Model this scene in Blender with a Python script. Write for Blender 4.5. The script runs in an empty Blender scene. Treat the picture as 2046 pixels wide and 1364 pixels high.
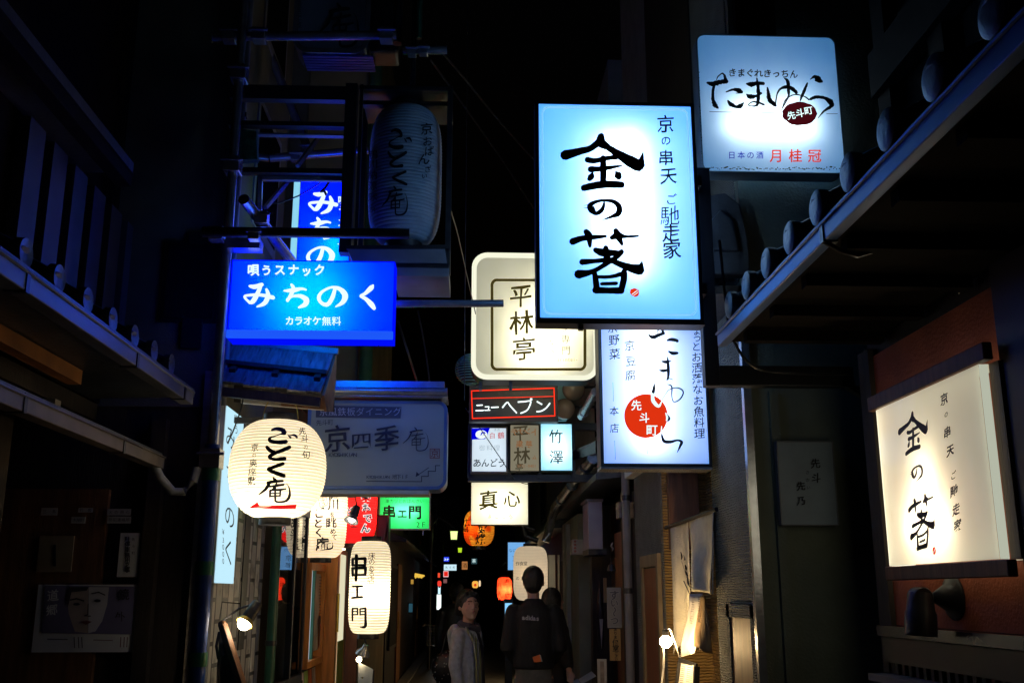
import bpy, math, random
from mathutils import Vector, Matrix, noise
from mathutils.bvhtree import BVHTree

S = bpy.context.scene
COL = S.collection
R = math.radians
rnd = random.Random(7)

# ------------------------------------------------------------------ camera, sky, exposure
F, W0, H0, CAMZ = 2030.0, 2046.0, 1364.0, 1.5
PITCH = math.atan(503 / F)
YAW = math.atan(83 / F * math.cos(PITCH))
cd = bpy.data.cameras.new('camera')
cam = bpy.data.objects.new('camera', cd)
COL.objects.link(cam)
cam.location = (0, 0, CAMZ)
cam.rotation_euler = (math.pi / 2 + PITCH, 0, -YAW)
cd.sensor_width = 36
cd.lens = 36 * F / W0
cd.clip_start, cd.clip_end = 0.05, 600
S.camera = cam

world = bpy.data.worlds.new("World")
S.world = world
world.use_nodes = True
wn = world.node_tree
bg = wn.nodes['Background']
sky = wn.nodes.new('ShaderNodeTexSky')
sky.sky_type = 'NISHITA'
sky.sun_disc = False
sky.sun_elevation = R(-5)
sky.sun_rotation = R(180)
wn.links.new(sky.outputs[0], bg.inputs[0])
bg.inputs[1].default_value = 0.12

S.view_settings.view_transform = 'Standard'
S.view_settings.look = 'None'
S.view_settings.exposure = 0
S.view_settings.gamma = 1
S.view_settings.use_curve_mapping = False
S.render.engine = 'CYCLES'
cy = S.cycles
cy.max_bounces, cy.diffuse_bounces, cy.glossy_bounces = 6, 3, 3
cy.transmission_bounces, cy.transparent_max_bounces = 4, 8
cy.sample_clamp_indirect = 2.0
cy.caustics_reflective = cy.caustics_refractive = False
cy.use_denoising = True

# ------------------------------------------------------------------ photograph pixel -> point in the place
cP, sP, cY, sY = math.cos(PITCH), math.sin(PITCH), math.cos(YAW), math.sin(YAW)
FW = Vector((sY * cP, cY * cP, sP))
RT = Vector((cY, -sY, 0))
UP = Vector((-sY * sP, -cY * sP, cP))
EYE = Vector((0, 0, CAMZ))

def ray(px, py):
    return FW + RT * ((px - 1023) / F) - UP * ((py - 682) / F)
def at(px, py, Y):
    d = ray(px, py)
    return EYE + d * (Y / d.y)
def atX(px, py, X):
    d = ray(px, py)
    return EYE + d * (X / d.x)
def atZ(px, py, Z):
    d = ray(px, py)
    return EYE + d * ((Z - CAMZ) / d.z)
def planeY(Y):
    return lambda x, y, k=0: at(x, y, Y - .003 - .0003 * k)
def planeX(X):
    s = 1 if X < 0 else -1
    return lambda x, y, k=0: atX(x, y, X + s * (.003 + .0003 * k))

# ------------------------------------------------------------------ objects
def meta(o, label=None, cat=None, group=None, kind=None):
    if label: o['label'] = label
    if cat: o['category'] = cat
    if group: o['group'] = group
    if kind: o['kind'] = kind
    return o

def thing(name, label, cat, loc=(0, 0, 0), group=None):
    o = bpy.data.objects.new(name, None)
    COL.objects.link(o)
    o.location = loc
    o.empty_display_size = .1
    return meta(o, label, cat, group)

def origin(o):
    v = Vector((0, 0, 0))
    while o:
        v += o.location
        o = o.parent
    return v

def copy_tree(o, loc, label=None, parent=None):
    c = o.copy()
    COL.objects.link(c)
    if parent: c.parent = parent
    else: c.location = loc
    if label: c['label'] = label
    for ch in list(o.children):
        copy_tree(ch, None, None, c)
    return c

class MB:
    def __init__(self):
        self.v, self.f, self.m = [], [], []
    def add(self, vs, fs, m=0):
        b = len(self.v)
        self.v += [Vector(p) for p in vs]
        for f in fs:
            self.f.append([b + i for i in f])
            self.m.append(m)
        return self
    def box(self, x0, x1, y0, y1, z0, z1, m=0):
        return self.add([(x, y, z) for z in (z0, z1) for y in (y0, y1) for x in (x0, x1)],
                        [(0, 2, 3, 1), (4, 5, 7, 6), (0, 1, 5, 4), (2, 6, 7, 3), (0, 4, 6, 2), (1, 3, 7, 5)], m)
    def bar(self, a, b, w, h, m=0, up=(0, 0, 1)):
        a, b = Vector(a), Vector(b)
        d = (b - a).normalized()
        s = d.cross(Vector(up))
        if s.length < 1e-4: s = d.cross(Vector((1, 0, 0)))
        s.normalize()
        u = s.cross(d)
        s, u = s * w / 2, u * h / 2
        return self.add([a - s - u, a + s - u, a + s + u, a - s + u, b - s - u, b + s - u, b + s + u, b - s + u],
                        [(0, 3, 2, 1), (4, 5, 6, 7), (0, 1, 5, 4), (1, 2, 6, 5), (2, 3, 7, 6), (3, 0, 4, 7)], m)
    def tube(self, pts, r, n=10, m=0, cap=True):
        pts = [Vector(p) for p in pts]
        rs = r if isinstance(r, (list, tuple)) else [r] * len(pts)
        vs, fs = [], []
        ref = Vector((.31, .22, .93))
        for i, p in enumerate(pts):
            d = (pts[min(i + 1, len(pts) - 1)] - pts[max(i - 1, 0)]).normalized()
            if abs(d.dot(ref)) > .95: ref = Vector((.9, .3, .1))
            s = d.cross(ref).normalized()
            t = s.cross(d)
            for k in range(n):
                a = 2 * math.pi * k / n
                vs.append(p + (s * math.cos(a) + t * math.sin(a)) * rs[i])
        for i in range(len(pts) - 1):
            for k in range(n):
                fs.append((i * n + k, i * n + (k + 1) % n, (i + 1) * n + (k + 1) % n, (i + 1) * n + k))
        if cap:
            fs.append(tuple(range(n))[::-1])
            fs.append(tuple(range((len(pts) - 1) * n, len(pts) * n)))
        return self.add(vs, fs, m)
    def lathe(self, c, prof, n=32, m=0, mfun=None, axis=None):
        c = Vector(c)
        vs, fs, ms = [], [], []
        A = Matrix.Identity(3)
        if axis: A = Vector((0, 0, 1)).rotation_difference(Vector(axis)).to_matrix()
        for r, z in prof:
            for k in range(n):
                a = 2 * math.pi * k / n
                vs.append(c + A @ Vector((r * math.cos(a), r * math.sin(a), z)))
        b = len(self.v)
        self.v += vs
        for i in range(len(prof) - 1):
            for k in range(n):
                self.f.append([b + i * n + k, b + i * n + (k + 1) % n, b + (i + 1) * n + (k + 1) % n, b + (i + 1) * n + k])
                self.m.append(mfun(i) if mfun else m)
        return self
    def prism(self, pts, d, m=0):
        n = len(pts)
        d = Vector(d)
        vs = [Vector(p) for p in pts] + [Vector(p) + d for p in pts]
        fs = [tuple(range(n))[::-1], tuple(range(n, 2 * n))] + [(i, (i + 1) % n, n + (i + 1) % n, n + i) for i in range(n)]
        return self.add(vs, fs, m)
    def ball(self, c, r, n=16, m=0, s=(1, 1, 1)):
        c = Vector(c)
        vs, fs = [], []
        k = n // 2
        for i in range(1, k):
            t = math.pi * i / k
            for j in range(n):
                a = 2 * math.pi * j / n
                vs.append(c + Vector((r * s[0] * math.sin(t) * math.cos(a), r * s[1] * math.sin(t) * math.sin(a), r * s[2] * math.cos(t))))
        for i in range(k - 2):
            for j in range(n):
                fs.append((i * n + j, (i + 1) * n + j, (i + 1) * n + (j + 1) % n, i * n + (j + 1) % n))
        T = len(vs)
        vs += [c + Vector((0, 0, r * s[2])), c - Vector((0, 0, r * s[2]))]
        for j in range(n):
            fs.append((T, j, (j + 1) % n))
            fs.append((T + 1, (k - 2) * n + (j + 1) % n, (k - 2) * n + j))
        return self.add(vs, fs, m)
    def build(self, name, mats, parent=None, smooth=False, bevel=0):
        mats = mats if isinstance(mats, (list, tuple)) else [mats]
        o0 = origin(parent) if parent else Vector((0, 0, 0))
        me = bpy.data.meshes.new(name)
        me.from_pydata([tuple(p - o0) for p in self.v], [], self.f)
        for k in mats: me.materials.append(k)
        if len(mats) > 1: me.polygons.foreach_set('material_index', self.m)
        me.validate()
        me.update()
        if smooth:
            me.polygons.foreach_set('use_smooth', [True] * len(me.polygons))
            try: me.set_sharp_from_angle(angle=R(40))
            except Exception: pass
        o = bpy.data.objects.new(name, me)
        COL.objects.link(o)
        if parent: o.parent = parent
        if bevel:
            b = o.modifiers.new('bevel', 'BEVEL')
            b.width, b.segments, b.limit_method = bevel, 2, 'ANGLE'
        return o

# ------------------------------------------------------------------ materials
def nodes(name):
    m = bpy.data.materials.new(name)
    m.use_nodes = True
    nt = m.node_tree
    nt.nodes.clear()
    out = nt.nodes.new('ShaderNodeOutputMaterial')
    return m, nt, out

def mat(name, col, rough=.7, metal=0.0, var=.25, vs=6.0, bump=0.0, bs=30.0, spec=.5, stretch=(1, 1, 1), dirt=None):
    m, nt, out = nodes(name)
    p = nt.nodes.new('ShaderNodeBsdfPrincipled')
    tc = nt.nodes.new('ShaderNodeTexCoord')
    mp = nt.nodes.new('ShaderNodeMapping')
    mp.inputs['Scale'].default_value = stretch
    nt.links.new(tc.outputs['Object'], mp.inputs[0])
    nz = nt.nodes.new('ShaderNodeTexNoise')
    nz.inputs['Scale'].default_value = vs
    nz.inputs['Detail'].default_value = 6
    nt.links.new(mp.outputs[0], nz.inputs['Vector'])
    cr = nt.nodes.new('ShaderNodeValToRGB')
    cr.color_ramp.elements[0].position, cr.color_ramp.elements[1].position = .3, .72
    lo = [c * (1 - var) for c in col]
    hi = [min(1, c * (1 + var)) for c in col]
    if dirt: lo = list(dirt)
    cr.color_ramp.elements[0].color = (*lo, 1)
    cr.color_ramp.elements[1].color = (*hi, 1)
    nt.links.new(nz.outputs['Fac'], cr.inputs[0])
    nt.links.new(cr.outputs[0], p.inputs['Base Color'])
    p.inputs['Roughness'].default_value = rough
    p.inputs['Metallic'].default_value = metal
    p.inputs['Specular IOR Level'].default_value = spec
    if bump:
        n2 = nt.nodes.new('ShaderNodeTexNoise')
        n2.inputs['Scale'].default_value = bs
        n2.inputs['Detail'].default_value = 5
        nt.links.new(mp.outputs[0], n2.inputs['Vector'])
        b = nt.nodes.new('ShaderNodeBump')
        b.inputs['Strength'].default_value = bump
        b.inputs['Distance'].default_value = .01
        nt.links.new(n2.outputs['Fac'], b.inputs['Height'])
        nt.links.new(b.outputs[0], p.inputs['Normal'])
    nt.links.new(p.outputs[0], out.inputs[0])
    return m

def glow(name, col, s):
    m, nt, out = nodes(name)
    e = nt.nodes.new('ShaderNodeEmission')
    e.inputs[0].default_value = (*col, 1)
    e.inputs[1].default_value = s
    nt.links.new(e.outputs[0], out.inputs[0])
    return m

def acrylic(name, base, s, trans, gloss=.05, dirt=0.0, dirtcol=(.3, .4, .3)):
    """backlit sheet: an even glow of the filled light box plus the light of the tubes that comes through it"""
    m, nt, out = nodes(name)
    e = nt.nodes.new('ShaderNodeEmission')
    e.inputs[1].default_value = s
    t = nt.nodes.new('ShaderNodeBsdfTranslucent')
    # dust and rain streaks on the sheet
    tc = nt.nodes.new('ShaderNodeTexCoord')
    mp = nt.nodes.new('ShaderNodeMapping')
    mp.inputs['Scale'].default_value = (3, 3, 1.6)
    nt.links.new(tc.outputs['Object'], mp.inputs[0])
    nz = nt.nodes.new('ShaderNodeTexNoise')
    nz.inputs['Scale'].default_value = 3.0
    nz.inputs['Detail'].default_value = 7
    nt.links.new(mp.outputs[0], nz.inputs['Vector'])
    cr = nt.nodes.new('ShaderNodeValToRGB')
    cr.color_ramp.elements[0].position, cr.color_ramp.elements[1].position = .3, .62
    cr.color_ramp.elements[0].color = (.92, .925, .915, 1)
    nt.links.new(nz.outputs['Fac'], cr.inputs[0])
    for colr, sock in ((base, e.inputs[0]), (trans, t.inputs[0])):
        q = nt.nodes.new('ShaderNodeMixRGB')
        q.blend_type = 'MULTIPLY'
        q.inputs[0].default_value = 1
        q.inputs[1].default_value = (*colr, 1)
        nt.links.new(cr.outputs[0], q.inputs[2])
        nt.links.new(q.outputs[0], sock)
    a = nt.nodes.new('ShaderNodeAddShader')
    nt.links.new(e.outputs[0], a.inputs[0])
    nt.links.new(t.outputs[0], a.inputs[1])
    g = nt.nodes.new('ShaderNodeBsdfGlossy')
    g.inputs['Roughness'].default_value = .12
    mx = nt.nodes.new('ShaderNodeMixShader')
    fr = nt.nodes.new('ShaderNodeFresnel')
    fr.inputs[0].default_value = 1.3
    nt.links.new(fr.outputs[0], mx.inputs[0])
    nt.links.new(a.outputs[0], mx.inputs[1])
    nt.links.new(g.outputs[0], mx.inputs[2])
    nt.links.new(mx.outputs[0], out.inputs[0])
    return m

def paper(name, col, base, trans):
    m, nt, out = nodes(name)
    e = nt.nodes.new('ShaderNodeEmission')
    e.inputs[0].default_value = (*col, 1)
    e.inputs[1].default_value = base
    t = nt.nodes.new('ShaderNodeBsdfTranslucent')
    tc = nt.nodes.new('ShaderNodeTexCoord')
    nz = nt.nodes.new('ShaderNodeTexNoise')
    nz.inputs['Scale'].default_value = 14
    nz.inputs['Detail'].default_value = 5
    nt.links.new(tc.outputs['Object'], nz.inputs['Vector'])
    mixc = nt.nodes.new('ShaderNodeMixRGB')
    mixc.inputs[1].default_value = (*[c * trans * .8 for c in col], 1)
    mixc.inputs[2].default_value = (*[min(1, c * trans * 1.1) for c in col], 1)
    nt.links.new(nz.outputs['Fac'], mixc.inputs[0])
    nt.links.new(mixc.outputs[0], t.inputs[0])
    d = nt.nodes.new('ShaderNodeBsdfDiffuse')
    d.inputs[0].default_value = (*[c * .35 for c in col], 1)
    a = nt.nodes.new('ShaderNodeAddShader')
    b = nt.nodes.new('ShaderNodeAddShader')
    nt.links.new(t.outputs[0], a.inputs[0])
    nt.links.new(d.outputs[0], a.inputs[1])
    nt.links.new(a.outputs[0], b.inputs[0])
    nt.links.new(e.outputs[0], b.inputs[1])
    nt.links.new(b.outputs[0], out.inputs[0])
    return m

M = {}
M['black'] = mat('black_paint', (.012, .012, .014), .45, var=.2)
M['ink'] = mat('black_ink', (.006, .006, .008), .6, var=.1)
M['steel'] = mat('galvanised_steel', (.5, .51, .53), .27, metal=.7, var=.2, vs=20, bump=.1, bs=60)
M['darksteel'] = mat('dark_steel', (.05, .052, .058), .4, metal=.7, var=.3, vs=12)
M['grey'] = mat('grey_paint', (.22, .22, .23), .5, var=.2)
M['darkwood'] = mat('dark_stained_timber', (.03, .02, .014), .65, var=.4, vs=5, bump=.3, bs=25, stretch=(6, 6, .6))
M['wood'] = mat('orange_varnished_timber', (.62, .24, .05), .4, var=.3, vs=4, bump=.15, bs=20, stretch=(8, 8, .8))
M['brownwood'] = mat('brown_timber', (.2, .085, .035), .55, var=.35, vs=4, bump=.2, bs=20, stretch=(8, 8, .8))
M['palewood'] = mat('pale_weathered_timber', (.38, .31, .24), .6, var=.25, vs=5, bump=.3, bs=30, stretch=(.8, 6, 6))
M['olive'] = mat('olive_plaster', (.13, .12, .075), .9, var=.25, vs=3, bump=.4, bs=120)
M['plaster'] = mat('grey_plaster', (.2, .2, .18), .9, var=.2, vs=3, bump=.4, bs=90)
M['greenplaster'] = mat('dark_green_plaster', (.2, .22, .17), .85, var=.25, vs=3, bump=.4, bs=90)
M['red_plaster'] = mat('red_brown_plaster', (.42, .1, .04), .8, var=.3, vs=4, bump=.35, bs=80)
M['tile'] = mat('roof_tile', (.06, .065, .075), .42, var=.3, vs=9, bump=.3, bs=40)
M['copper'] = mat('weathered_gutter_metal', (.17, .17, .19), .45, metal=.35, var=.35, vs=7, bump=.15, bs=30, stretch=(1, .3, 1))
M['blue_tarp'] = mat('blue_tarpaulin', (.015, .08, .36), .45, var=.35, vs=9, bump=.5, bs=22)
M['green_tape'] = mat('green_tape', (.02, .2, .09), .4, var=.2)
M['green'] = mat('green_painted_metal', (.02, .11, .055), .35, var=.2, vs=10)
M['white'] = mat('white_paint', (.7, .7, .68), .5, var=.08)
M['cream'] = mat('cream_paper', (.6, .58, .5), .8, var=.15, vs=10)
M['cable'] = mat('black_rubber_cable', (.02, .02, .02), .5, var=.1)
M['red'] = mat('red_paint', (.55, .02, .015), .5, var=.12)
M['seal_red'] = mat('orange_red_ink', (.75, .09, .015), .6, var=.08)
M['navy'] = mat('navy_ink', (.012, .016, .05), .6, var=.1)
M['shade_black'] = mat('shade_black_timber', (.008, .006, .005), .85, var=.4, spec=.08)  # shade put into the colour: eaves and upper walls darkened to stay black
M['asphalt'] = mat('asphalt', (.05, .05, .052), .6, var=.35, vs=12, bump=.5, bs=160)
M['stone'] = mat('granite_kerb', (.2, .19, .18), .5, var=.3, vs=14, bump=.35, bs=90)

# ------------------------------------------------------------------ lettering
_gl = {}
_ls = bpy.data.scenes.new('letters')         # scratch scene: only the letter being outlined is evaluated
_lc = bpy.data.curves.new('letter', 'FONT')
_lc.fill_mode = 'FRONT'
_lc.resolution_u = 3
_lo = bpy.data.objects.new('letter', _lc)
_ls.collection.objects.link(_lo)
def glyph(ch, wt):
    key = (ch, wt)
    if key in _gl: return _gl[key]
    _lc.body = ch
    _lc.offset = wt
    with bpy.context.temp_override(scene=_ls, view_layer=_ls.view_layers[0]):
        dg = bpy.context.evaluated_depsgraph_get()
    ev = _lo.evaluated_get(dg)
    me = ev.to_mesh()
    _gl[key] = ([(v.co.x, v.co.y) for v in me.vertices], [tuple(p.vertices) for p in me.polygons])
    ev.to_mesh_clear()
    return _gl[key]

def catmull(pts, seg=6):
    if len(pts) < 3: 
        a, b = pts[0], pts[-1]
        return [tuple(a[i] + (b[i] - a[i]) * t / seg for i in range(3)) for t in range(seg + 1)]
    P = [pts[0]] + list(pts) + [pts[-1]]
    out = []
    for i in range(1, len(P) - 2):
        for t in range(seg):
            u = t / seg
            q = []
            for k in range(3):
                a, b, c, d = P[i - 1][k], P[i][k], P[i + 1][k], P[i + 2][k]
                q.append(.5 * (2 * b + (c - a) * u + (2 * a - 5 * b + 4 * c - d) * u * u + (3 * b - a - 3 * c + d) * u ** 3))
            q[2] = max(.5, q[2])
            out.append(tuple(q))
    out.append(tuple(pts[-1]))
    return out

class Ink:
    """lettering drawn on a surface: proj(px, py, layer) gives the point on it"""
    def __init__(self, proj, z=(0, 0, 1.0)):
        self.p, self.z, self.b, self.k = proj, z, MB(), 0
    def _t(self, x, y):
        return self.z[0] + x / self.z[2], self.z[1] + y / self.z[2]
    def zoom(self, ox, oy, s):
        self.z = (ox, oy, s)
        return self
    def poly(self, pts, m=0):
        self.k += 1
        self.b.add([self.p(*self._t(x, y), self.k) for x, y in pts], [tuple(range(len(pts)))], m)
        return self
    def brush(self, strokes, fn=None, rough=.035, ws=1.0, m=0, seg=6):
        for st in strokes:
            self.k += 1
            c = catmull(st, seg)
            L, Rr = [], []
            n = len(c)
            for i, (x, y, w) in enumerate(c):
                a, b = c[max(i - 1, 0)], c[min(i + 1, n - 1)]
                dx, dy = b[0] - a[0], b[1] - a[1]
                l = math.hypot(dx, dy) or 1
                nx, ny = -dy / l, dx / l
                h = w * ws / 2
                j1 = 1 + rough * 2.2 * noise.noise((x * .11, y * .11, 1.7))
                j2 = 1 + rough * 2.2 * noise.noise((x * .11, y * .11, 9.3))
                L.append((x + nx * h * j1, y + ny * h * j1))
                Rr.append((x - nx * h * j2, y - ny * h * j2))
            def capf(i, sgn):
                x, y, w = c[i]
                a, b = (c[0], c[1]) if i == 0 else (c[-2], c[-1])
                dx, dy = b[0] - a[0], b[1] - a[1]
                l = math.hypot(dx, dy) or 1
                ang = math.atan2(dy, dx) + (math.pi if i == 0 else 0)
                return [(x + math.cos(ang + t) * w * ws / 2, y + math.sin(ang + t) * w * ws / 2) for t in (math.pi / 2, math.pi / 4, 0, -math.pi / 4, -math.pi / 2)]
            f = fn or (lambda x, y: (x, y))
            P = lambda q: self.p(*self._t(*f(*q)), self.k)
            vs = [P(q) for q in L] + [P(q) for q in Rr]
            fs = [(i, i + 1, n + i + 1, n + i) for i in range(n - 1)]
            self.b.add(vs, fs, m)
            for i in (0, n - 1):
                q = capf(i, 0)
                self.b.add([P(t) for t in q], [(0, 1, 2, 3, 4)], m)
        return self
    def ch(self, ch, x, y, size, wt=.0, rot=0, sx=1.0, shear=.0, wob=0.0, m=0, flip=False, fn=None):
        if ch == ' ': return self
        self.k += 1
        vs, fs = glyph(ch, wt)
        asc = ord(ch) < 256
        cx = (max(v[0] for v in vs) + min(v[0] for v in vs)) / 2 if asc else .5
        ca, sa = math.cos(rot), math.sin(rot)
        seed = (ord(ch) % 97) * 1.3 + x * .01
        out = []
        for u, v in vs:
            u, v = (u - cx), (v - .36)
            if wob:
                n1 = noise.noise((u * 3.1, v * 3.1, seed))
                n2 = noise.noise((u * 3.1, v * 3.1, seed + 31))
                n3 = noise.noise((u * 11, v * 11, seed + 7))
                u, v = u + wob * (n1 + .35 * n3), v + wob * (n2 + .35 * n3)
            if flip: u = -u
            v = v + shear * u
            u = u * sx
            X, Yy = u * size, -v * size
            X, Yy = X * ca - Yy * sa, X * sa + Yy * ca
            q = (x + X, y + Yy)
            if fn: q = fn(*q)
            out.append(self.p(*self._t(*q), self.k))
        self.b.add(out, fs, m)
        return self
    def col(self, chars, **kw):
        for c, x, y, s in chars: self.ch(c, x, y, s, **kw)
        return self
    def row(self, txt, x0, x1, y0, size, y1=None, **kw):
        n = len(txt)
        y1 = y0 if y1 is None else y1
        for i, c in enumerate(txt):
            t = i / (n - 1) if n > 1 else .5
            self.ch(c, x0 + (x1 - x0) * t, y0 + (y1 - y0) * t, size, **kw)
        return self
    def line(self, pts, w, m=0):
        for a, b in zip(pts, pts[1:]):
            self.k += 1
            dx, dy = b[0] - a[0], b[1] - a[1]
            l = math.hypot(dx, dy) or 1
            nx, ny = -dy / l * w / 2, dx / l * w / 2
            ex, ey = dx / l * w / 2, dy / l * w / 2
            self.poly([(a[0] + nx - ex, a[1] + ny - ey), (b[0] + nx + ex, b[1] + ny + ey), (b[0] - nx + ex, b[1] - ny + ey), (a[0] - nx - ex, a[1] - ny - ey)], m)
        return self
    def disc(self, x, y, rx, ry, n=40, rough=0.0, m=0):
        return self.poly([(x + rx * math.cos(2 * math.pi * i / n) * (1 + rough * rnd.uniform(-1, 1)), y + ry * math.sin(2 * math.pi * i / n) * (1 + rough * rnd.uniform(-1, 1))) for i in range(n)], m)
    def build(self, name, mats, parent):
        return self.b.build(name, mats, parent)

BR = dict(wt=.014, shear=.10, wob=.045)       # brush-written character
BR2 = dict(wt=.012, shear=.06, wob=.05)
THIN = dict(wt=.004, shear=.06, wob=.03)

# hand-lettered characters, traced as brush strokes (x, y, width)
KIN = [[(225, 370, 48), (300, 350, 36), (370, 330, 30), (420, 290, 34), (430, 262, 30)],
       [(428, 268, 36), (430, 300, 46), (470, 325, 30)],
       [(440, 308, 24), (520, 360, 38), (590, 402, 54), (640, 430, 56)],
       [(668, 354, 4), (660, 388, 22), (652, 425, 44)],
       [(352, 396, 28), (390, 402, 26), (450, 390, 22), (515, 380, 26)],
       [(370, 450, 30), (420, 448, 24), (480, 440, 20), (545, 430, 8)],
       [(440, 385, 26), (442, 450, 32), (440, 540, 28)],
       [(380, 470, 10), (374, 490, 30), (364, 504, 24)],
       [(513, 465, 10), (522, 478, 34), (528, 490, 34)],
       [(332, 556, 32), (380, 545, 34), (450, 536, 36), (545, 538, 32)]]
NO = [[(446, 642, 12), (440, 668, 18), (424, 690, 22), (398, 700, 20), (374, 676, 34), (368, 655, 26), (392, 637, 18), (440, 627, 14), (500, 633, 20), (532, 665, 28), (526, 700, 28), (496, 716, 18), (432, 740, 2)],
      [(330, 668, 2), (350, 668, 4)], [(332, 656, 2), (355, 652, 4)]]
HASHI = [[(268, 860, 34), (320, 842, 28), (380, 836, 24), (455, 830, 14)], [(345, 805, 28), (360, 830, 34), (366, 885, 16)],
         [(490, 838, 22), (525, 826, 34), (570, 832, 15), (638, 828, 12)], [(513, 800, 28), (527, 830, 34), (547, 874, 16)],
         [(398, 908, 26), (436, 922, 38), (500, 924, 30), (532, 918, 12)], [(456, 896, 26), (460, 930, 36), (468, 970, 32)],
         [(545, 918, 26), (520, 945, 24), (480, 972, 24), (380, 1030, 24), (302, 1045, 44)],
         [(322, 976, 30), (400, 970, 22), (480, 966, 26), (540, 990, 30), (600, 1010, 40), (646, 1020, 52)],
         [(661, 972, 5), (656, 1000, 28)],
         [(392, 1040, 24), (400, 1090, 30), (405, 1135, 30)], [(400, 1060, 16), (480, 1060, 18), (545, 1044, 22)],
         [(560, 1030, 28), (557, 1080, 32), (543, 1138, 30)], [(432, 1100, 16), (515, 1097, 18)], [(398, 1135, 34), (470, 1138, 30), (543, 1138, 34)]]
MI = [[(322, 882, 16), (355, 886, 26), (400, 872, 22)], [(396, 872, 18), (372, 930, 26), (342, 980, 28), (320, 990, 14)],
      [(322, 990, 16), (287, 950, 14), (330, 940, 16), (400, 940, 18), (472, 956, 24)], [(430, 902, 14), (440, 940, 26), (420, 990, 26), (370, 1015, 10)]]
CHI = [[(545, 912, 10), (600, 910, 26), (655, 899, 16), (685, 905, 12)], [(592, 872, 14), (605, 900, 24), (582, 950, 20), (566, 975, 18)],
       [(563, 968, 12), (600, 948, 14), (650, 946, 22), (688, 970, 32), (680, 1000, 28), (640, 1020, 12)]]
NO2 = [[(875, 897, 20), (858, 955, 24), (826, 1000, 24), (786, 990, 20), (770, 955, 22), (792, 918, 16), (850, 890, 14), (905, 900, 24), (940, 940, 34), (926, 985, 26), (880, 1015, 8)]]
KU = [[(1122, 876, 10), (1110, 892, 28), (1070, 930, 20), (1042, 946, 16), (1075, 965, 22), (1110, 1000, 30), (1128, 1025, 22)]]
LGO = [[(508, 266, 20), (560, 252, 34), (620, 265, 44), (645, 298, 40), (598, 312, 12), (540, 332, 12), (492, 350, 22), (484, 376, 36), (530, 395, 36), (600, 400, 42), (662, 392, 40)],
       [(690, 325, 14), (712, 348, 22)], [(712, 322, 12), (758, 322, 24), (782, 346, 20)]]
LTO = [[(455, 452, 34), (492, 490, 40), (560, 512, 24)], [(700, 452, 38), (640, 480, 40), (560, 510, 34), (502, 540, 36), (484, 563, 34), (540, 585, 32), (646, 578, 42)]]
LKU = [[(630, 632, 34), (580, 650, 36), (500, 680, 34), (468, 695, 30), (530, 725, 38), (600, 750, 42), (640, 765, 38)]]
LAN = [[(525, 790, 20), (546, 812, 34)], [(464, 840, 30), (540, 826, 28), (625, 820, 26)], [(480, 845, 34), (440, 910, 28), (370, 965, 12)],
       [(482, 882, 20), (560, 872, 24), (635, 860, 22)], [(560, 846, 16), (535, 895, 22), (490, 935, 18)],
       [(490, 925, 20), (487, 990, 20)], [(500, 920, 20), (600, 915, 20), (662, 906, 14)], [(602, 918, 20), (598, 985, 16)],
       [(492, 955, 13), (600, 950, 13)], [(490, 986, 18), (598, 982, 16)],
       [(545, 880, 20), (545, 1000, 22), (552, 1042, 22), (600, 1050, 20), (660, 1038, 24), (695, 1000, 28), (704, 940, 20), (690, 880, 10), (665, 845, 3)]]

def affine(src, dst, shear=0.0):
    """map box src=(x0,y0,x1,y1) onto dst, with a rise across it"""
    def f(x, y):
        u, v = (x - src[0]) / (src[2] - src[0]), (y - src[1]) / (src[3] - src[1])
        X = dst[0] + u * (dst[2] - dst[0])
        return X, dst[1] + v * (dst[3] - dst[1]) - shear * (u - .5) * (dst[2] - dst[0])
    return f

# ------------------------------------------------------------------ light boxes and lanterns
def rect(q, Y):
    tl, tr, br, bl = [at(x, y, Y) for x, y in q]
    return (tl.x + bl.x) / 2, (tr.x + br.x) / 2, (bl.z + br.z) / 2, (tl.z + tr.z) / 2

def rr(x0, x1, z0, z1, r, n=7):
    if r <= 1e-4: return [(x0, z0), (x1, z0), (x1, z1), (x0, z1)]
    out = []
    for cx, cz, a0 in ((x1 - r, z0 + r, -90), (x1 - r, z1 - r, 0), (x0 + r, z1 - r, 90), (x0 + r, z0 + r, 180)):
        for i in range(n + 1):
            a = R(a0 + 90 * i / n)
            out.append((cx + r * math.cos(a), cz + r * math.sin(a)))
    return out

def ring(outer, inner, y0, y1):
    n = len(outer)
    vs = [(x, y0, z) for x, z in outer] + [(x, y0, z) for x, z in inner] + [(x, y1, z) for x, z in outer] + [(x, y1, z) for x, z in inner]
    fs = []
    for i in range(n):
        j = (i + 1) % n
        fs += [(i, j, n + j, n + i), (2 * n + i, 3 * n + i, 3 * n + j, 2 * n + j), (i, 2 * n + i, 2 * n + j, j), (n + i, n + j, 3 * n + j, 3 * n + i)]
    return MB().add(vs, fs)

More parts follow.
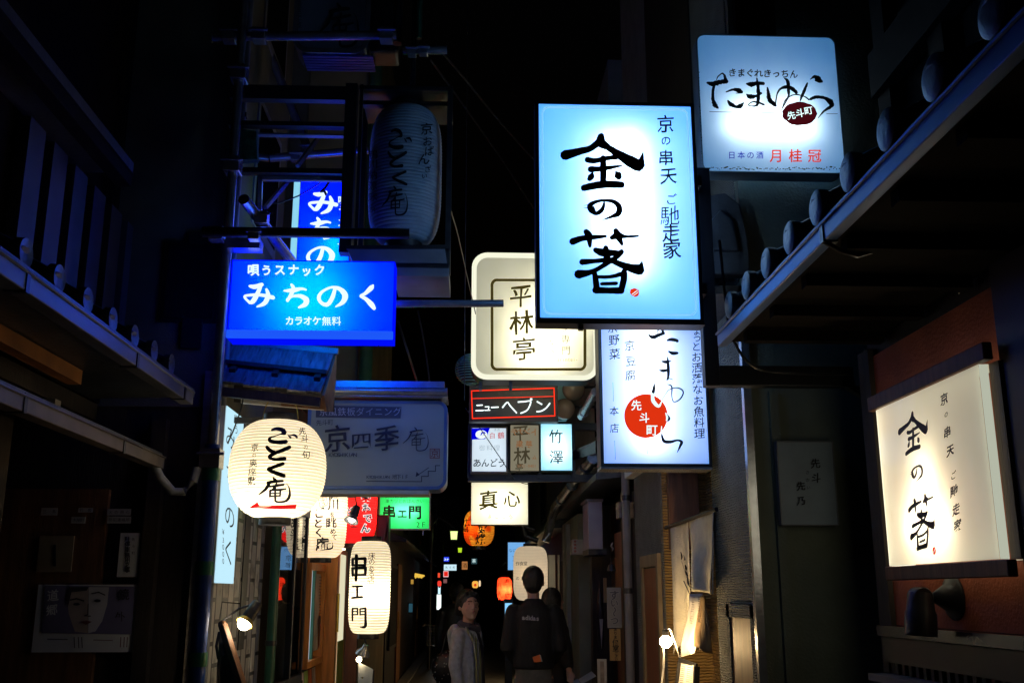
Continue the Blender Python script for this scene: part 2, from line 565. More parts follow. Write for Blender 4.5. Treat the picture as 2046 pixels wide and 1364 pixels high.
def light_box(label, cat, q, Y, depth=.14, rim=.02, r=0.0, case=None, face=None, tubes=(), tube_mat=None, back=True, group=None, name='light_box_sign', recess=.004, rear=None):
    """q: the four corners of the face in the photograph; tubes: (x0,z0,x1,z1,d) as fractions of the face, d = metres behind it"""
    x0, x1, z0, z1 = rect(q, Y)
    t = thing(name, label, cat, ((x0 + x1) / 2, Y + depth / 2, z0), group)
    outer = rr(x0, x1, z0, z1, r)
    inner = rr(x0 + rim, x1 - rim, z0 + rim, z1 - rim, max(.0015, r - rim) if r else 0)
    ring(outer, inner, Y, Y + depth).build('casing', case or M['black'], t, bevel=.002)
    fc = MB().add([(x, Y + recess, z) for x, z in inner], [tuple(range(len(inner)))]).build('face', face, t)
    if back:
        MB().add([(x, Y + depth - recess, z) for x, z in inner], [tuple(range(len(inner)))[::-1]]).build('rear_face', rear or face, t)
    else:
        MB().add([(x, Y + depth - recess, z) for x, z in inner], [tuple(range(len(inner)))[::-1]]).build('rear_panel', M['darksteel'], t)
    for a, b, c, d, dep in tubes:
        p = Vector((x0 + (x1 - x0) * a, Y + dep, z0 + (z1 - z0) * b))
        e = Vector((x0 + (x1 - x0) * c, Y + dep, z0 + (z1 - z0) * d))
        MB().tube([p, e], .013, 6).build('lamp_tube', tube_mat, t)
    return t, (x0, x1, z0, z1)

def bulge(prof):
    return prof

def lantern(label, cx, yt, yb, hw, Y, pap, n=2.4, m=1.7, cap=.34, cap2=None, ribs=30, bulb=None, group=None, name='paper_lantern', capc='black', caph=.035, lines=True, loop=True, amp=.004, segs=40, line_mat=None):
    c0, c1 = at(cx, yt, Y), at(cx, yb, Y)
    X = (c0.x + c1.x) / 2
    zt, zb = c0.z, c1.z
    Rm = hw / F * Y * 1.02
    h = zt - zb
    cap2 = cap2 or cap
    t = thing(name, label, 'lantern', (X, Y, zb), group)
    def rad(u):
        e = cap2 + (cap - cap2) * u
        return Rm * (e + (1 - e) * max(0, 1 - abs(2 * u - 1) ** n) ** (1 / m))
    prof, mi = [], []
    sub = 5
    for i in range(ribs * sub + 1):
        u = i / (ribs * sub)
        k = i % sub
        prof.append((rad(u) - (amp if k == 0 else (amp * .25 if k in (1, sub - 1) else 0)), h * u))
    # a dark bamboo hoop shows in the fold of each rib
    hoop = []
    pr = []
    for i, (r_, z) in enumerate(prof):
        if i % sub == 0 and 0 < i < ribs * sub and lines:
            pr.append((r_, z - .0005 - h * .0005)); hoop.append(True)
            pr.append((r_, z + .0005 + h * .0005)); hoop.append(False)
        else:
            pr.append((r_, z)); hoop.append(False)
    MB().lathe((X, Y, zb), pr, segs, mfun=lambda i: 1 if hoop[i] else 0).build('paper_shade', [pap, line_mat or M['hoop']], t, smooth=True)
    rt, rb = rad(1), rad(0)
    MB().lathe((X, Y, zt), [(rt * .96, -.004), (rt * 1.0, 0), (rt * 1.0, caph), (rt * .9, caph), (rt * .9, -.004)], 32).build('top_rim', M[capc], t, smooth=True)
    MB().lathe((X, Y, zb), [(rb * .96, .004), (rb * 1.02, 0), (rb * 1.02, -caph), (rb * .9, -caph), (rb * .9, .004)], 32).build('bottom_rim', M[capc], t, smooth=True)
    if loop:
        pts = [(X + rt * 1.05 * math.cos(a), Y, zt + caph * .4 + (Rm * .55) * math.sin(a)) for a in [math.pi * i / 14 for i in range(15)]]
        MB().tube(pts, .0025, 5).build('wire_handle', M['brass'], t, smooth=True)
    if bulb:
        s, u = bulb[0], bulb[1]
        dx = bulb[2] if len(bulb) > 2 else 0
        MB().ball((X + dx, Y - (bulb[3] if len(bulb) > 3 else 0), zb + h * u), .03, 10).build('light_bulb', M[s], t)
    sm = MB().lathe((X, Y, zb), [(rad(i / 40) + .001, h * i / 40) for i in range(41)], 64)
    bv = BVHTree.FromPolygons([tuple(p) for p in sm.v], sm.f)
    def proj(px, py, k=0):
        d = ray(px, py).normalized()
        hit = bv.ray_cast(EYE, d)
        if hit[0] is None:
            near = bv.find_nearest(EYE + d * (Vector((X, Y, (zt + zb) / 2)) - EYE).length)
            return near[0] + near[1] * .006
        return hit[0] - d * (.006 + .0002 * k)
    return t, proj

M['hoop'] = mat('bamboo_hoop', (.16, .1, .05), .7, var=.2)
M['brass'] = mat('brass_wire', (.6, .42, .08), .4, metal=.8, var=.1)
M['bulb_warm'] = glow('warm_bulb', (1, .72, .4), 60)
M['bulb_white'] = glow('white_bulb', (1, .88, .66), 100)
M['bulb_dim'] = glow('dim_bulb', (1, .7, .4), 25)
# ================================================================== setting
def brick_mat(name, c1, c2, mortar, scale, w, h, msize, axes, rough=.35, bump=.3):
    m, nt, out = nodes(name)
    p = nt.nodes.new('ShaderNodeBsdfPrincipled')
    tc = nt.nodes.new('ShaderNodeTexCoord')
    sp = nt.nodes.new('ShaderNodeSeparateXYZ')
    cb = nt.nodes.new('ShaderNodeCombineXYZ')
    nt.links.new(tc.outputs['Object'], sp.inputs[0])
    nt.links.new(sp.outputs[axes[0]], cb.inputs[0])
    nt.links.new(sp.outputs[axes[1]], cb.inputs[1])
    b = nt.nodes.new('ShaderNodeTexBrick')
    b.inputs['Color1'].default_value = (*c1, 1)
    b.inputs['Color2'].default_value = (*c2, 1)
    b.inputs['Mortar'].default_value = (*mortar, 1)
    b.inputs['Scale'].default_value = scale
    b.inputs['Brick Width'].default_value = w
    b.inputs['Row Height'].default_value = h
    b.inputs['Mortar Size'].default_value = msize
    nt.links.new(cb.outputs[0], b.inputs['Vector'])
    nz = nt.nodes.new('ShaderNodeTexNoise')
    nz.inputs['Scale'].default_value = 9
    nz.inputs['Detail'].default_value = 8
    nt.links.new(tc.outputs['Object'], nz.inputs['Vector'])
    cr = nt.nodes.new('ShaderNodeValToRGB')
    cr.color_ramp.elements[0].position, cr.color_ramp.elements[1].position = .36, .46
    cr.color_ramp.elements[0].color = (.25, .25, .22, 1)
    mx = nt.nodes.new('ShaderNodeMixRGB')
    mx.blend_type = 'MULTIPLY'
    mx.inputs[0].default_value = .8
    nt.links.new(nz.outputs['Fac'], cr.inputs[0])
    nt.links.new(b.outputs['Color'], mx.inputs[1])
    nt.links.new(cr.outputs[0], mx.inputs[2])
    nt.links.new(mx.outputs[0], p.inputs['Base Color'])
    p.inputs['Roughness'].default_value = rough
    bm = nt.nodes.new('ShaderNodeBump')
    bm.inputs['Strength'].default_value = bump
    bm.invert = True
    nt.links.new(b.outputs['Fac'], bm.inputs['Height'])
    nt.links.new(bm.outputs[0], p.inputs['Normal'])
    nt.links.new(p.outputs[0], out.inputs[0])
    return m

def comb_mat(name, col, scale, dist, bump=.8):
    """stucco combed in wavy horizontal grooves"""
    m, nt, out = nodes(name)
    p = nt.nodes.new('ShaderNodeBsdfPrincipled')
    tc = nt.nodes.new('ShaderNodeTexCoord')
    w = nt.nodes.new('ShaderNodeTexWave')
    w.bands_direction = 'Z'
    w.inputs['Scale'].default_value = scale
    w.inputs['Distortion'].default_value = dist
    w.inputs['Detail'].default_value = 4
    w.inputs['Detail Scale'].default_value = 1.5
    nt.links.new(tc.outputs['Object'], w.inputs['Vector'])
    nz = nt.nodes.new('ShaderNodeTexNoise')
    nz.inputs['Scale'].default_value = 7
    nz.inputs['Detail'].default_value = 7
    nt.links.new(tc.outputs['Object'], nz.inputs['Vector'])
    mx = nt.nodes.new('ShaderNodeMixRGB')
    mx.inputs[1].default_value = (*[c * .6 for c in col], 1)
    mx.inputs[2].default_value = (*[c * 1.2 for c in col], 1)
    nt.links.new(nz.outputs['Fac'], mx.inputs[0])
    nt.links.new(mx.outputs[0], p.inputs['Base Color'])
    p.inputs['Roughness'].default_value = .9
    b = nt.nodes.new('ShaderNodeBump')
    b.inputs['Strength'].default_value = bump
    b.inputs['Distance'].default_value = .02
    nt.links.new(w.outputs['Fac'], b.inputs['Height'])
    nt.links.new(b.outputs[0], p.inputs['Normal'])
    nt.links.new(p.outputs[0], out.inputs[0])
    return m

M['whitetile'] = brick_mat('white_glazed_tiles', (.74, .72, .62), (.62, .61, .53), (.012, .012, .012), 1, .21, .13, .011, (2, 1))
M['stucco'] = comb_mat('combed_grey_stucco', (.3, .31, .26), 26, 5)
M['stucco2'] = comb_mat('combed_ochre_stucco', (.72, .46, .15), 17, 3.5, 1.0)

g = MB().add([(-300, -300, -.012), (300, -300, -.012), (300, 300, -.012), (-300, 300, -.012)], [(0, 1, 2, 3)])
meta(g.build('ground', M['asphalt']), kind='structure')
meta(MB().add([(-1.04, -6, 0), (.9, -6, 0), (.9, 75, 0), (-1.04, 75, 0)], [(0, 1, 2, 3)]).build('alley_paving', mat('worn_paving', (.17, .16, .145), .33, var=.4, vs=6, bump=.35, bs=40)), kind='structure')
for nm, xa, xb in (('gutter_kerb', -1.24, -1.04), ('gutter_kerb', .9, 1.1)):
    b = MB()
    y = -6
    while y < 75:
        b.box(xa, xb - .012 if xa < 0 else xb, y, y + .59, -.01, .035)
        y += .6
    meta(b.build(nm, M['stone'], bevel=.006), kind='structure')

def tile_roof(parent, xe, ze, xi, zi, y0, y1, step=.27, r=.052, tile=None, ends=True, bead=.0):
    """eave roof whose low edge at xe runs along the alley; rows of round tiles with a disc at each end"""
    s = 1 if xi > xe else -1
    tile = tile or M['tile']
    MB().add([(xe, y0, ze), (xi, y0, zi), (xi, y1, zi), (xe, y1, ze), (xe, y0, ze - .05), (xi, y0, zi - .05), (xi, y1, zi - .05), (xe, y1, ze - .05)],
             [(0, 1, 2, 3), (7, 6, 5, 4), (0, 4, 5, 1), (3, 2, 6, 7), (0, 3, 7, 4)]).build('eave_roof', tile, parent)
    n = int((y1 - y0) / step)
    ys = [y1 - .06 - step * i for i in range(n)]
    for y in ys:
        d = Vector((xi - xe, 0, zi - ze)).normalized()
        a = Vector((xe - s * .0, y, ze + .03))
        b = Vector((xi, y, zi + .03))
        MB().tube([a, b], r * .85, 10).build('tile_row', tile, parent, smooth=True)
        if ends:
            c = a - d * .012 + Vector((0, 0, .02))
            MB().lathe(c, [(0, .008), (r * .45, .008), (r * .8, .006), (r * 1.0, .0), (r * 1.04, -.008), (r * 1.02, -.03), (0, -.03)], 24, axis=(-s, 0, 0)).build('tile_end', tile, parent, smooth=True)

def gutter(parent, x, z, y0, y1, w=.05, h=.055, m=None, joints=(), name='gutter'):
    s = 1 if x > 0 else -1
    g = MB()
    xo, xi = x, x + s * w
    a, b = sorted((xo, xi))
    g.box(a, b, y0, y1, z, z + h)
    g = g.build(name, m or M['copper'], parent, bevel=.004)
    MB().tube([(x - s * .003, y0, z + h), (x - s * .003, y1, z + h)], .0055, 6).build('bead', m or M['copper'], g, smooth=True)
    for y in joints:
        MB().box(a - .004, b + .004, y - .012, y + .012, z - .004, z + h + .008).build('joint_strap', M['darksteel'], g)
    return g

def lattice(parent, x, y0, y1, z0, z1, pitch=.07, w=.03, d=.03, m=None):
    b = MB()
    y = y0
    while y < y1:
        b.box(x - d / 2, x + d / 2, y, y + w, z0, z1)
        y += pitch
    b.box(x - d / 2 - .004, x + d / 2 + .004, y0 - .02, y1 + .02, z1, z1 + .05)
    b.box(x - d / 2 - .004, x + d / 2 + .004, y0 - .02, y1 + .02, z0 - .05, z0)
    return b.build('lattice', m or M['darkwood'], parent)

# ---------------------------------------------------------------- near house on the left
t = thing('townhouse', 'nearest dark timber townhouse on the left with two metal eave gutters', 'townhouse', (-2.4, 2, 0))
MB().box(-3.6, -1.9, -2, 4.25, 0, 2.3).build('wall', M['darkwood'], t)
MB().box(-3.6, -1.86, -2, 5.08, 2.42, 7.5).build('upper_wall', M['shade_black'], t)
MB().add([(-1.86, -2, 2.74), (-1.36, -2, 2.47), (-1.36, 4.95, 2.47), (-1.86, 4.95, 2.74), (-1.86, -2, 2.42), (-1.36, -2, 2.43), (-1.36, 4.95, 2.43), (-1.86, 4.95, 2.42)],
         [(0, 1, 2, 3), (4, 7, 6, 5), (0, 4, 5, 1), (3, 2, 6, 7), (1, 5, 6, 2)]).build('upper_eave', M['tile'], t)
for i in range(12):
    y = 4.75 - .27 * i
    e = MB().tube([(-1.44, y, 2.535), (-1.8, y, 2.73)], .042, 8).build('tile_row', M['tile'], t, smooth=True)
    MB().lathe((-1.43, y, 2.55), [(0, 0), (.03, .002), (.05, .008), (.052, -.02), (0, -.02)], 16, axis=(1, 0, 0)).build('tile_end', M['tile'], t, smooth=True)
gutter(t, -1.35, 2.385, -2, 4.9, .06, .06, joints=(2.55, 2.62, 3.0, 4.05, 4.75))
MB().box(-1.72, -1.66, -2, 4.3, 2.36, 2.42).build('soffit_beam', mat('orange_lit_timber', (.5, .2, .05), .6, var=.3), t)  # orange light falling on the beam is put into its colour
MB().box(-1.89, -1.84, -2, 5.0, 2.32, 2.40).build('wall_beam', M['darkwood'], t)
MB().add([(-1.9, -2, 2.33), (-1.5, -2, 2.16), (-1.5, 4.98, 2.16), (-1.9, 4.98, 2.33), (-1.9, -2, 2.29), (-1.5, -2, 2.12), (-1.5, 4.98, 2.12), (-1.9, 4.98, 2.29)],
         [(0, 1, 2, 3), (4, 7, 6, 5), (0, 4, 5, 1), (3, 2, 6, 7), (1, 5, 6, 2)]).build('lower_eave', M['tile'], t)
gutter(t, -1.49, 2.085, -2, 4.99, .06, .055, mat('brown_copper', (.2, .16, .13), .5, metal=.3, var=.3, vs=6), joints=(2.4, 3.4, 4.4))
p_ = [(-1.52, 4.93, 2.1), (-1.5, 4.98, 2.04), (-1.45, 5.02, 1.98), (-1.4, 5.04, 1.98), (-1.36, 5.05, 2.03), (-1.35, 5.06, 2.1)]
MB().tube(p_, .022, 10).build('downpipe', M['grey'], t, smooth=True)
for i in range(6):
    y = 3.86 + .24 * i
    MB().box(-1.85, -1.80, y, y + .15, 2.72, 3.38).build('shutter_board', mat('blue_grey_board_%d' % i, (.05, .055, .08), .6, var=.35), t)
gutter(t, -1.6, 3.34, -2, 4.5, .07, .06, M['shade_black'])
MB().box(-1.86, -1.6, -2, 4.5, 3.41, 3.46).build('top_eave', M['tile'], t)
for y in (1.2, 2.2, 3.2, 4.2):
    MB().box(-1.88, -1.72, y, y + .06, 2.22, 2.28).build('rafter_end', M['cream'], t)

# ---------------------------------------------------------------- plaster-and-tile shop behind it
t = thing('shop_building', 'olive plaster building with a tiled alley wall behind the scaffold', 'building', (-2.2, 5.8, 0))
MB().box(-3.6, -1.27, 5.15, 6.44, 2.42, 7.6).build('upper_wall', M['olive'], t)
MB().box(-3.6, -1.32, 5.16, 6.44, 0, 2.42).build('lower_wall', M['darkwood'], t)
MB().box(-1.32, -1.268, 5.17, 6.42, 0, 2.42).build('tiled_wall', M['whitetile'], t)
MB().box(-1.277, -1.262, 5.83, 5.97, 1.2, 2.2).build('dark_recess', M['black'], t)
MB().box(-1.36, -1.255, 5.12, 5.165, 0, 2.6).build('corner_trim', M['palewood'], t)
MB().box(-1.60, -1.53, 5.10, 5.16, 0, 2.35).build('post', M['darkwood'], t)
MB().box(-2.30, -1.79, 5.125, 5.16, 0, 2.0).build('door_panel', M['brownwood'], t)
MB().box(-1.50, -1.40, 5.13, 5.15, 2.72, 3.35).build('window_frame', M['black'], t)
w = MB().box(-1.62, -1.33, 5.135, 5.15, 2.86, 3.3).build('window', M['black'], t)
MB().box(-1.60, -1.35, 5.128, 5.134, 2.88, 3.28).build('pane', mat('dark_glass', (.01, .011, .014), .08, var=.1), w)
for z in (4.0, 5.2):
    w = MB().box(-1.285, -1.262, 5.5, 6.2, z - .45, z + .35).build('window', M['grey'], t)
    MB().box(-1.28, -1.258, 5.55, 6.15, z - .4, z + .3).build('pane', mat('dark_glass', (.01, .011, .014), .08, var=.1), w)

# things pinned on the wall there
def sheet(name, label, cat, x0, y0, x1, y1, Y, m, ink=None, inkmats=None, group=None, th=.004):
    a, b = at(x0, y0, Y), at(x1, y1, Y)
    t = thing(name, label, cat, ((a.x + b.x) / 2, Y, b.z), group)
    MB().box(a.x, b.x, Y, Y + th, b.z, a.z).build('sheet', m, t)
    if ink:
        k = Ink(planeY(Y))
        ink(k)
        k.build('printing', inkmats, t)
    return t
M['poster_white'] = mat('poster_paper', (.8, .8, .8), .6, var=.06)
M['poster_purple'] = mat('poster_purple', (.2, .18, .3), .6, var=.3, vs=3)
M['poster_dark'] = mat('poster_dark', (.05, .04, .05), .6, var=.2)
M['poster_face'] = mat('poster_face_tone', (.5, .4, .35), .6, var=.15)
M['poster_face2'] = mat('poster_pale_tone', (.7, .67, .7), .6, var=.1)
M['poster_lip'] = mat('poster_lip', (.2, .05, .06), .6)
def poster(k):
    k.zoom(0, 900, 2.94)
    k.poly([(262, 790), (790, 797), (775, 1078), (243, 1070)], 1)
    k.poly([(405, 800), (520, 800), (515, 1070), (440, 1060), (405, 960), (395, 880)], 3)
    k.poly([(522, 800), (640, 800), (630, 900), (600, 1000), (560, 1060), (518, 1070)], 4)
    k.line([(415, 875), (450, 868), (490, 880)], 9, 2).line([(540, 838), (580, 830), (615, 846)], 7, 2)
    k.disc(572, 880, 20, 9, m=2).disc(450, 900, 20, 8, m=2)
    k.poly([(405, 800), (520, 800), (510, 820), (420, 830), (398, 920), (390, 870)], 2)
    k.line([(518, 900), (515, 960), (498, 968), (530, 970)], 6, 2)
    k.poly([(470, 1003), (505, 995), (540, 1003), (505, 1022)], 5)
    k.ch('鏡', 725, 845, 70, m=2, **BR).ch('外', 705, 975, 60, m=2, **BR)
    k.ch('道', 310, 850, 70, m=0, **BR).ch('郷', 305, 935, 70, m=0, **BR)
    k.line([(280, 1105), (395, 1107)], 5, 2).line([(550, 1110), (660, 1112)], 4, 5)
    for x in (435, 460, 480): k.line([(x, 1095), (x + 3, 1155)], 5, 2)
    for x in (710, 730, 748): k.line([(x, 1095), (x - 3, 1150)], 5, 5)
sheet('poster', 'landscape poster with a split face on purple, on the dark door at left', 'poster', 77, 1167, 267, 1302, 5.11, M['poster_white'], poster,
      [M['poster_white'], M['poster_purple'], M['poster_dark'], M['poster_face'], M['poster_face2'], M['poster_lip']])
def plate(k):
    k.zoom(0, 900, 2.94)
    k.row('駐停車無用之事', 748, 748, 520, 34, 700, wt=.02, m=1)
    k.row('先斗町', 783, 783, 520, 20, 600, m=1)
sheet('wall_notice', 'narrow upright white notice with black characters above the poster', 'notice', 241, 1064, 273, 1152, 5.11, M['poster_white'], plate, [M['ink'], M['ink']])
sheet('wooden_plaque', 'tan square wooden plaque with a dark slot, left above the poster', 'plaque', 80, 1070, 141, 1142, 5.11, mat('tan_board', (.3, .22, .12), .6),
      lambda k: k.zoom(0, 900, 2.94).line([(320, 560), (320, 670)], 16), [M['ink']], th=.012)
for (a, b, c, d, lab, ink) in ((83, 1014, 114, 1029, 'white rectangular sticker at the left end of the sticker row', '三条'), (215, 1016, 261, 1029, 'yellowish upper sticker of the stacked pair on the door', '火の用心'), (215, 1031, 261, 1045, 'yellowish lower sticker of the stacked pair on the door', '防犯連絡所'),
                            (143, 1032, 170, 1045, 'round-ended pale sticker in the middle of the door top', '木屋町'), (157, 1014, 185, 1023, 'thin grey sticker strip above the round-ended sticker', '町会')):
    sheet('sticker', lab, 'sticker', a, b, c, d, 5.115, M['cream'], lambda k, s=ink, a=a, b=b, c=c, d=d: k.row(s, a + 6, c - 6, (b + d) / 2, 8), [M['ink']], group='stickers on the dark door', th=.002)

# ---------------------------------------------------------------- restaurant further along the left
t = thing('restaurant_building', 'low dark restaurant on the left with orange timber entrance porch', 'building', (-2, 8.5, 0))
MB().box(-4, -1.33, 6.45, 11.28, 0, 2.9).build('wall', M['darkwood'], t)
MB().box(-1.5, -1.0, 6.47, 11.25, 2.93, 2.99).build('roof', M['tile'], t)
MB().box(-1.33, -1.19, 8.56, 8.66, 0, 2.0).build('end_panel', M['wood'], t)
MB().box(-1.19, -1.085, 8.55, 8.63, 0, 1.86).build('porch_panel', M['wood'], t)
MB().box(-1.12, -1.09, 8.63, 9.25, 0, 1.86).build('porch_frame', M['wood'], t)
MB().add([(-1.086, 8.72, .4), (-1.086, 9.1, .4), (-1.086, 9.1, 1.82), (-1.086, 8.72, 1.82)], [(0, 1, 2, 3)]).build('paper_screen', [glow('lit_paper_screen', (1, .93, .62), .75)], t)
MB().add([(-1.083, 8.70, .3), (-1.083, 9.12, .3), (-1.083, 9.12, 1.12), (-1.083, 8.70, 1.12)], [(0, 1, 2, 3)]).build('green_cloth', mat('moss_green_cloth', (.3, .36, .05), .9, var=.2), t)
MB().box(-1.09, -.99, 9.3, 9.4, 0, 1.35).build('low_panel', M['brownwood'], t)
h = MB().tube([(-1.07, 8.54, 1.2), (-1.07, 8.54, 1.5)], .012, 8).build('door_handle', M['brass'], t, smooth=True)
MB().box(-1.25, -1.22, 9.4, 11.2, 0, 2.2).build('dark_screen', M['black'], t)

# glass display case: panes along the alley
M['glass'] = None
m, nt, out = nodes('dark_shop_glass')
gl = nt.nodes.new('ShaderNodeBsdfGlossy'); gl.inputs['Roughness'].default_value = .015; gl.inputs[0].default_value = (.9, .95, 1, 1)
tr = nt.nodes.new('ShaderNodeBsdfTransparent'); tr.inputs[0].default_value = (.8, .85, .82, 1)
lw = nt.nodes.new('ShaderNodeFresnel'); lw.inputs[0].default_value = 1.75
mx = nt.nodes.new('ShaderNodeMixShader')
nt.links.new(lw.outputs[0], mx.inputs[0]); nt.links.new(tr.outputs[0], mx.inputs[1]); nt.links.new(gl.outputs[0], mx.inputs[2])
nt.links.new(mx.outputs[0], out.inputs[0])
M['glass'] = m
t = thing('display_case', 'black framed glass display case standing against the restaurant wall', 'display case', (-1.26, 7.05, 0))
gy0, gy1, gz = 6.48, 7.66, 2.04
MB().box(-1.33, -1.31, gy0, gy1, .3, gz).build('back_panel', M['darkwood'], t)
for y in (gy0, 7.12, gy1 - .05):
    MB().box(-1.235, -1.195, y, y + .05, 0, gz).build('post', M['black'], t)
MB().box(-1.31, -1.19, gy0 - .01, gy1 + .01, gz, gz + .06).build('top', M['grey'], t)
MB().box(-1.31, -1.19, gy0 - .01, gy1 + .01, 0, .9).build('base', M['darkwood'], t)
MB().box(-1.235, -1.192, gy0 + .05, gy1 - .05, .9, .95).build('sill', M['darksteel'], t)
for a, b in ((gy0 + .052, 7.118), (7.172, gy1 - .052)):
    MB().add([(-1.205, a, .95), (-1.205, b, .95), (-1.205, b, gz), (-1.205, a, gz)], [(0, 1, 2, 3)]).build('pane', M['glass'], t)

# lit menu case with a timber frame
t = thing('menu_case', 'lit menu case in an orange timber frame beside the glass display case', 'menu case', (-1.2, 8.1, .9))
y0, y1, z0, z1 = 7.72, 8.5, 1.02, 1.67
for a, b, c, d in ((y0, y1, z1, z1 + .05), (y0, y1, z0 - .05, z0), (y0, y0 + .04, z0, z1), (y1 - .04, y1, z0, z1)):
    MB().box(-1.30, -1.17, a, b, c, d).build('frame', M['wood'], t)
MB().box(-1.30, -1.25, y0, y1, z0, z1).build('back_panel', M['white'], t)
MB().add([(-1.21, y0 + .05, z0), (-1.21, 8.04, z0), (-1.21, 8.04, z1), (-1.21, y0 + .05, z1)], [(0, 1, 2, 3)]).build('lit_panel', glow('lit_menu_panel', (.62, .85, 1), 1.0), t)
MB().box(-1.22, -1.19, 8.05, 8.1, z0, z1).build('mullion', M['green'], t)
pp = MB().add([(-1.205, 8.12, z0 + .05), (-1.205, 8.44, z0 + .05), (-1.205, 8.44, z1 - .02), (-1.205, 8.12, z1 - .02)], [(0, 1, 2, 3)]).build('menu_sheet', mat('menu_paper', (.6, .55, .45), .7), t)
k = Ink(planeX(-1.204))
for i in range(14):
    k.line([(638, 1152 + i * 6), (652, 1154 + i * 6)], 1.2)
k.poly([(637, 1230), (650, 1232), (651, 1290), (638, 1294)], 0)
k.poly([(639, 1246), (646, 1244), (648, 1262), (640, 1260)], 1)
k.poly([(642, 1268), (649, 1266), (650, 1282), (643, 1284)], 1)
k.build('printing', [mat('menu_print', (.12, .08, .06), .7), M['red']], t)
t = thing('flyer_rack', 'rack of coloured flyers under the lit menu case', 'rack', (-1.2, 8.1, .5))
for i, c in enumerate(((.6, .45, .4), (.35, .5, .12), (.65, .15, .06), (.6, .5, .5))):
    y = 7.72 + .19 * i
    MB().add([(-1.19, y, .5), (-1.19, y + .17, .5), (-1.22, y + .17, .94), (-1.22, y, .94)], [(0, 1, 2, 3)]).build('flyer', mat('flyer_%d' % i, c, .5, var=.5, vs=12), t)
MB().box(-1.30, -1.225, 7.7, 8.5, .4, .95).build('board', M['darkwood'], t)
# green pole before the tiled wall
t = thing('post', 'green painted pole in front of the tiled wall', 'pole', (-1.2, 6.35, 0))
c = at(547, 1180, 6.35)
MB().tube([(c.x, 6.35, 0), (c.x, 6.35, 2.6)], .03, 14).build('pole', M['green'], t, smooth=True)
for z in (1.2, 1.9): MB().tube([(c.x, 6.35, z), (c.x, 6.35, z + .03)], .036, 14).build('pipe_clip', M['darksteel'], t, smooth=True)

# tall building further left
t = thing('plaster_building', 'tall olive plaster building rising behind the blue signs', 'building', (-3, 13, 0))
MB().box(-5, -1.3, 11.3, 16, 0, 9.5).build('wall', mat('olive_plaster_light', (.5, .45, .26), .9, var=.2, vs=2, bump=.4, bs=90), t)
MB().box(-2.2, -2.0, 11.2, 11.3, 2.9, 9.5).build('pilaster', M['plaster'], t)
w = MB().box(-2.75, -2.25, 11.24, 11.3, 3.9, 6.6).build('window', M['grey'], t)
MB().box(-2.7, -2.3, 11.22, 11.24, 3.95, 6.55).build('pane', mat('dark_glass', (.01, .011, .014), .08, var=.1), w)
c = at(731, 725, 11.2)
MB().tube([(c.x, 11.2, 2.9), (c.x, 11.2, 9.4)], .075, 14).build('downpipe', mat('pale_green_pipe', (.12, .32, .15), .4, var=.15), t, smooth=True)

# ---------------------------------------------------------------- near house on the right
t = thing('townhouse', 'nearest townhouse on the right with red-brown wall and tiled eave', 'townhouse', (2, 2, 0))
MB().box(1.62, 3.4, -2, 4.0, 0, 2.9).build('wall', M['darkwood'], t)
MB().box(1.60, 1.62, -2, 3.98, 1.385, 2.42).build('plaster_panel', M['red_plaster'], t)
MB().box(1.78, 3.4, -2, 3.9, 2.9, 7).build('upper_wall', M['shade_black'], t)
for y in (.6, 2.0, 3.3, 3.78): MB().box(1.72, 1.78, y, y + .12, 2.95, 6.5).build('upper_post', M['shade_black'], t)
MB().box(1.69, 1.76, -2, 3.9, 3.55, 3.75).build('upper_beam', M['shade_black'], t)
MB().bar((1.75, 3.3, 3.75), (1.75, 2.1, 4.6), .09, .09).build('brace', M['shade_black'], t)
tile_roof(t, 1.055, 2.60, 1.78, 2.98, -2, 4.02, .27, .055)
MB().add([(1.03, -2, 2.49), (1.78, -2, 2.49), (1.78, 3.96, 2.49), (1.03, 3.96, 2.49), (1.03, -2, 2.54), (1.78, -2, 2.87), (1.78, 3.96, 2.87), (1.03, 3.96, 2.54)], [(0, 1, 2, 3), (0, 3, 7, 4), (0, 4, 5, 1), (3, 2, 6, 7)]).build('soffit', M['shade_black'], t)
for i in range(16):
    y = 3.8 - .36 * i
    MB().bar((1.06, y, 2.475), (1.6, y, 2.475), .05, .05).build('rafter', M['shade_black'], t)
gutter(t, 1.0, 2.478, -2, 4.0, .036, .052, mat('blue_spill_gutter', (.1, .22, .5), .4, metal=.2, var=.4, vs=7, bump=.15, bs=30, stretch=(1, .3, 1)), joints=(2.72, 1.2))  # blue light of the signs is put into this gutter's colour
MB().tube([(1.0, 2.72, 2.48), (1.05, 2.72, 2.45), (1.1, 2.73, 2.44), (1.16, 2.74, 2.46)], .007, 6).build('gutter_hook', M['darksteel'], t, smooth=True)
MB().box(1.55, 1.62, -2, 3.97, 1.345, 1.383).build('rail', mat('lacquered_rail', (.06, .03, .03), .25, var=.2), t)
MB().box(1.57, 1.62, -2, 3.97, 1.25, 1.34).build('frieze', M['black'], t)
sl = MB()
for i in range(90): sl.box(1.58, 1.615, 3.93 - i * .06, 3.955 - i * .06, .4, 1.25)
sl.build('slats', M['darkwood'], t)
MB().box(1.50, 1.62, -2, 3.96, 1.185, 1.21).build('ledge', M['grey'], t)
MB().box(1.45, 1.62, -2, 3.9, 1.08, 1.10).build('bench_top', mat('blue_grey_bench', (.14, .15, .2), .4, var=.3), t)
MB().box(1.54, 1.62, 2.62, 2.84, 1.55, 2.45).build('post', M['black'], t)
MB().box(1.58, 1.68, 3.9, 4.01, 0, 2.45).build('corner_post', M['darkwood'], t)

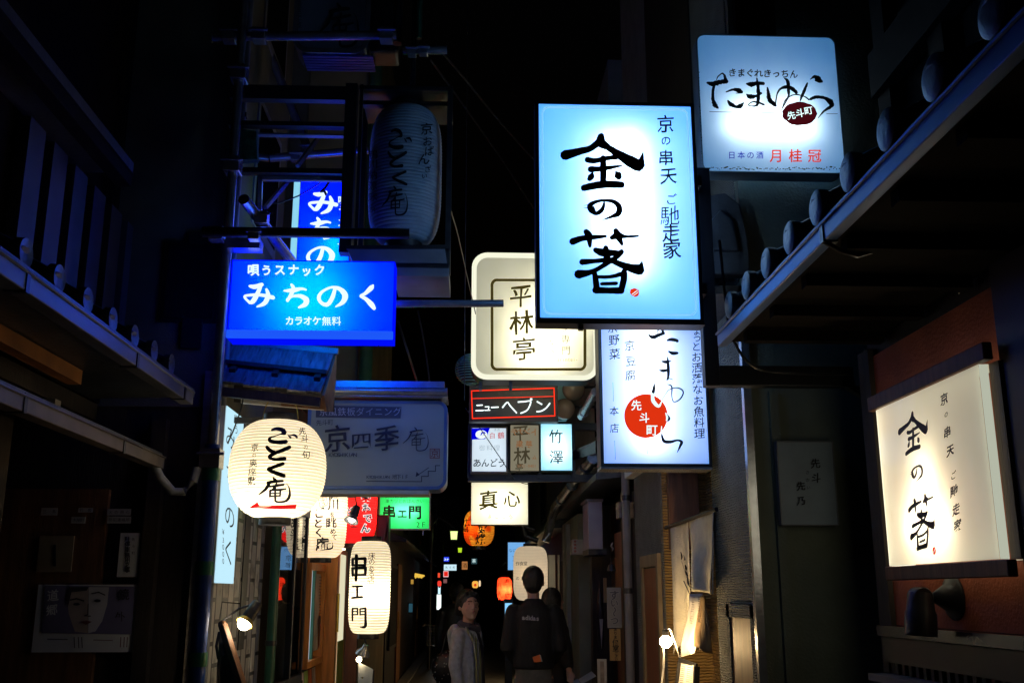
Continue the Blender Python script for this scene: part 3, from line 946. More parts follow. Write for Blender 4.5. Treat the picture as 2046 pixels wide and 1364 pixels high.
# ---------------------------------------------------------------- plaster restaurant on the right
t = thing('restaurant_building', 'grey stucco restaurant on the right with recessed doorway and pent roof', 'building', (2, 6, 0))
MB().box(1.275, 3.4, 4.55, 4.6, 0, 7.5).build('end_wall', M['greenplaster'], t)
MB().box(1.27, 3.4, 4.6, 5.36, 0, 7.5).build('pillar_wall', M['stucco'], t)
MB().box(1.24, 1.275, 4.52, 4.56, 0, 2.9).build('corner_trim', M['steel'], t)
MB().box(1.36, 1.40, 4.53, 4.55, 0, 2.4).build('trim_strip', M['greenplaster'], t)
MB().box(1.56, 3.4, 5.36, 6.76, 0, 7.5).build('doorway_wall', M['stucco2'], t)
MB().box(1.27, 3.4, 6.76, 7.9, 0, 2.45).build('ochre_jamb', [M['stucco2']], t)
MB().box(1.262, 1.27, 6.78, 7.9, 0, 7.5).build('alley_wall', M['stucco'], t)
MB().box(1.26, 1.56, 5.36, 6.76, 2.3, 7.4).build('lintel_wall', M['darkwood'], t)
MB().box(1.30, 1.5, 6.70, 6.76, 1.78, 2.3).build('transom_board', M['brownwood'], t)
MB().box(1.262, 1.27, 4.68, 5.06, .3, 1.39).build('niche_board', M['brownwood'], t)
nf = MB()
for a, b, c, d in ((4.62, 4.68, .3, 1.45), (5.06, 5.12, .3, 1.45), (4.62, 5.12, 1.39, 1.45)): nf.box(1.255, 1.268, a, b, c, d)
nf.build('niche_frame', M['stucco'], t)
f = MB().box(1.235, 1.262, 6.85, 6.92, .2, 1.76).box(1.235, 1.262, 7.48, 7.55, .2, 1.76).box(1.235, 1.262, 6.92, 7.48, 1.68, 1.76).build('window_frame', mat('bamboo_coloured_timber', (.3, .22, .11), .6, var=.3), t)
MB().box(1.25, 1.262, 6.93, 7.47, .2, 1.67).build('window_board', mat('red_brown_board', (.3, .1, .035), .45, var=.3, stretch=(6, 6, .6)), t)  # plain red-brown streaked timber
MB().tube([(1.2, 7.92, 0), (1.2, 7.92, 2.6)], .032, 12).build('downpipe', M['grey'], t, smooth=True)
for z in (.8, 1.5, 2.2): MB().tube([(1.2, 7.92, z), (1.2, 7.92, z + .04)], .038, 12).build('pipe_clip', M['darksteel'], t, smooth=True)
tile_roof(t, .98, 2.93, 1.28, 3.12, 4.58, 7.0, .27, .045)
o = MB()
o.prism([(1.03, 4.5, 2.95), (1.30, 4.5, 2.95), (1.30, 4.5, 3.12), (1.27, 4.5, 3.3), (1.2, 4.5, 3.36), (1.1, 4.5, 3.34), (1.05, 4.5, 3.26), (1.03, 4.5, 3.1)], (0, .07, 0))
o.prism([(1.10, 4.485, 3.06), (1.25, 4.485, 3.06), (1.23, 4.485, 3.22), (1.17, 4.485, 3.27), (1.11, 4.485, 3.2)], (0, .02, 0))
o.build('ridge_end_tile', M['tile'], t, bevel=.012)
MB().box(1.0, 1.27, 4.52, 7.0, 2.86, 2.9).build('soffit', M['darkwood'], t)
MB().box(1.3, 1.5, 4.5, 4.555, 3.5, 4.6).build('shutter', M['darkwood'], t)

# ---------------------------------------------------------------- next house on the right
t = thing('townhouse', 'dark two-storey house on the right behind the hanging duct and round lamps', 'townhouse', (2, 10, 0))
MB().box(1.3, 3.4, 7.95, 12.5, 0, 2.3).build('wall', M['darkwood'], t)
MB().box(1.2, 3.4, 8.3, 12.5, 2.5, 6.2).build('upper_wall', M['plaster'], t)
MB().add([(.98, 8.0, 2.42), (1.3, 8.0, 2.6), (1.3, 12.5, 2.6), (.98, 12.5, 2.42), (.98, 8.0, 2.37), (1.3, 8.0, 2.4), (1.3, 12.5, 2.4), (.98, 12.5, 2.37)], [(0, 1, 2, 3), (4, 7, 6, 5), (0, 4, 5, 1), (3, 2, 6, 7), (0, 3, 7, 4)]).build('eave_roof', M['tile'], t)
MB().box(1.16, 1.3, 8.05, 8.2, 2.08, 2.2).build('beam', M['palewood'], t)
MB().box(1.24, 1.3, 8.35, 8.9, 0, 2.0).build('door', M['brownwood'], t)
MB().box(1.22, 1.3, 8.28, 8.35, 0, 2.3).build('post', M['darkwood'], t)
MB().box(1.12, 1.3, 9.6, 9.75, 0, 2.3).build('pillar', M['darkwood'], t)
MB().box(1.10, 1.28, 10.6, 12.4, 0, 2.3).build('grey_wall', M['plaster'], t)
MB().box(1.06, 1.2, 11.42, 11.56, 0, 2.25).build('grey_pillar', mat('pale_grey_pillar', (.34, .34, .36), .8, var=.15), t)
w = MB().box(1.185, 1.2, 8.9, 9.7, 2.9, 3.5).build('window', M['darksteel'], t)
MB().box(1.18, 1.186, 8.95, 9.65, 2.95, 3.45).build('pane', mat('dark_glass', (.01, .011, .014), .08, var=.1), w)
MB().prism([at(1128, 908, 8.6), at(1190, 880, 8.2), at(1190, 905, 8.2), at(1133, 922, 8.6)], (.3, .5, .02)).build('awning', M['black'], t)

# ---------------------------------------------------------------- row of houses beyond
def far_house(label, side, x, y0, y1, h, mw, up, group):
    t = thing('townhouse', label, 'townhouse', (x, (y0 + y1) / 2, 0), group)
    s = side
    X = lambda d: sorted((x, x + s * d))
    a, b = X(2.2)
    MB().box(a, b, y0, y1, 0, 2.35).build('wall', M[mw], t)
    a, b = sorted((x + s * .25, x + s * 2.2))
    MB().box(a, b, y0, y1, 2.35, h).build('upper_wall', M[up], t)
    e = x - s * .28
    MB().add([(e, y0, 2.32), (x + s * .26, y0, 2.55), (x + s * .26, y1, 2.55), (e, y1, 2.32), (e, y0, 2.27), (x + s * .26, y0, 2.3), (x + s * .26, y1, 2.3), (e, y1, 2.27)],
             [(0, 1, 2, 3), (4, 7, 6, 5), (0, 4, 5, 1), (3, 2, 6, 7), (0, 3, 7, 4)]).build('eave_roof', M['tile'], t)
    lattice(t, x - s * .03, y0 + .3, y0 + 1.7, .7, 1.9)
    d = MB().box(min(x, x - s * .03), max(x, x - s * .03), y0 + 2.1, y0 + 3.0, 0, 2.0).build('door', M['brownwood'], t)
    MB().box(min(x - s * .03, x - s * .05), max(x - s * .03, x - s * .05), y0 + 2.2, y0 + 2.24, .9, 1.2).build('handle', M['brass'], d)
    w = MB().box(min(x + s * .25, x + s * .22), max(x + s * .25, x + s * .22), y0 + .6, y0 + 2.0, 2.9, 3.9).build('window', M['darkwood'], t)
    MB().box(min(x + s * .22, x + s * .215), max(x + s * .22, x + s * .215), y0 + .66, y0 + 1.94, 2.96, 3.84).build('pane', mat('dark_glass', (.01, .011, .014), .08, var=.1), w)
    return t
for i in range(6):
    y0 = 16.02 + i * 7.6
    far_house(['dark lattice-fronted house beyond the tall plaster building on the left', 'far dark lattice-fronted house receding down the left of the alley'][i > 0], -1, -1.28 - (i % 2) * .06, y0, y0 + 7.5, 5.2 + (i % 3) * .5, 'darkwood', 'greenplaster', 'dark houses down the alley')
for i in range(7):
    y0 = 12.6 + i * 7.2
    fh = far_house(['dark house on the right behind the big cream lantern', 'far dark lattice-fronted house receding down the right of the alley'][i > 0], 1, 1.2 + (i % 2) * .05, y0, y0 + 7.1, 5.0 + (i % 3) * .6, 'darkwood', 'plaster', 'dark houses down the alley')
    if i == 0: MB().box(1.165, 1.2, 17.6, 19.2, .02, 2.0).build('added_glow_door', glow('added_door_glow', (1, .7, .34), 1.3), fh)  # unseen glowing door, added to warm the paving
t = thing('townhouse', 'dark house closing the far end of the alley', 'townhouse', (0, 64, 0))
MB().box(-4, 4, 63, 66, 0, 6).build('wall', M['black'], t)
MB().add([(-4.2, 62.4, 5.9), (4.2, 62.4, 5.9), (4.2, 64.5, 7.4), (-4.2, 64.5, 7.4)], [(0, 1, 2, 3)]).build('roof', M['tile'], t)
MB().box(-1, 1, 62.95, 63, 0, 2.2).build('door', M['darkwood'], t)

# ---------------------------------------------------------------- scaffold on the left
t = thing('scaffold', 'galvanised pipe scaffold with its foot wrapped in blue tarpaulin', 'scaffold', (-1.19, 4.72, 0))
sx = -1.195
def pipe(pts, r=.0243, nm='pipe', m='steel', par=None):
    return MB().tube(pts, r, 12).build(nm, M[m], par or t, smooth=True)
pipe([(sx, 4.72, 0), (sx, 4.72, 7)], nm='standard')
tw = MB()
prof = []
for i in range(40):
    z = i * .055
    prof.append((.036 + .004 * noise.noise((0, 0, z * 9)), z))
tw.lathe((sx, 4.72, .02), prof, 16)
tw = tw.build('tarp_wrap', M['blue_tarp'], t, smooth=True)
for z in (1.19, 1.58, 2.0):
    MB().lathe((sx, 4.72, z), [(.0415, 0), (.0425, .01), (.0415, .06)], 16).build('tape_band', M['green_tape'], tw, smooth=True)
def clamp(p, s=.034):
    b = MB().box(p[0] - s, p[0] + s, p[1] - s, p[1] + s, p[2] - s, p[2] + s)
    b.tube([(p[0] - s * 1.3, p[1] - s * 1.2, p[2] + s * .4), (p[0] + s * 1.5, p[1] - s * 1.2, p[2] + s * .4)], .008, 6)
    return b.build('clamp', M['steel'], t, bevel=.006)
a, b = at(425, 74, 4.76), at(792, 71, 4.76); pipe([a, b], nm='ledger'); 
for x in (458, 518, 772): clamp(at(x, 72, 4.73))
a, b = at(805, 101, 4.9), at(893, 100, 4.9); pipe([a, b], nm='transom'); clamp(at(823, 104, 4.87), .024); clamp(at(846, 102, 4.87), .024)
pipe([at(499, 8, 5.75), at(614, 294, 5.9)], .026, nm='brace'); clamp(at(614, 300, 5.88))
pipe([at(540, 316, 5.85), at(736, 300, 5.85)], .026, nm='ledger'); clamp(at(592, 314, 5.82), .03)
pipe([at(487, 398, 4.35), at(583, 522, 5.0)], .026, nm='brace'); clamp(at(523, 437, 4.5), .03)
pipe([at(405, 463, 4.55), at(818, 467, 4.55)], nm='ledger', m='darksteel'); clamp(at(433, 468, 4.6)); clamp(at(508, 470, 4.52), .026)
pipe([at(755, 607, 4.98), at(1006, 606, 4.98)], .019, nm='outrigger')
a = at(840, -40, 4.93); pipe([(a.x, 4.93, at(840, 78, 4.93).z), (a.x, 4.93, 6.5)], .016, nm='standard', m='green')
a = at(797, -40, 4.96); pipe([(a.x, 4.96, at(797, 88, 4.96).z), (a.x, 4.96, 6.5)], .026, nm='standard', m='darksteel')
a = at(825, 150, 4.95); pipe([(a.x, 4.95, at(825, 172, 4.95).z), (a.x, 4.95, 6.5)], .014, nm='standard', m='darksteel')
q = at(485, 485, 4.62)
MB().box(q.x - .08, q.x + .08, 4.62, 4.7, q.z - .025, q.z + .025).build('joint_plate', M['steel'], t)
clamp((sx, 4.72, 2.1), .045); clamp((sx, 4.72, 4.05), .04); clamp((sx, 4.72, 3.55), .04)
MB().box(sx - .06, sx + .06, 4.66, 4.78, -.0, .02).build('foot_plate', M['steel'], t)
gn = MB()
for i in range(5):
    a0 = at(468 + i * 6, 258 + i * 4, 4.85); b0 = at(505, 300 + i * 3, 4.85)
gn.prism([at(452, 297, 4.9), at(470, 255, 4.9), at(512, 262, 4.9), at(514, 318, 4.9), at(462, 320, 4.9)], (0, .05, 0))
gn.build('net_bundle', mat('green_net', (.01, .09, .045), .7, var=.7, vs=30, bump=.8, bs=60), t)
t = thing('conduit_pipe', 'thin grey conduit running up the wall left of the scaffold', 'conduit', (-1.3, 5.1, 0))
pipe([(-1.29, 5.08, 0), (-1.29, 5.08, 7)], .011, 'pipe', 'grey', t)
pipe([(-1.255, 5.1, 0), (-1.255, 5.1, 7)], .016, 'pipe', 'grey', t)
for z in (1.9, 2.6, 3.3, 4.0): MB().box(-1.31, -1.235, 5.09, 5.12, z, z + .025).build('saddle', M['darksteel'], t)
# ================================================================== signs
tube_cool = glow('cool_lamp_tube', (.8, 1, 1), 16)
tube_warm = glow('warm_lamp_tube', (1, .97, .72), 26)
tube_blue = glow('sign_lamp_tube', (.0, .42, 1), 14)
# colours printed on a backlit sheet let the light through
INK = [M['ink'], glow('lit_orange_red_print', (.78, .035, .006), .95), glow('lit_white_lettering', (.75, 1, 1), 1.15), glow('lit_maroon_print', (.05, .003, .006), 1), glow('lit_blue_print', (.0, .012, .5), .9), M['navy'], glow('lit_olive_print', (.055, .042, .008), 1)]
lit_white = glow('lit_white_lettering_soft', (.9, 1, .98), 1.0)

# -- big light-blue sign
F1 = acrylic('pale_blue_acrylic', (.10, .49, 1.5), .85, (.72, .8, .85))
t, r_ = light_box('large pale-blue lit sign with bold black brush characters and a tiny orange seal', 'sign', [(1071, 203), (1388, 204), (1406, 642), (1070, 644)], 4.05, .1, .016,
          case=mat('dark_blue_casing', (.02, .045, .09), .35, metal=.3, var=.2), face=F1, tubes=[(.46, .3, .46, .84, .06), (.6, .2, .6, .86, .066)], tube_mat=glow('cool_lamp_tube_a', (.75, .95, 1), 20))
k = Ink(planeY(4.05)).zoom(1050, 180, 2.842)
for st in (KIN, NO, HASHI): k.brush(st, m=0, ws=1.2)
k.poly([(597, 1131), (618, 1124), (641, 1131), (646, 1150), (641, 1168), (622, 1175), (600, 1164), (592, 1150)], 1)
k.line([(604, 1160), (636, 1136)], 4, 2).line([(614, 1166), (641, 1146)], 3, 2)
k.col([('京', 795, 195, 104), ('の', 797, 288, 60), ('串', 797, 385, 92), ('天', 812, 488, 98), ('ご', 828, 622, 66), ('走', 825, 812, 104), ('家', 830, 908, 108)], **BR2).ch('馳', 820, 715, 118, wt=.0, shear=.06, wob=.02)
k.build('lettering', INK, t)
ring(rr(r_[0] + .03, r_[1] - .03, r_[2] + .03, r_[3] - .03, .03), rr(r_[0] + .034, r_[1] - .034, r_[2] + .034, r_[3] - .034, .028), 4.047, 4.054).build('pressed_edge', glow('lit_edge', (.35, .8, 1), .8), t)
b = MB()
x0, x1, z0, z1 = r_
b.box(x0 + .0, x1 + .004, 4.052, 4.148, z0 - .008, z0 - .001)
b.build('drip_tray', M['darksteel'], t)
p = at(1160, 648, 4.08); MB().box(p.x - .01, p.x + .01, 4.06, 4.09, z0 - .03, z0 - .0085).build('lug', M['black'], t)
# its bracket
t = thing('sign_bracket', 'black steel post and arm carrying the large pale-blue sign', 'sign bracket', (1.0, 4.3, 0))
a, b = at(1424, 335, 4.27), at(1424, 770, 4.27)
pl, pr2 = at(1407, 700, 4.27).x, at(1436, 700, 4.27).x
MB().box(pl, pr2, 4.27, 4.33, b.z, a.z).build('post', M['black'], t, bevel=.003)
c = at(1500, 730, 4.27); d = at(1500, 770, 4.27)
MB().box(pr2 + .001, 1.66, 4.27, 4.33, d.z, c.z).build('arm', M['black'], t, bevel=.003)
for z in (2.75, 3.25): MB().box(.88, pl - .001, 4.16, 4.3, z, z + .05).build('tab', M['black'], t)
p0, p1 = at(1722, 700, 4.05), at(1756, 930, 4.05)
MB().box(p0.x, p1.x - .02, 4.02, 4.03, p1.z, p0.z).build('wall_plate', M['copper'], t)
MB().prism([at(1692, 771, 4.2), at(1750, 771, 4.2), at(1748, 798, 4.2), at(1735, 800, 4.2)], (0, .04, 0)).build('gusset', M['black'], t)
for z in (p0.z - .03, p1.z + .03):
    MB().lathe((p0.x + .03, 4.018, z), [(0, -.006), (.01, -.006), (.012, 0)], 8, axis=(0, -1, 0)).build('bolt', M['darksteel'], t)

# -- rounded sign at top right
F2 = acrylic('rounded_sign_acrylic', (.018, .125, .33), .75, (.62, .74, .84))
t, r_ = light_box('pale-blue lit sign with rounded corners and a dark maroon seal, highest on the right', 'sign', [(1390, 68), (1672, 72), (1689, 347), (1404, 345)], 4.4, .1, .007, .045,
          case=mat('aged_white_casing', (.2, .26, .28), .5, var=.3), face=F2, tubes=[(.2, .335, .8, .335, .075), (.25, .45, .75, .45, .09)], tube_mat=glow('cool_lamp_tube_b', (.9, 1, 1), 21))
k = Ink(planeY(4.4)).zoom(1370, 50, 4.262)
TA = [[(186, 494, 16), (230, 502, 34), (290, 488, 32), (346, 482, 30)], [(344, 484, 24), (330, 430, 15), (310, 414, 10), (276, 440, 8), (262, 472, 5)],
      [(242, 512, 20), (232, 570, 18), (233, 640, 24), (254, 688, 30), (276, 708, 10)], [(345, 572, 8), (400, 552, 16), (450, 556, 30), (478, 576, 14), (428, 582, 4)],
      [(360, 645, 10), (382, 675, 28), (430, 698, 20), (468, 690, 32), (496, 660, 5)]]
MA = [[(520, 502, 12), (560, 507, 34), (610, 498, 24), (660, 500, 24)], [(520, 592, 10), (550, 612, 34), (600, 606, 18), (640, 583, 20)],
      [(605, 455, 10), (615, 520, 22), (619, 600, 24), (613, 672, 20), (590, 692, 12)], [(590, 692, 12), (552, 690, 8), (534, 680, 8), (570, 656, 10), (620, 662, 16), (666, 680, 12)]]
YU = [[(695, 535, 10), (705, 590, 26), (716, 640, 30), (760, 682, 26), (772, 690, 8)], [(765, 684, 10), (776, 600, 10), (802, 550, 14), (850, 530, 22), (900, 540, 28), (942, 576, 22)],
      [(842, 456, 8), (868, 482, 22), (876, 560, 20), (870, 622, 12), (800, 752, 3)], [(820, 720, 6), (850, 640, 8), (920, 596, 8), (1000, 606, 8), (1050, 636, 12)]]
RA = [[(1060, 465, 4), (1100, 442, 24), (1130, 466, 42), (1158, 482, 18)], [(1036, 496, 10), (1010, 560, 22), (985, 620, 16), (975, 648, 8)],
      [(1066, 632, 20), (1110, 615, 22), (1180, 622, 22), (1230, 655, 38), (1240, 692, 28), (1180, 732, 14), (1128, 792, 6)]]
for st in (TA, MA, YU, RA): k.brush(st, rough=.16, ws=1.25)
k.disc(970, 756, 148, 100, rough=.03, m=3)
k.col([('先', 900, 772, 72), ('斗', 972, 752, 76), ('町', 1045, 730, 74)], wt=.02, rot=-.16, m=2)
k.line([(205, 740), (775, 750)], 5).line([(1200, 757), (1292, 757)], 4)
k.row('きまぐれきっちん', 398, 920, 408, 74, y1=420, wt=.022, shear=.08, wob=.06)
k.row('日本の酒', 393, 632, 1110, 66, wt=.008, m=4)
k.row('月桂冠', 772, 1098, 1116, 118, wt=.012, m=1)
k.zoom(1370, 50, 4.262)
k.build('lettering', INK, t)
moss = Ink(planeY(4.4)).zoom(1370, 50, 4.262)
for i in range(70):
    x = 190 + i * 16.4 + rnd.uniform(-6, 6)
    hgt = 10 + 26 * max(0, noise.noise((x * .01, 3, 0)) + .35)
    moss.disc(x, 1232 - rnd.uniform(0, hgt), rnd.uniform(4, 13), rnd.uniform(2, 7), 9, rough=.35)
for i in range(30):
    moss.disc(112 + i * .9 + rnd.uniform(-3, 5), 400 + i * 27 + rnd.uniform(-9, 9), rnd.uniform(1, 4), rnd.uniform(2, 9), 7, rough=.3)
moss.build('moss_stain', [mat('moss', (.02, .05, .015), .9)], t)
MB().box(r_[0] + .3, r_[0] + .36, 4.45, 4.56, r_[2] + .3, r_[2] + .36).build('fixing', M['black'], t)

# -- lower sign with a red disc
F3 = acrylic('blue_white_acrylic', (.16, .36, .95), .8, (.9, .92, .95))
t, r_ = light_box('upright blue-white lit sign with a red disc, below the large pale-blue sign', 'sign', [(1195, 622), (1408, 622), (1425, 931), (1200, 933)], 5.2, .15, .017,
          case=M['darksteel'], face=F3, tubes=[(.46, .12, .46, .62, .075), (.46, .6, .46, .95, .075)], tube_mat=glow('cool_lamp_tube_c', (.9, 1, 1), 26))
k = Ink(planeY(5.2)).zoom(1180, 630, 4.263)
k.disc(472, 855, 185, 187, 56, m=1)
T2 = [[(495, 165, 12), (530, 186, 30), (580, 167, 26), (622, 152, 22)], [(618, 150, 22), (600, 96, 14), (576, 126, 8), (560, 166, 5)], [(548, 200, 5), (542, 360, 3)],
      [(655, 212, 14), (690, 205, 26), (738, 215, 22), (735, 228, 8)], [(665, 305, 10), (700, 322, 26), (738, 320, 20)],
      [(605, 390, 10), (640, 396, 24), (682, 388, 8)], [(585, 465, 8), (620, 471, 24), (665, 460, 12)], [(655, 356, 8), (661, 430, 22), (663, 500, 20), (655, 545, 14)],
      [(640, 550, 5), (670, 536, 7), (700, 546, 4)], [(543, 576, 6), (540, 620, 22), (529, 670, 26)],
      [(607, 722, 6), (660, 640, 6), (720, 616, 8), (770, 626, 11), (790, 660, 11), (760, 714, 10), (710, 735, 8), (692, 690, 6), (690, 604, 11), (650, 586, 5)],
      [(655, 850, 14), (668, 878, 22), (658, 900, 8)], [(604, 1008, 10), (625, 1068, 24), (680, 1076, 22), (740, 1062, 14), (775, 1076, 22), (764, 1110, 18), (735, 1170, 3)]]
k.brush(T2, rough=.03, ws=1.15)
k.brush([[(527, 670, 24), (535, 730, 32), (580, 772, 24), (606, 730, 6)], [(640, 830, 8), (652, 868, 18), (645, 895, 8)], [(605, 945, 8), (602, 1000, 14)]], m=2)
k.col([('先', 390, 766, 92), ('斗', 458, 872, 92), ('町', 522, 975, 100)], wt=.014, m=2)
k.col([('京', 188, 105, 92), ('野', 198, 210, 96), ('菜', 205, 330, 98), ('京', 335, 258, 96), ('豆', 345, 388, 96), ('腐', 342, 510, 96)], wt=.006, shear=.08, wob=.04)
k.line([(190, 570), (195, 730)], 3).ch('本', 200, 815, 84, **THIN).ch('店', 203, 960, 84, **THIN).line([(205, 1065), (212, 1225)], 3)
k.line([(445, 88), (447, 230)], 2).line([(482, 1045), (487, 1175)], 3)
k.col([('ち', 905, 45, 72), ('ょ', 906, 132, 80), ('っ', 905, 190, 84), ('と', 900, 266, 88), ('お', 903, 355, 92), ('洒', 904, 446, 92), ('落', 908, 540, 92), ('な', 912, 630, 92), ('お', 918, 725, 92), ('魚', 922, 820, 94), ('料', 925, 912, 92), ('理', 928, 1006, 96)], wt=.008, shear=.08, wob=.04)
k.build('lettering', INK, t)
tr_ = MB().box(r_[0], r_[1], 5.2, 5.35, r_[2] - .012, r_[2] - .001).build('bottom_rail', M['steel'], t)
MB().box(r_[1] - .1, 1.27, 5.36, 5.42, r_[3] - .3, r_[3] - .22).build('arm', M['black'], t)

# -- warm sign with a brown frame line
F4 = acrylic('warm_white_acrylic', (.46, .46, .36), .62, (.95, .9, .75))
t, r_ = light_box('warm-white lit sign with rounded corners and a thin brown border line', 'sign', [(941, 508), (1192, 506), (1197, 758), (943, 760)], 6.9, .2, .028, .11,
          case=M['black'], face=F4, tubes=[(.55, .62, .92, .62, .11), (.35, .2, .72, .2, .13), (.35, .42, .8, .42, .14)], tube_mat=tube_warm)
x0, x1, z0, z1 = r_
ring(rr(x0 + .0, x1, z0, z1, .11), rr(x0 + .034, x1 - .034, z0 + .034, z1 - .034, .08), 6.885, 6.9).build('lit_rim', glow('lit_cream_rim', (1, 1, .78), .95), t)
k = Ink(planeY(6.9)).zoom(900, 480, 4.872)
def rrl(k, x0, y0, x1, y1, r, w, m):
    pts = rr(x0, x1, y0, y1, r, 6)
    n = len(pts)
    pp = [(x + 2.5 * noise.noise((x * .01, y * .01, 1)), y + 2.5 * noise.noise((x * .01, y * .01, 5)), w * (1 + .2 * noise.noise((x * .012, y * .012, 2)))) for x, y in pts]
    pp = pp + [pp[0]]
    for a, b in zip(pp, pp[1:]): k.line([(a[0], a[1]), (b[0], b[1])], (a[2] + b[2]) / 2, m)
rrl(k, 405, 388, 1310, 1255, 48, 27, 6)
k.col([('平', 685, 545, 225), ('林', 692, 805, 240), ('亭', 715, 1062, 235)], m=6, wt=.012, shear=.1, wob=.045)
k.col([('モ', 1120, 690, 80), ('ツ', 1120, 770, 80), ('ン', 1120, 855, 78), ('専', 1120, 962, 92), ('門', 1124, 1072, 92), ('も', 975, 838, 54), ('つ', 982, 912, 60), ('な', 982, 996, 60), ('べ', 985, 1076, 62)], m=6, wt=-.004, shear=.08, wob=.03)
k.row('-hirarintei-', 948, 1230, 1158, 52, m=6, wt=-.01)
k.build('lettering', INK, t)
for px in (960, 1020): 
    a = at(px, 770, 7.0); MB().box(a.x - .01, a.x + .01, 6.95, 7.0, r_[2] - .06, r_[2] - .001).build('strut', M['darksteel'], t)
MB().box(r_[1] - .3, 1.25, 7.12, 7.2, 3.2, 3.28).build('arm', M['black'], t)

# -- neon sign
t, r_ = light_box('black neon sign with white katakana letters and red neon border', 'sign', [(936, 768), (1114, 768), (1116, 842), (938, 842)], 7.9, .1, .012, case=M['black'], face=M['black'], back=False)
k = Ink(planeY(7.88)).zoom(930, 760, 7.178)
nred = glow('red_neon', (1, .035, .01), 1.3)
nwh = glow('white_neon', (.85, 1, 1), 2.2)
k.line([(88, 148), (1270, 108), (1282, 505), (100, 542), (88, 148)], 15, 0).line([(100, 258), (1262, 226)], 10, 0)
def neon(pts, w=7):
    for off in (-5.5, 5.5):
        q = []
        for i, (x, y) in enumerate(pts):
            a, b = pts[max(i - 1, 0)], pts[min(i + 1, len(pts) - 1)]
            dx, dy = b[0] - a[0], b[1] - a[1]
            l = math.hypot(dx, dy)
            q.append((x - dy / l * off, y + dx / l * off, w))
        k.brush([q], rough=0, m=1)
for s in ([(530, 388), (600, 312), (640, 360), (735, 465)], [(752, 308), (850, 300), (935, 298), (905, 395), (860, 440), (790, 468)], [(930, 262), (955, 262)], [(928, 276), (955, 272)],
          [(1025, 300), (1098, 342)], [(1020, 445), (1090, 435), (1160, 390), (1212, 322)]): neon(s)
for s in ([(164, 355, 15), (240, 351, 15)], [(150, 430, 15), (256, 427, 15)], [(282, 376, 11), (338, 374, 11)], [(336, 376, 11), (328, 420, 11)], [(276, 426, 12), (350, 424, 12)], [(372, 384, 15), (470, 380, 15)]): k.brush([s], rough=0, m=1)
k.row('サテライト', 480, 900, 182, 44, m=2)
k.build('lettering', [nred, nwh, mat('unlit_letter', (.05, .05, .05), .5)], t)

# -- rack with three small signs
t = thing('sign_rack', 'black metal rack holding the row of three small signs', 'sign rack', (.4, 8.5, 2.4))
a, b = at(936, 846, 8.47), at(1150, 952, 8.47)
zt, zb = a.z, b.z
rk = MB()
for z in (zt, zb): rk.box(a.x, b.x + .35, 8.58, 8.64, z - .03, z + .03)
rk.build('rail', M['black'], t)
for px in (939, 1017, 1079, 1147):
    p = at(px, 900, 8.5)
    MB().box(p.x - .02, p.x + .015, 8.56, 8.6, zb, zt).build('upright', M['black'], t)
grp = 'row of three small signs'
Fw = acrylic('white_acrylic', (.62, .72, .8), .95, (.5, .55, .6))
t, _ = light_box('small white lit sign with blue corner and bird emblem, left in the row of three', 'sign', [(939, 852), (1014, 851), (1015, 944), (941, 945)], 8.45, .1, .014, case=M['grey'], face=Fw, group=grp)
k = Ink(planeY(8.45)).zoom(930, 760, 7.178)
k.poly([(88, 685), (350, 680), (310, 790), (280, 838), (88, 845)], 0)
k.disc(228, 772, 84, 62, m=1)
k.brush([[(220, 785, 10), (238, 750, 22), (275, 742, 14), (268, 765, 6)], [(245, 790, 4), (285, 750, 8)]], m=0)
k.ch('白', 384, 788, 92, m=2, **THIN).ch('鶴', 510, 785, 100, m=2, **THIN).row('清酒', 425, 472, 706, 44, m=4)
k.row('御料理', 240, 450, 966, 92, m=4, wt=-.01)
k.row('あんどう', 165, 520, 1180, 125, m=3, wt=.012, shear=.06, wob=.05)
k.build('lettering', [glow('lit_blue_print', (.0, .0, .75), .9), lit_white, glow('lit_red_print', (.62, .05, .05), .9), M['ink'], glow('lit_faint_print', (.36, .45, .5), .9)], t)
t, _ = light_box('small unlit beige sign with brown and faded orange characters, middle of the row of three', 'sign', [(1017, 848), (1076, 847), (1080, 941), (1020, 942)], 8.47, .1, .006, case=M['black'], face=glow('beige_face_glow', (.42, .38, .26), .5), group=grp, back=False)  # unlit sign: light falling on face and print is put in as glow
k = Ink(planeY(8.47)).zoom(930, 760, 7.178)
k.col([('平', 790, 755, 240), ('林', 810, 1080, 250), ('亭', 770, 1245, 120)], m=0, **BR)
k.col([('テ', 700, 740, 110), ('ナ', 790, 730, 100), ('ン', 890, 725, 110), ('ト', 985, 740, 120), ('集', 775, 910, 110), ('募', 910, 915, 110), ('ム', 990, 1100, 70)], m=1, wt=.01, flip=True)
k.row('0721-0401', 760, 1000, 1222, 60, m=1)
k.build('lettering', [glow('brown_print_glow', (.05, .04, .022), 1), glow('orange_print_glow', (.3, .13, .05), .8)], t)
F5 = acrylic('cyan_white_acrylic', (.3, .72, .92), .85, (.95, .95, .95))
t, _ = light_box('small cyan-white lit sign with two slender characters, right in the row of three', 'sign', [(1078, 846), (1142, 845), (1146, 940), (1081, 941)], 8.43, .12, .006, case=mat('teal_casing', (.06, .22, .24), .4), face=F5, tubes=[(.5, .25, .5, .75, .07)], tube_mat=tube_cool, group=grp)
k = Ink(planeY(8.43)).zoom(930, 760, 7.178)
k.ch('竹', 1297, 805, 205, wt=.014, wob=.03).ch('澤', 1303, 1098, 205, wt=.01, wob=.02)
k.build('lettering', INK, t)
F6 = acrylic('warm_acrylic_b', (.85, .8, .58), .8, (.95, .9, .75))
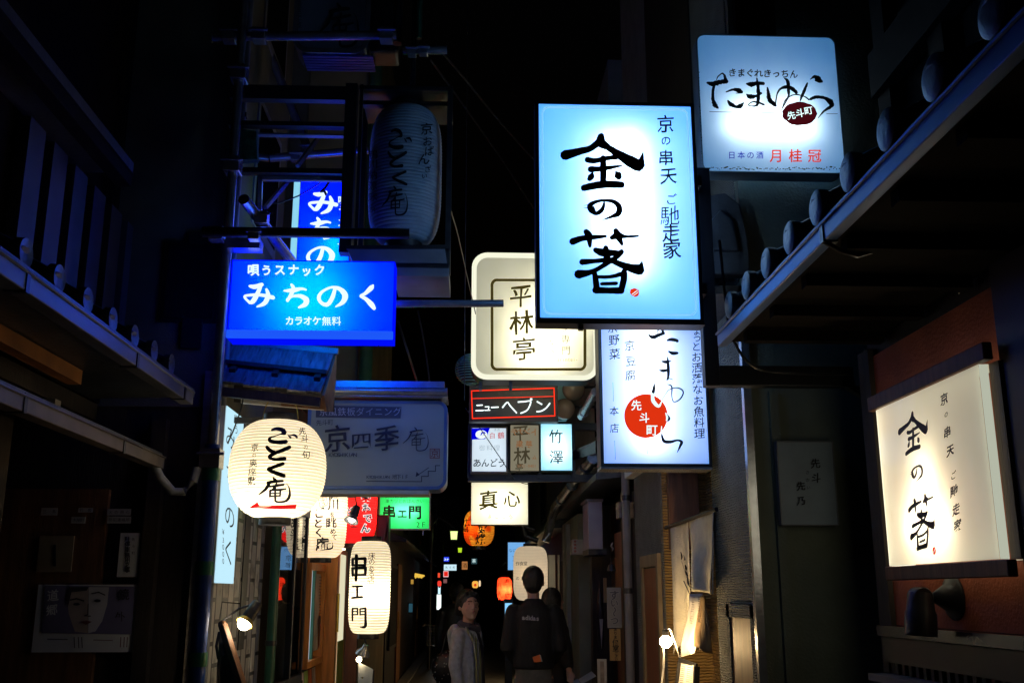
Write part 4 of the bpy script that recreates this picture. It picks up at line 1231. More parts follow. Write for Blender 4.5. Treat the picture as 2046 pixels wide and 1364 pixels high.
t, _ = light_box('small warm-white lit sign with two brush characters above the orange lantern', 'sign', [(939, 963), (1055, 962), (1057, 1048), (942, 1049)], 9.2, .12, .006, case=M['black'], face=F6, tubes=[(.25, .45, .75, .45, .08)], tube_mat=tube_warm)
k = Ink(planeY(9.2)).zoom(900, 740, 4.011)
k.ch('真', 305, 1038, 160, m=6, **BR).ch('心', 492, 1030, 140, m=6, **BR).row('まごころ', 315, 482, 1165, 44, m=6, wt=-.01)
k.build('lettering', INK, t)
MB().box(.9, 1.3, 9.22, 9.28, 2.5, 2.56).build('arm', M['black'], t)

# -- wall lantern box on the right
F7 = acrylic('cream_acrylic', (.47, .5, .41), .55, (.95, .93, .78))
X7 = 1.5
q = [atX(1750, 815, X7), atX(1962, 738, X7), atX(1991, 1119, X7), atX(1778, 1126, X7)]
y1, y0 = (q[0].y + q[3].y) / 2, (q[1].y + q[2].y) / 2
zt, zb = 2.16, 1.595
t = thing('wall_light_box', 'warm-white lit box sign fixed to the red-brown wall at right', 'sign', (1.56, (y0 + y1) / 2, zb))
MB().add([(X7, y0, zb), (X7, y1, zb), (X7, y1, zt), (X7, y0, zt)], [(3, 2, 1, 0)]).build('face', F7, t)
MB().add([(X7, y0 - .002, zb), (X7, y0 - .002, zt), (X7 + .028, y0 - .002, zt), (X7 + .028, y0 - .002, zb)], [(0, 1, 2, 3)]).build('end_face', glow('lit_cream_end', (.9, .95, .75), .5), t)
MB().add([(X7, y1 + .002, zb), (X7, y1 + .002, zt), (X7 + .095, y1 + .002, zt), (X7 + .095, y1 + .002, zb)], [(0, 1, 2, 3)]).build('end_face', glow('lit_cream_end_b', (1, .95, .7), 1.8), t)
lit_lid = glow('lit_cream_lid', (1, .9, .6), .5)
MB().add([(X7 + .02, y0, zt + .001), (X7 + .095, y0, zt + .001), (X7 + .095, y1, zt + .001), (X7 + .02, y1, zt + .001)], [(0, 1, 2, 3)]).build('top_face', lit_lid, t)
MB().add([(X7 + .02, y0, zb - .001), (X7 + .095, y0, zb - .001), (X7 + .095, y1, zb - .001), (X7 + .02, y1, zb - .001)], [(3, 2, 1, 0)]).build('bottom_face', lit_lid, t)
MB().tube([(X7 + .075, y0 + .3, zb + .12), (X7 + .075, y1 - .18, zb + .12)], .013, 6).build('lamp_tube', tube_warm, t)
MB().tube([(X7 + .085, y0 + .38, zb + .28), (X7 + .085, y1 - .28, zb + .28)], .011, 6).build('lamp_tube', tube_warm, t)
MB().box(X7 - .012, X7 + .018, y0 - .06, y1 + .05, zt + .002, zt + .055).build('top_frame', M['brownwood'], t, bevel=.004)
MB().box(X7 - .012, X7 + .018, y0 - .06, y1 + .02, zb - .05, zb - .002).build('bottom_frame', M['brownwood'], t, bevel=.004)
MB().box(X7 + .03, 1.60, y0 - .06, y0 - .004, zb, zt).build('side_frame', M['brownwood'], t)
k = Ink(planeX(X7)).zoom(1730, 720, 3.247)
for st, src, dst in ((KIN, (197, 250, 675, 575), (207, 330, 402, 605)), (NO, (328, 620, 545, 742), (285, 682, 370, 788)), (HASHI, (250, 785, 680, 1155), (274, 868, 452, 1225))):
    k.brush(st, affine(src, dst, .36), ws=1.1)
for c, x, y, s in (('京', 508, 250, 82), ('の', 521, 350, 40), ('串', 528, 465, 78), ('天', 548, 582, 80), ('ご', 568, 745, 56), ('馳', 572, 848, 82), ('走', 585, 965, 80), ('家', 595, 1070, 82)):
    k.ch(c, x, y, s, sx=.62, wt=.025, shear=.36, wob=.05)
k.disc(443, 1233, 11, 26, 14, m=1).line([(437, 1248), (450, 1218)], 2.5, 2)
k.build('lettering', INK, t)

# -- unlit sign on the green wall
t, _ = light_box('small unlit pale sign with two faint columns on the dark green wall', 'sign', [(1552, 880), (1668, 881), (1674, 1049), (1560, 1050)], 4.49, .05, .006, .006, case=M['grey'], face=mat('unlit_pale_face', (.3, .36, .42), .5, var=.15), back=False)
k = Ink(planeY(4.49)).zoom(1500, 680, 1.994)
k.col([('先', 258, 490, 40), ('斗', 260, 548, 40), ('先', 200, 580, 38), ('乃', 202, 638, 38)], m=0, **BR)
k.row('さかい', 226, 230, 525, 16, y1=585, wt=0)
k.build('lettering', INK, t)

# -- blue signs on the left
F8 = acrylic('deep_blue_acrylic', (.0, .004, 2.0), .95, (.0, .6, 1.0))
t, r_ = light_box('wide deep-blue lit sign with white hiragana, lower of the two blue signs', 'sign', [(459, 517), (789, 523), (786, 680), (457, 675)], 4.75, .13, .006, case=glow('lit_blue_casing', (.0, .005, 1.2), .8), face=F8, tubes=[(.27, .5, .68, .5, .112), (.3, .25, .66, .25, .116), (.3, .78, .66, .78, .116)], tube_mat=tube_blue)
k = Ink(planeY(4.75)).zoom(400, 300, 3.248)
for st in (MI, CHI, NO2, KU): k.brush(st, m=2, rough=.02, ws=1.12)
k.col([('唄', 345, 778, 78), ('う', 430, 780, 72), ('ス', 517, 778, 74), ('ナ', 605, 776, 74), ('ッ', 690, 784, 70), ('ク', 775, 778, 74)], m=2, wt=.03, wob=.03)
k.row('カラオケ', 580, 757, 1107, 60, m=2, wt=.022, wob=.02).row('無料', 820, 884, 1109, 62, m=2, wt=.01)
k.build('lettering', INK, t)
x0, x1, z0, z1 = r_
p = at(600, 660, 4.74)
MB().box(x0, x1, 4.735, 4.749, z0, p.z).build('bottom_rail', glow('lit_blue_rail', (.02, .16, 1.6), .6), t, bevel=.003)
t, r_ = light_box('upright deep-blue lit sign with white hiragana, half hidden behind black frame and pipes', 'sign', [(596, 362), (702, 360), (694, 668), (588, 668)], 5.45, .12, .005, case=mat('blue_casing', (.03, .05, .3), .4), face=acrylic('deep_blue_acrylic_b', (.0, .004, 3.0), .95, (.0, .6, 1.0)), tubes=[(.68, .1, .68, .66, .07)], tube_mat=tube_blue)
x0, x1, z0, z1 = r_
MB().box(x0 - .035, x0 - .001, 5.45, 5.57, z0, z1).build('lit_edge', glow('lit_white_blue_edge', (.3, .75, 1), .9), t)
k = Ink(planeY(5.45))
def shift(cx0, cy0, cx1, cy1, s=1.0):
    return lambda x, y: ((x / 3.248 + 400 - cx0) * s + cx1, (y / 3.248 + 300 - cy0) * s + cy1)
for st, a in ((MI, (517, 589, 645, 404, .95)), (CHI, (590, 591, 641, 456, .9)), (NO2, (664, 594, 640, 513, .92)), (KU, (735, 592, 636, 600, .95))):
    k.brush([[(*shift(*a)(x, y), w / 3.248 * 1.1) for x, y, w in s] for s in st], m=2, rough=.02)
k.col([('唄', 684, 400, 18), ('う', 684, 420, 18), ('ス', 683, 445, 17), ('ナ', 682, 490, 17)], m=2, wt=.03)
k.build('lettering', INK, t)
# wires dangling across it
t = thing('loose_wire', 'thin tangled wire drooping over the upright blue sign', 'wire', (-1, 5.3, 3.4))
MB().tube([at(530, 408, 5.3), at(560, 405, 5.3), at(595, 392, 5.3), at(620, 378, 5.3), at(640, 365, 5.3)], .004, 5).build('wire', M['cable'], t, smooth=True)
MB().tube([at(657, 364, 5.3), at(650, 375, 5.3), at(640, 384, 5.3), at(648, 382, 5.3), at(652, 390, 5.3)], .008, 5).build('wire', M['cable'], t, smooth=True)

# -- dim sign at the very top
t, r_ = light_box('unlit grey sign with black brush character at the top edge of the photo', 'sign', [(588, -120), (742, -120), (742, 105), (590, 108)], 5.2, .2, .03, .1, case=M['steel'], face=mat('unlit_grey_face', (.24, .26, .29), .5, var=.15), back=False)
k = Ink(planeY(5.2)).zoom(400, 0, 3.41)
k.brush(LAN, affine((355, 770, 715, 1060), (800, 5, 1085, 330)), ws=.8)
for i, c in enumerate('KYOSHIKIAN'): k.ch(c, 680, 185 - (9 - i) * 21 - 6, 30, rot=R(90), wt=.0)
k.build('lettering', INK, t)
a, b = at(742, -60, 5.2), at(795, 110, 5.2)
MB().box(a.x, b.x, 5.22, 5.40, b.z + .03, 5.2).build('side_housing', M['darksteel'], t, bevel=.02)
x0, x1, z0, z1 = r_
un = MB()
for i in range(6): un.box(x0 + .06, x1 + .02, 5.215 + .03 * i, 5.235 + .03 * i, z0 - .012, z0 - .001)
un.build('underside_ribs', mat('blue_spill_ribs', (.03, .07, .5), .4, var=.3), t)  # blue sign light on the underside is painted into the ribs

# -- rounded unlit sign below (京四季庵)
F9 = mat('unlit_grey_blue_face', (.36, .39, .36), .35, var=.12, vs=3)
t, r_ = light_box('wide unlit grey sign with rounded corners and a stair arrow', 'sign', [(612, 800), (892, 798), (895, 977), (612, 978)], 5.8, .22, .02, .06, case=mat('blue_grey_rim', (.12, .2, .42), .35, metal=.2), face=F9, back=False)
k = Ink(planeY(5.8)).zoom(400, 650, 3.248)
k.poly([(752, 518), (1306, 528), (1300, 602), (750, 596)], 0)
k.row('京風鉄板ダイニング', 800, 1278, 560, 58, m=2, wt=-.006)
k.row('先斗町', 770, 845, 632, 38, y1=628, m=1)
k.ch('京', 890, 735, 180, m=1, wt=.01, shear=.1, wob=.035).ch('四', 1045, 748, 112, sx=1.3, m=1, wt=.01, shear=.1, wob=.03).ch('季', 1210, 735, 170, m=1, wt=.01, shear=.1, wob=.035).brush(LAN, affine((355, 770, 715, 1060), (1310, 650, 1485, 818)), ws=.55, m=1)
k.row('KYOSHIKIAN', 845, 1005, 838, 36, m=1).row('KYOSHIKIAN', 1088, 1220, 982, 28, m=1).row('地下1F', 1262, 1340, 981, 34, m=1)
for a, b in (((1492, 800), (1552, 800)), ((1492, 800), (1492, 860)), ((1552, 800), (1552, 860)), ((1492, 860), (1552, 860))): k.line([a, b], 4, 3)
k.ch('京', 1522, 830, 58, m=3)
k.line([(1080, 1010), (1437, 1012), (1437, 978), (1480, 978), (1480, 945), (1527, 945), (1527, 908), (1555, 908)], 5, 1)
k.line([(1482, 922), (1415, 968)], 4, 1).poly([(1398, 982), (1404, 948), (1424, 968)], 1)
k.build('lettering', [mat('dark_strip', (.05, .055, .09), .5), M['navy'], mat('grey_letters', (.5, .5, .55), .5), mat('dull_red_ink', (.22, .02, .03), .6)], t)
x0, x1, z0, z1 = r_
MB().box(x0 + .0, x1 + .0, 5.72, 5.99, z1 + .008, z1 + .02).build('rain_hood', M['steel'], t)
MB().tube([(x0, 5.70, z1 + .035), (x1 + .0, 5.70, z1 + .035)], .02, 12).build('hood_bar', M['steel'], t, smooth=True)
MB().box(x0, x1 - .02, 5.74, 6.0, z1 + .06, z1 + .1).build('hood_top', M['steel'], t)
MB().box(x0 + .05, x1 - .1, 5.8, 6.0, z0 - .025, z0 - .003).build('bottom_bar', M['cream'], t)

# -- upright white sign on the tiled wall
X9 = -1.215
t = thing('wall_light_box', 'narrow upright bluish-white lit sign seen at a slant on the tiled wall', 'sign', (-1.23, 5.0, 1.6))
q0, q1 = atX(441, 985, X9), atX(478, 985, X9)
zt, zb = atX(460, 815, X9).z, atX(455, 1165, X9).z
MB().box(X9 - .05, X9 - .004, q0.y, q1.y, zb, zt).build('casing', M['white'], t)
MB().add([(X9, q0.y, zb), (X9, q1.y, zb), (X9, q1.y, zt), (X9, q0.y, zt)], [(0, 1, 2, 3)]).build('face', glow('lit_ice_white_face', (.55, .86, 1), 1.0), t)
k = Ink(planeX(X9))
kw = dict(sx=.42, wt=-.004, shear=-.3)
for c, x, y, s in (('み', 461, 875, 50), ('ち', 461, 950, 50), ('の', 459, 1032, 52), ('く', 457, 1102, 56)): k.ch(c, x, y, s, **kw)
for c, y in (('¥', 1062), ('3', 1078), ('0', 1092), ('0', 1106), ('0', 1120)): k.ch(c, 446, y, 15, sx=.5, shear=-.3)
for c, y in (('唄', 838), ('う', 858)): k.ch(c, 472, y, 20, sx=.42, shear=-.3)
k.build('lettering', INK, t)

# -- green sign
F10 = acrylic('green_acrylic', (.01, .62, .08), .9, (.15, .9, .4))
t, _ = light_box('bright green lit sign with black characters, second-floor arrow text', 'sign', [(756, 982), (859, 982), (861, 1058), (757, 1058)], 9.4, .1, .012, case=mat('pale_casing', (.4, .45, .42), .4), face=F10, tubes=[(.3, .5, .75, .5, .07)], tube_mat=tube_cool)
t['label'] = 'bright green lit sign with black characters behind the white lanterns'
k = Ink(planeY(9.4)).zoom(400, 650, 3.248)
k.row('川床のある店', 1192, 1332, 1106, 32, wt=.01).row('串カツとおばんざい', 1215, 1438, 1139, 28, wt=.0)
k.ch('串', 1226, 1212, 92, wt=.03, wob=.04).ch('エ', 1312, 1222, 66, wt=.03, wob=.04).ch('門', 1394, 1212, 92, wt=.03, wob=.04).row('2F', 1413, 1450, 1290, 50)
k.build('lettering', INK, t)
a = at(845, 1064, 9.4); MB().box(a.x - .005, a.x + .005, 9.42, 9.44, a.z - .02, a.z + .05).build('lug', M['steel'], t)
t = thing('speaker_box', 'black box on an arm between the red lantern and the green sign', 'box', (-.8, 8.9, 2))
a, b = at(752, 1028, 8.9), at(776, 1090, 8.9)
MB().box(a.x, b.x, 8.9, 9.1, b.z, a.z).build('housing', M['black'], t, bevel=.01)
MB().prism([at(775, 1030, 8.9), at(777, 1030, 8.9), at(772, 1080, 8.9), at(768, 1080, 8.9)], (0, .1, 0)).build('fin', M['brownwood'], t)
MB().box(a.x - .5, a.x, 9.0, 9.05, a.z - .1, a.z - .06).build('arm', M['black'], t)

# ================================================================== lanterns
PW = paper('white_lantern_paper', (.95, .86, .66), .31, .8)
k0 = dict(wt=.01, shear=.08, wob=.04)
t, pr = lantern('round white paper lantern with a red arrow, hanging under the small shingled roof', 555, 842, 1034, 93, 5.0, PW, n=2.2, m=1.9, cap=.35, cap2=.32, ribs=30, bulb=('bulb_white', .2, -.03, .06))
k = Ink(pr).zoom(450, 810, 5.457)
for st in (LGO, LTO, LKU, LAN): k.brush(st, rough=.03, ws=1.12)
k.poly([(258, 1115), (352, 1048), (372, 1093), (480, 1090), (580, 1086), (780, 1076), (768, 1124), (600, 1124), (450, 1120)], 1)
k.col([('先', 842, 278, 84), ('斗', 868, 360, 90), ('の', 878, 450, 54), ('旬', 882, 535, 92), ('京', 322, 458, 88), ('の', 315, 540, 52), ('奥', 306, 625, 92), ('座', 296, 722, 94), ('敷', 292, 820, 100)], **k0)
seam = mat('aged_paper_seam', (.65, .42, .2), .8)
lm = [M['ink'], glow('red_lantern_paint', (.9, .012, .012), .95), seam]
k.build('lettering', lm, t)

t, pr = lantern('cream paper lantern with two brush columns and a red square seal, beside the red lantern', 645, 928, 1114, 47, 8.1, PW, n=4.5, m=2.2, cap=.42, ribs=34, bulb=('bulb_white', .5, .0, .05), loop=False)
k = Ink(pr).zoom(590, 960, 6.82)
k.col([('ご', 325, 440, 145), ('と', 312, 580, 140), ('く', 322, 705, 135), ('庵', 365, 862, 180)], wt=.03, shear=.06, wob=.05)
k.col([('鴨', 510, 180, 165), ('川', 520, 320, 160), ('を', 503, 460, 74), ('眺', 488, 572, 150), ('め', 515, 690, 86), ('て', 532, 770, 84)], wt=.022, shear=.06, wob=.05)
k.brush(LAN, affine((355, 770, 715, 1060), (262, 772, 520, 945)), ws=.7)
k.brush([[(400, 938, 6), (330, 950, 5), (420, 935, 14), (500, 915, 22), (505, 880, 4)]])
for a, b in (((308, 215), (405, 180)), ((405, 180), (445, 325)), ((445, 325), (340, 365)), ((340, 365), (308, 215))): k.line([a, b], 7, 1)
k.ch('涼', 372, 262, 80, m=1, rot=-.25).ch('床', 392, 318, 60, m=1, rot=-.25)
k.ch('ふ', 185, 405, 80, **k0)
k.build('lettering', [M['ink'], glow('lit_red_seal', (.6, .03, .02), .9), seam], t)
PR = paper('red_lantern_paper', (.95, .02, .02), .5, .9)
t, pr = lantern('red paper lantern with white-outlined characters behind the cream lantern', 706, 930, 1085, 46, 8.7, PR, n=4.5, m=2.2, cap=.45, ribs=30, bulb=('bulb_white', .5), loop=False, line_mat=mat('red_hoop', (.3, .01, .01), .7))
k = Ink(pr).zoom(590, 960, 6.82)
odn = [('野', 965, 95, 118), ('菜', 962, 215, 125), ('お', 968, 370, 125), ('で', 985, 510, 120), ('ん', 955, 645, 130), ('ど', 740, 410, 100), ('生', 800, 590, 110)]
k.col(odn, m=1, wt=.09)
k.col(odn, m=0, wt=.02, wob=.03)
k.build('lettering', [M['ink'], lit_white], t)
t, pr = lantern('tall white paper lantern with three heavy black characters, lowest on the left', 739, 1081, 1265, 39, 7.5, PW, n=5.5, m=2.6, cap=.5, ribs=34, bulb=('bulb_white', .42, .03, .05), loop=False)
k = Ink(pr).zoom(400, 1000, 3.748)
k.brush([[(1142, 434, 20), (1142, 482, 20)], [(1142, 434, 20), (1236, 432, 24)], [(1236, 432, 24), (1234, 482, 20)], [(1142, 482, 18), (1234, 480, 18)],
         [(1140, 505, 20), (1142, 558, 20)], [(1142, 504, 20), (1238, 500, 24)], [(1238, 500, 24), (1236, 552, 20)], [(1142, 556, 18), (1236, 552, 18)], [(1170, 410, 26), (1170, 500, 24), (1166, 592, 22)],
         [(1142, 641, 16), (1212, 638, 18)], [(1176, 641, 17), (1176, 722, 17)], [(1138, 726, 18), (1214, 720, 18)],
         [(1141, 804, 15), (1140, 850, 15), (1141, 895, 13)], [(1141, 806, 13), (1178, 805, 14)], [(1178, 805, 14), (1178, 850, 13)], [(1143, 828, 10), (1178, 828, 10)], [(1143, 851, 10), (1178, 850, 10)],
         [(1197, 808, 12), (1198, 852, 12)], [(1197, 808, 13), (1238, 803, 16)], [(1238, 803, 17), (1238, 870, 18), (1236, 938, 22), (1200, 944, 8)], [(1198, 828, 10), (1235, 827, 10)], [(1198, 851, 10), (1235, 850, 10)]], rough=.03)
k.col([('床', 1285, 412, 58), ('の', 1285, 456, 50), ('あ', 1283, 505, 52), ('る', 1283, 545, 50), ('店', 1278, 592, 58)], wt=.004, wob=.02)
k.build('lettering', INK, t)
t, pr = lantern('small white lantern with a short black mark, half hidden below the cream lantern', 672, 1060, 1128, 17, 9.3, PW, n=5, m=2.4, cap=.5, ribs=14, bulb=('bulb_white', .5), loop=False)
k = Ink(pr).zoom(590, 960, 6.82)
k.ch('申', 565, 1085, 90, wt=.02)
k.build('lettering', INK, t)
PD = mat('unlit_lantern_paper', (.5, .52, .52), .8, var=.12, vs=14)
M['dimhoop'] = mat('pale_hoop', (.32, .33, .35), .7)
t, pr = lantern('large unlit white paper lantern hanging inside the black steel frame', 810, 224, 488, 76, 5.05, PD, n=4.2, m=2.0, cap=.5, ribs=40, loop=False, line_mat=M['dimhoop'], amp=.006)
k = Ink(pr).zoom(690, 200, 4.4)
for st, src, dst in ((LGO, (468, 235, 800, 420), (378, 245, 592, 440)), (LTO, (437, 430, 718, 600), (367, 440, 545, 598)), (LKU, (450, 612, 660, 782), (405, 612, 550, 755)), (LAN, (355, 770, 715, 1060), (315, 740, 552, 1020))):
    k.brush(st, affine(src, dst), ws=.8, rough=.03)
k.col([('京', 715, 255, 110), ('お', 722, 365, 90), ('ば', 738, 450, 90), ('ん', 690, 520, 110), ('ざ', 725, 610, 64), ('い', 695, 668, 54), ('鴨', 245, 480, 84), ('川', 245, 565, 84), ('納', 242, 660, 84), ('涼', 240, 755, 84), ('床', 240, 850, 84), ('京', 235, 955, 70)], **k0)
k.build('lettering', INK, t)
# big cream lantern behind the man
PC = paper('cream_lantern_paper', (.85, .74, .56), .34, .5)
t, pr = lantern('big cream paper lantern with small black marks behind the man in black', 1060, 1091, 1199, 33, 13.0, PC, n=5, m=2.4, cap=.42, ribs=36, bulb=('bulb_dim', .45, -.0, .1), loop=False, line_mat=mat('pale_hoop_b', (.55, .46, .32), .7), amp=.003)
k = Ink(pr).zoom(800, 1000, 3.748)
k.row('作食堂', 878, 936, 470, 32, y1=468, wt=.0).ch('の', 878, 580, 28)
k.brush([[(912, 566, 4), (914, 578, 12), (910, 594, 3)], [(943, 566, 4), (945, 576, 11), (941, 590, 3)]])
k.build('lettering', INK, t)
t, pr = lantern('red lantern with black characters above the narrow blue sign, mid alley', 1008, 1153, 1198, 14.2, 16.0, paper('orange_red_paper', (.95, .06, .015), .55, .9), n=4, m=2.2, cap=.45, ribs=16, bulb=('bulb_white', .45, .02, .05), loop=False, line_mat=mat('red_hoop', (.3, .01, .01), .7))
k = Ink(pr).zoom(800, 1000, 3.748)
k.col([('お', 800, 598, 34), ('こ', 800, 630, 28), ('の', 800, 655, 26), ('み', 800, 680, 28), ('焼', 800, 710, 36), ('紅', 741, 626, 30), ('大', 741, 692, 30)], wt=.02)
k.build('lettering', INK, t)
# orange patterned lantern
mo, nt, out = nodes('orange_patterned_paper')
tc = nt.nodes.new('ShaderNodeTexCoord'); nz = nt.nodes.new('ShaderNodeTexNoise'); nz.inputs['Scale'].default_value = 5.5; nz.inputs['Detail'].default_value = 1
nt.links.new(tc.outputs['Object'], nz.inputs['Vector'])
cr = nt.nodes.new('ShaderNodeValToRGB'); cr.color_ramp.elements[0].position, cr.color_ramp.elements[1].position = .46, .54
cr.color_ramp.elements[0].color, cr.color_ramp.elements[1].color = (.62, .06, .004, 1), (.75, .34, .03, 1)
nt.links.new(nz.outputs['Fac'], cr.inputs[0])
em = nt.nodes.new('ShaderNodeEmission'); em.inputs[1].default_value = .2; nt.links.new(cr.outputs[0], em.inputs[0])
ts = nt.nodes.new('ShaderNodeBsdfTranslucent'); nt.links.new(cr.outputs[0], ts.inputs[0])
ad = nt.nodes.new('ShaderNodeAddShader'); nt.links.new(em.outputs[0], ad.inputs[0]); nt.links.new(ts.outputs[0], ad.inputs[1]); nt.links.new(ad.outputs[0], out.inputs[0])
t, pr = lantern('orange and yellow lantern with thick black characters below the small warm-white sign', 957, 1019, 1090, 30, 10.5, mo, n=2.6, m=1.9, cap=.4, ribs=22, bulb=('bulb_dim', .5, -.05, .08), loop=False, line_mat=mat('brown_hoop', (.2, .06, .01), .7))
k = Ink(pr).zoom(800, 1000, 3.748)
k.col([('お', 600, 150, 76), ('好', 620, 212, 76), ('み', 612, 255, 54), ('焼', 598, 292, 76), ('広', 495, 165, 56), ('島', 490, 215, 56)], wt=.02, wob=.03)
k.build('lettering', INK, t)
MB().tube([at(957, 1015, 10.5), at(957, 960, 10.5)], .006, 5).build('hanger', M['cable'], t)

# lantern cords
def cord(label, a, b, n='hanging_cord'):
    o = MB().tube([a, b], .004, 5).build(n, M['cable'])
    meta(o, label, 'cord')
    return o

# ================================================================== steel frame for the unlit lantern
t = thing('lantern_frame', 'black steel cage and arms around the large unlit lantern', 'frame', (-.8, 5.0, 2.9))
Yf = 4.9
def fb(x0, y0, x1, y1, Y=Yf, d=.05, nm='frame_bar', m='black'):
    a, b = at(x0, y0, Y), at(x1, y1, Y)
    return MB().box(min(a.x, b.x), max(a.x, b.x), Y, Y + d, min(a.z, b.z), max(a.z, b.z)).build(nm, M[m], t, bevel=.002)
fb(460, 168, 702, 200); fb(455, 240, 692, 253); fb(472, 264, 690, 271, 4.95, .04, m='grey'); fb(455, 333, 692, 347); fb(520, 350, 688, 361, 4.95, .03, m='grey')
a, b = at(703, 168, Yf), at(706, 505, Yf)
MB().box(a.x - .03, a.x + .03, Yf - .01, Yf + .06, b.z, a.z).build('upright', M['black'], t)
a = at(718, 300, Yf); MB().box(a.x - .008, a.x + .008, Yf, Yf + .04, b.z, at(703, 168, Yf).z).build('upright', M['darksteel'], t)
for px, Y in ((897, Yf), (897, 5.3), (725, 5.3)):
    a, b, c = at(px, 350, Y), at(px, 172, Y), at(px, 548, Y)
    MB().box(a.x - .014, a.x + .014, Y, Y + .03, c.z, b.z).build('upright', M['darksteel'], t)
fb(718, 170, 903, 182, m='darksteel'); fb(718, 200, 903, 212, 4.95); fb(720, 172, 903, 215, 5.3, .02)
a, b = at(720, 172, Yf), at(903, 172, Yf)
MB().box(a.x, b.x, Yf + .03, 5.3, a.z - .02, a.z - .005).build('roof_plate', M['black'], t)
a, b = at(692, 490, 4.86), at(898, 524, 4.86)
MB().prism([at(690, 490, 4.86), at(893, 489, 4.86), at(897, 496, 4.86), at(692, 497, 4.86)], (0, .44, 0)).build('tray_rim', M['darksteel'], t)
MB().prism([at(694, 498, 4.87), at(889, 497, 4.87), at(893, 526, 4.87), at(706, 524, 4.87)], (0, .42, 0)).build('tray', M['grey'], t)
fb(786, 527, 897, 534, 4.87, .4, 'tray_lip', 'darksteel'); fb(786, 534, 897, 552, 4.88, .38, 'tray_base', 'grey')
# angle frame hanging from the arm
pts = [at(522, 358, 4.96), at(522, 405, 4.96), at(527, 424, 4.96)]
MB().bar(at(521, 352, 4.96), at(519, 420, 4.96), .02, .02).build('hanger_angle', M['steel'], t)
MB().bar(at(530, 415, 5.0), at(575, 362, 5.2), .02, .02).build('stay', M['steel'], t)
MB().bar(at(594, 332, 5.05), at(640, 270, 5.2), .02, .02).build('stay', M['steel'], t)
MB().tube([at(795, 176, 5.05), at(795, 224, 5.05)], .012, 8).build('lantern_hook', M['black'], t)

# ================================================================== small shingled roof
t = thing('shingled_canopy', 'small shingled wooden roof with a timber fascia over the round lantern', 'canopy', (-1, 5.2, 2.3))
shing = mat('cedar_shingles', (.14, .14, .15), .6, var=.6, vs=7, bump=.6, bs=16, stretch=(9, 1.2, 1.2))
A, B = at(466, 684, 5.25), at(668, 704, 5.25)
C_, D_ = at(438, 770, 4.98), at(640, 792, 4.98)
def lerp(p, q, u): return p + (q - p) * u
nrm = (B - A).cross(C_ - A).normalized()
if nrm.y > 0: nrm = -nrm
for i, (u0, u1) in enumerate(((.0, .52), (.48, 1.0))):
    b = MB()
    x = 0.0
    rr2 = random.Random(3 + i)
    while x < 1:
        w = min(1 - x, rr2.uniform(.10, .2))
        p0, p1 = lerp(lerp(A, B, x), lerp(C_, D_, x), u0), lerp(lerp(A, B, x + w - .004), lerp(C_, D_, x + w - .004), u0)
        e = rr2.uniform(-.02, .02)
        p2, p3 = lerp(lerp(A, B, x + w - .004), lerp(C_, D_, x + w - .004), u1 + e), lerp(lerp(A, B, x), lerp(C_, D_, x), u1 + e)
        lift = nrm * (.012 * (i) + rr2.uniform(.0, .004))
        b.prism([p0 + lift * .2 - nrm * (.01 * i), p1 + lift * .2 - nrm * (.01 * i), p2 + lift + nrm * .012, p3 + lift + nrm * .012], -nrm * .016)
        x += w
    b.build('shingle_course', shing, t)
MB().bar(lerp(C_, A, .46) + nrm * .02, lerp(D_, B, .46) + nrm * .02, .03, .02).build('batten', M['darkwood'], t)
MB().bar(A + Vector((-.02, 0, .005)), B + Vector((.02, 0, .005)), .03, .03).build('ridge_cap', M['copper'], t)
MB().bar(C_ + Vector((0, 0, -.03)), D_ + Vector((0, 0, -.03)), .03, .045).build('eave_board', M['darkwood'], t)
b0, b1 = at(655, 715, 5.24), at(652, 822, 5.05)
MB().prism([at(668, 704, 5.26), at(667, 760, 5.2), at(660, 822, 5.08), at(648, 822, 5.02), at(643, 790, 4.99)], (.012, .0, 0)).build('barge_board', M['brownwood'], t)
f0, f1 = at(480, 782, 5.12), at(650, 800, 5.12)
MB().prism([at(482, 780, 5.12), at(652, 795, 5.12), at(651, 818, 5.12), at(481, 804, 5.12)], (0, .04, 0)).build('fascia', M['palewood'], t)
MB().prism([at(560, 788, 5.117), at(652, 796, 5.117), at(651, 818, 5.117), at(562, 811, 5.117)], (0, .0025, 0)).build('fascia_board', M['brownwood'], t)
MB().add([A + Vector((0, .02, -.0)), B + Vector((0, .02, 0)), B + Vector((0, .1, -.3)), A + Vector((0, .1, -.3))], [(0, 1, 2, 3)]).build('back_panel', M['darkwood'], t)
for u in (.1, .5, .9):
    q = lerp(A, B, u); MB().bar(q + Vector((0, .03, -.05)), q + Vector((0, -.2, -.2)), .03, .04).build('rafter', M['darkwood'], t)
MB().bar((-1.3, 5.2, 2.36), (-1.0, 5.2, 2.36), .03, .03).build('wall_arm', M['darkwood'], t)
cord('short black cord holding the round red-arrow lantern', at(555, 800, 5.0), at(555, 782, 5.0))
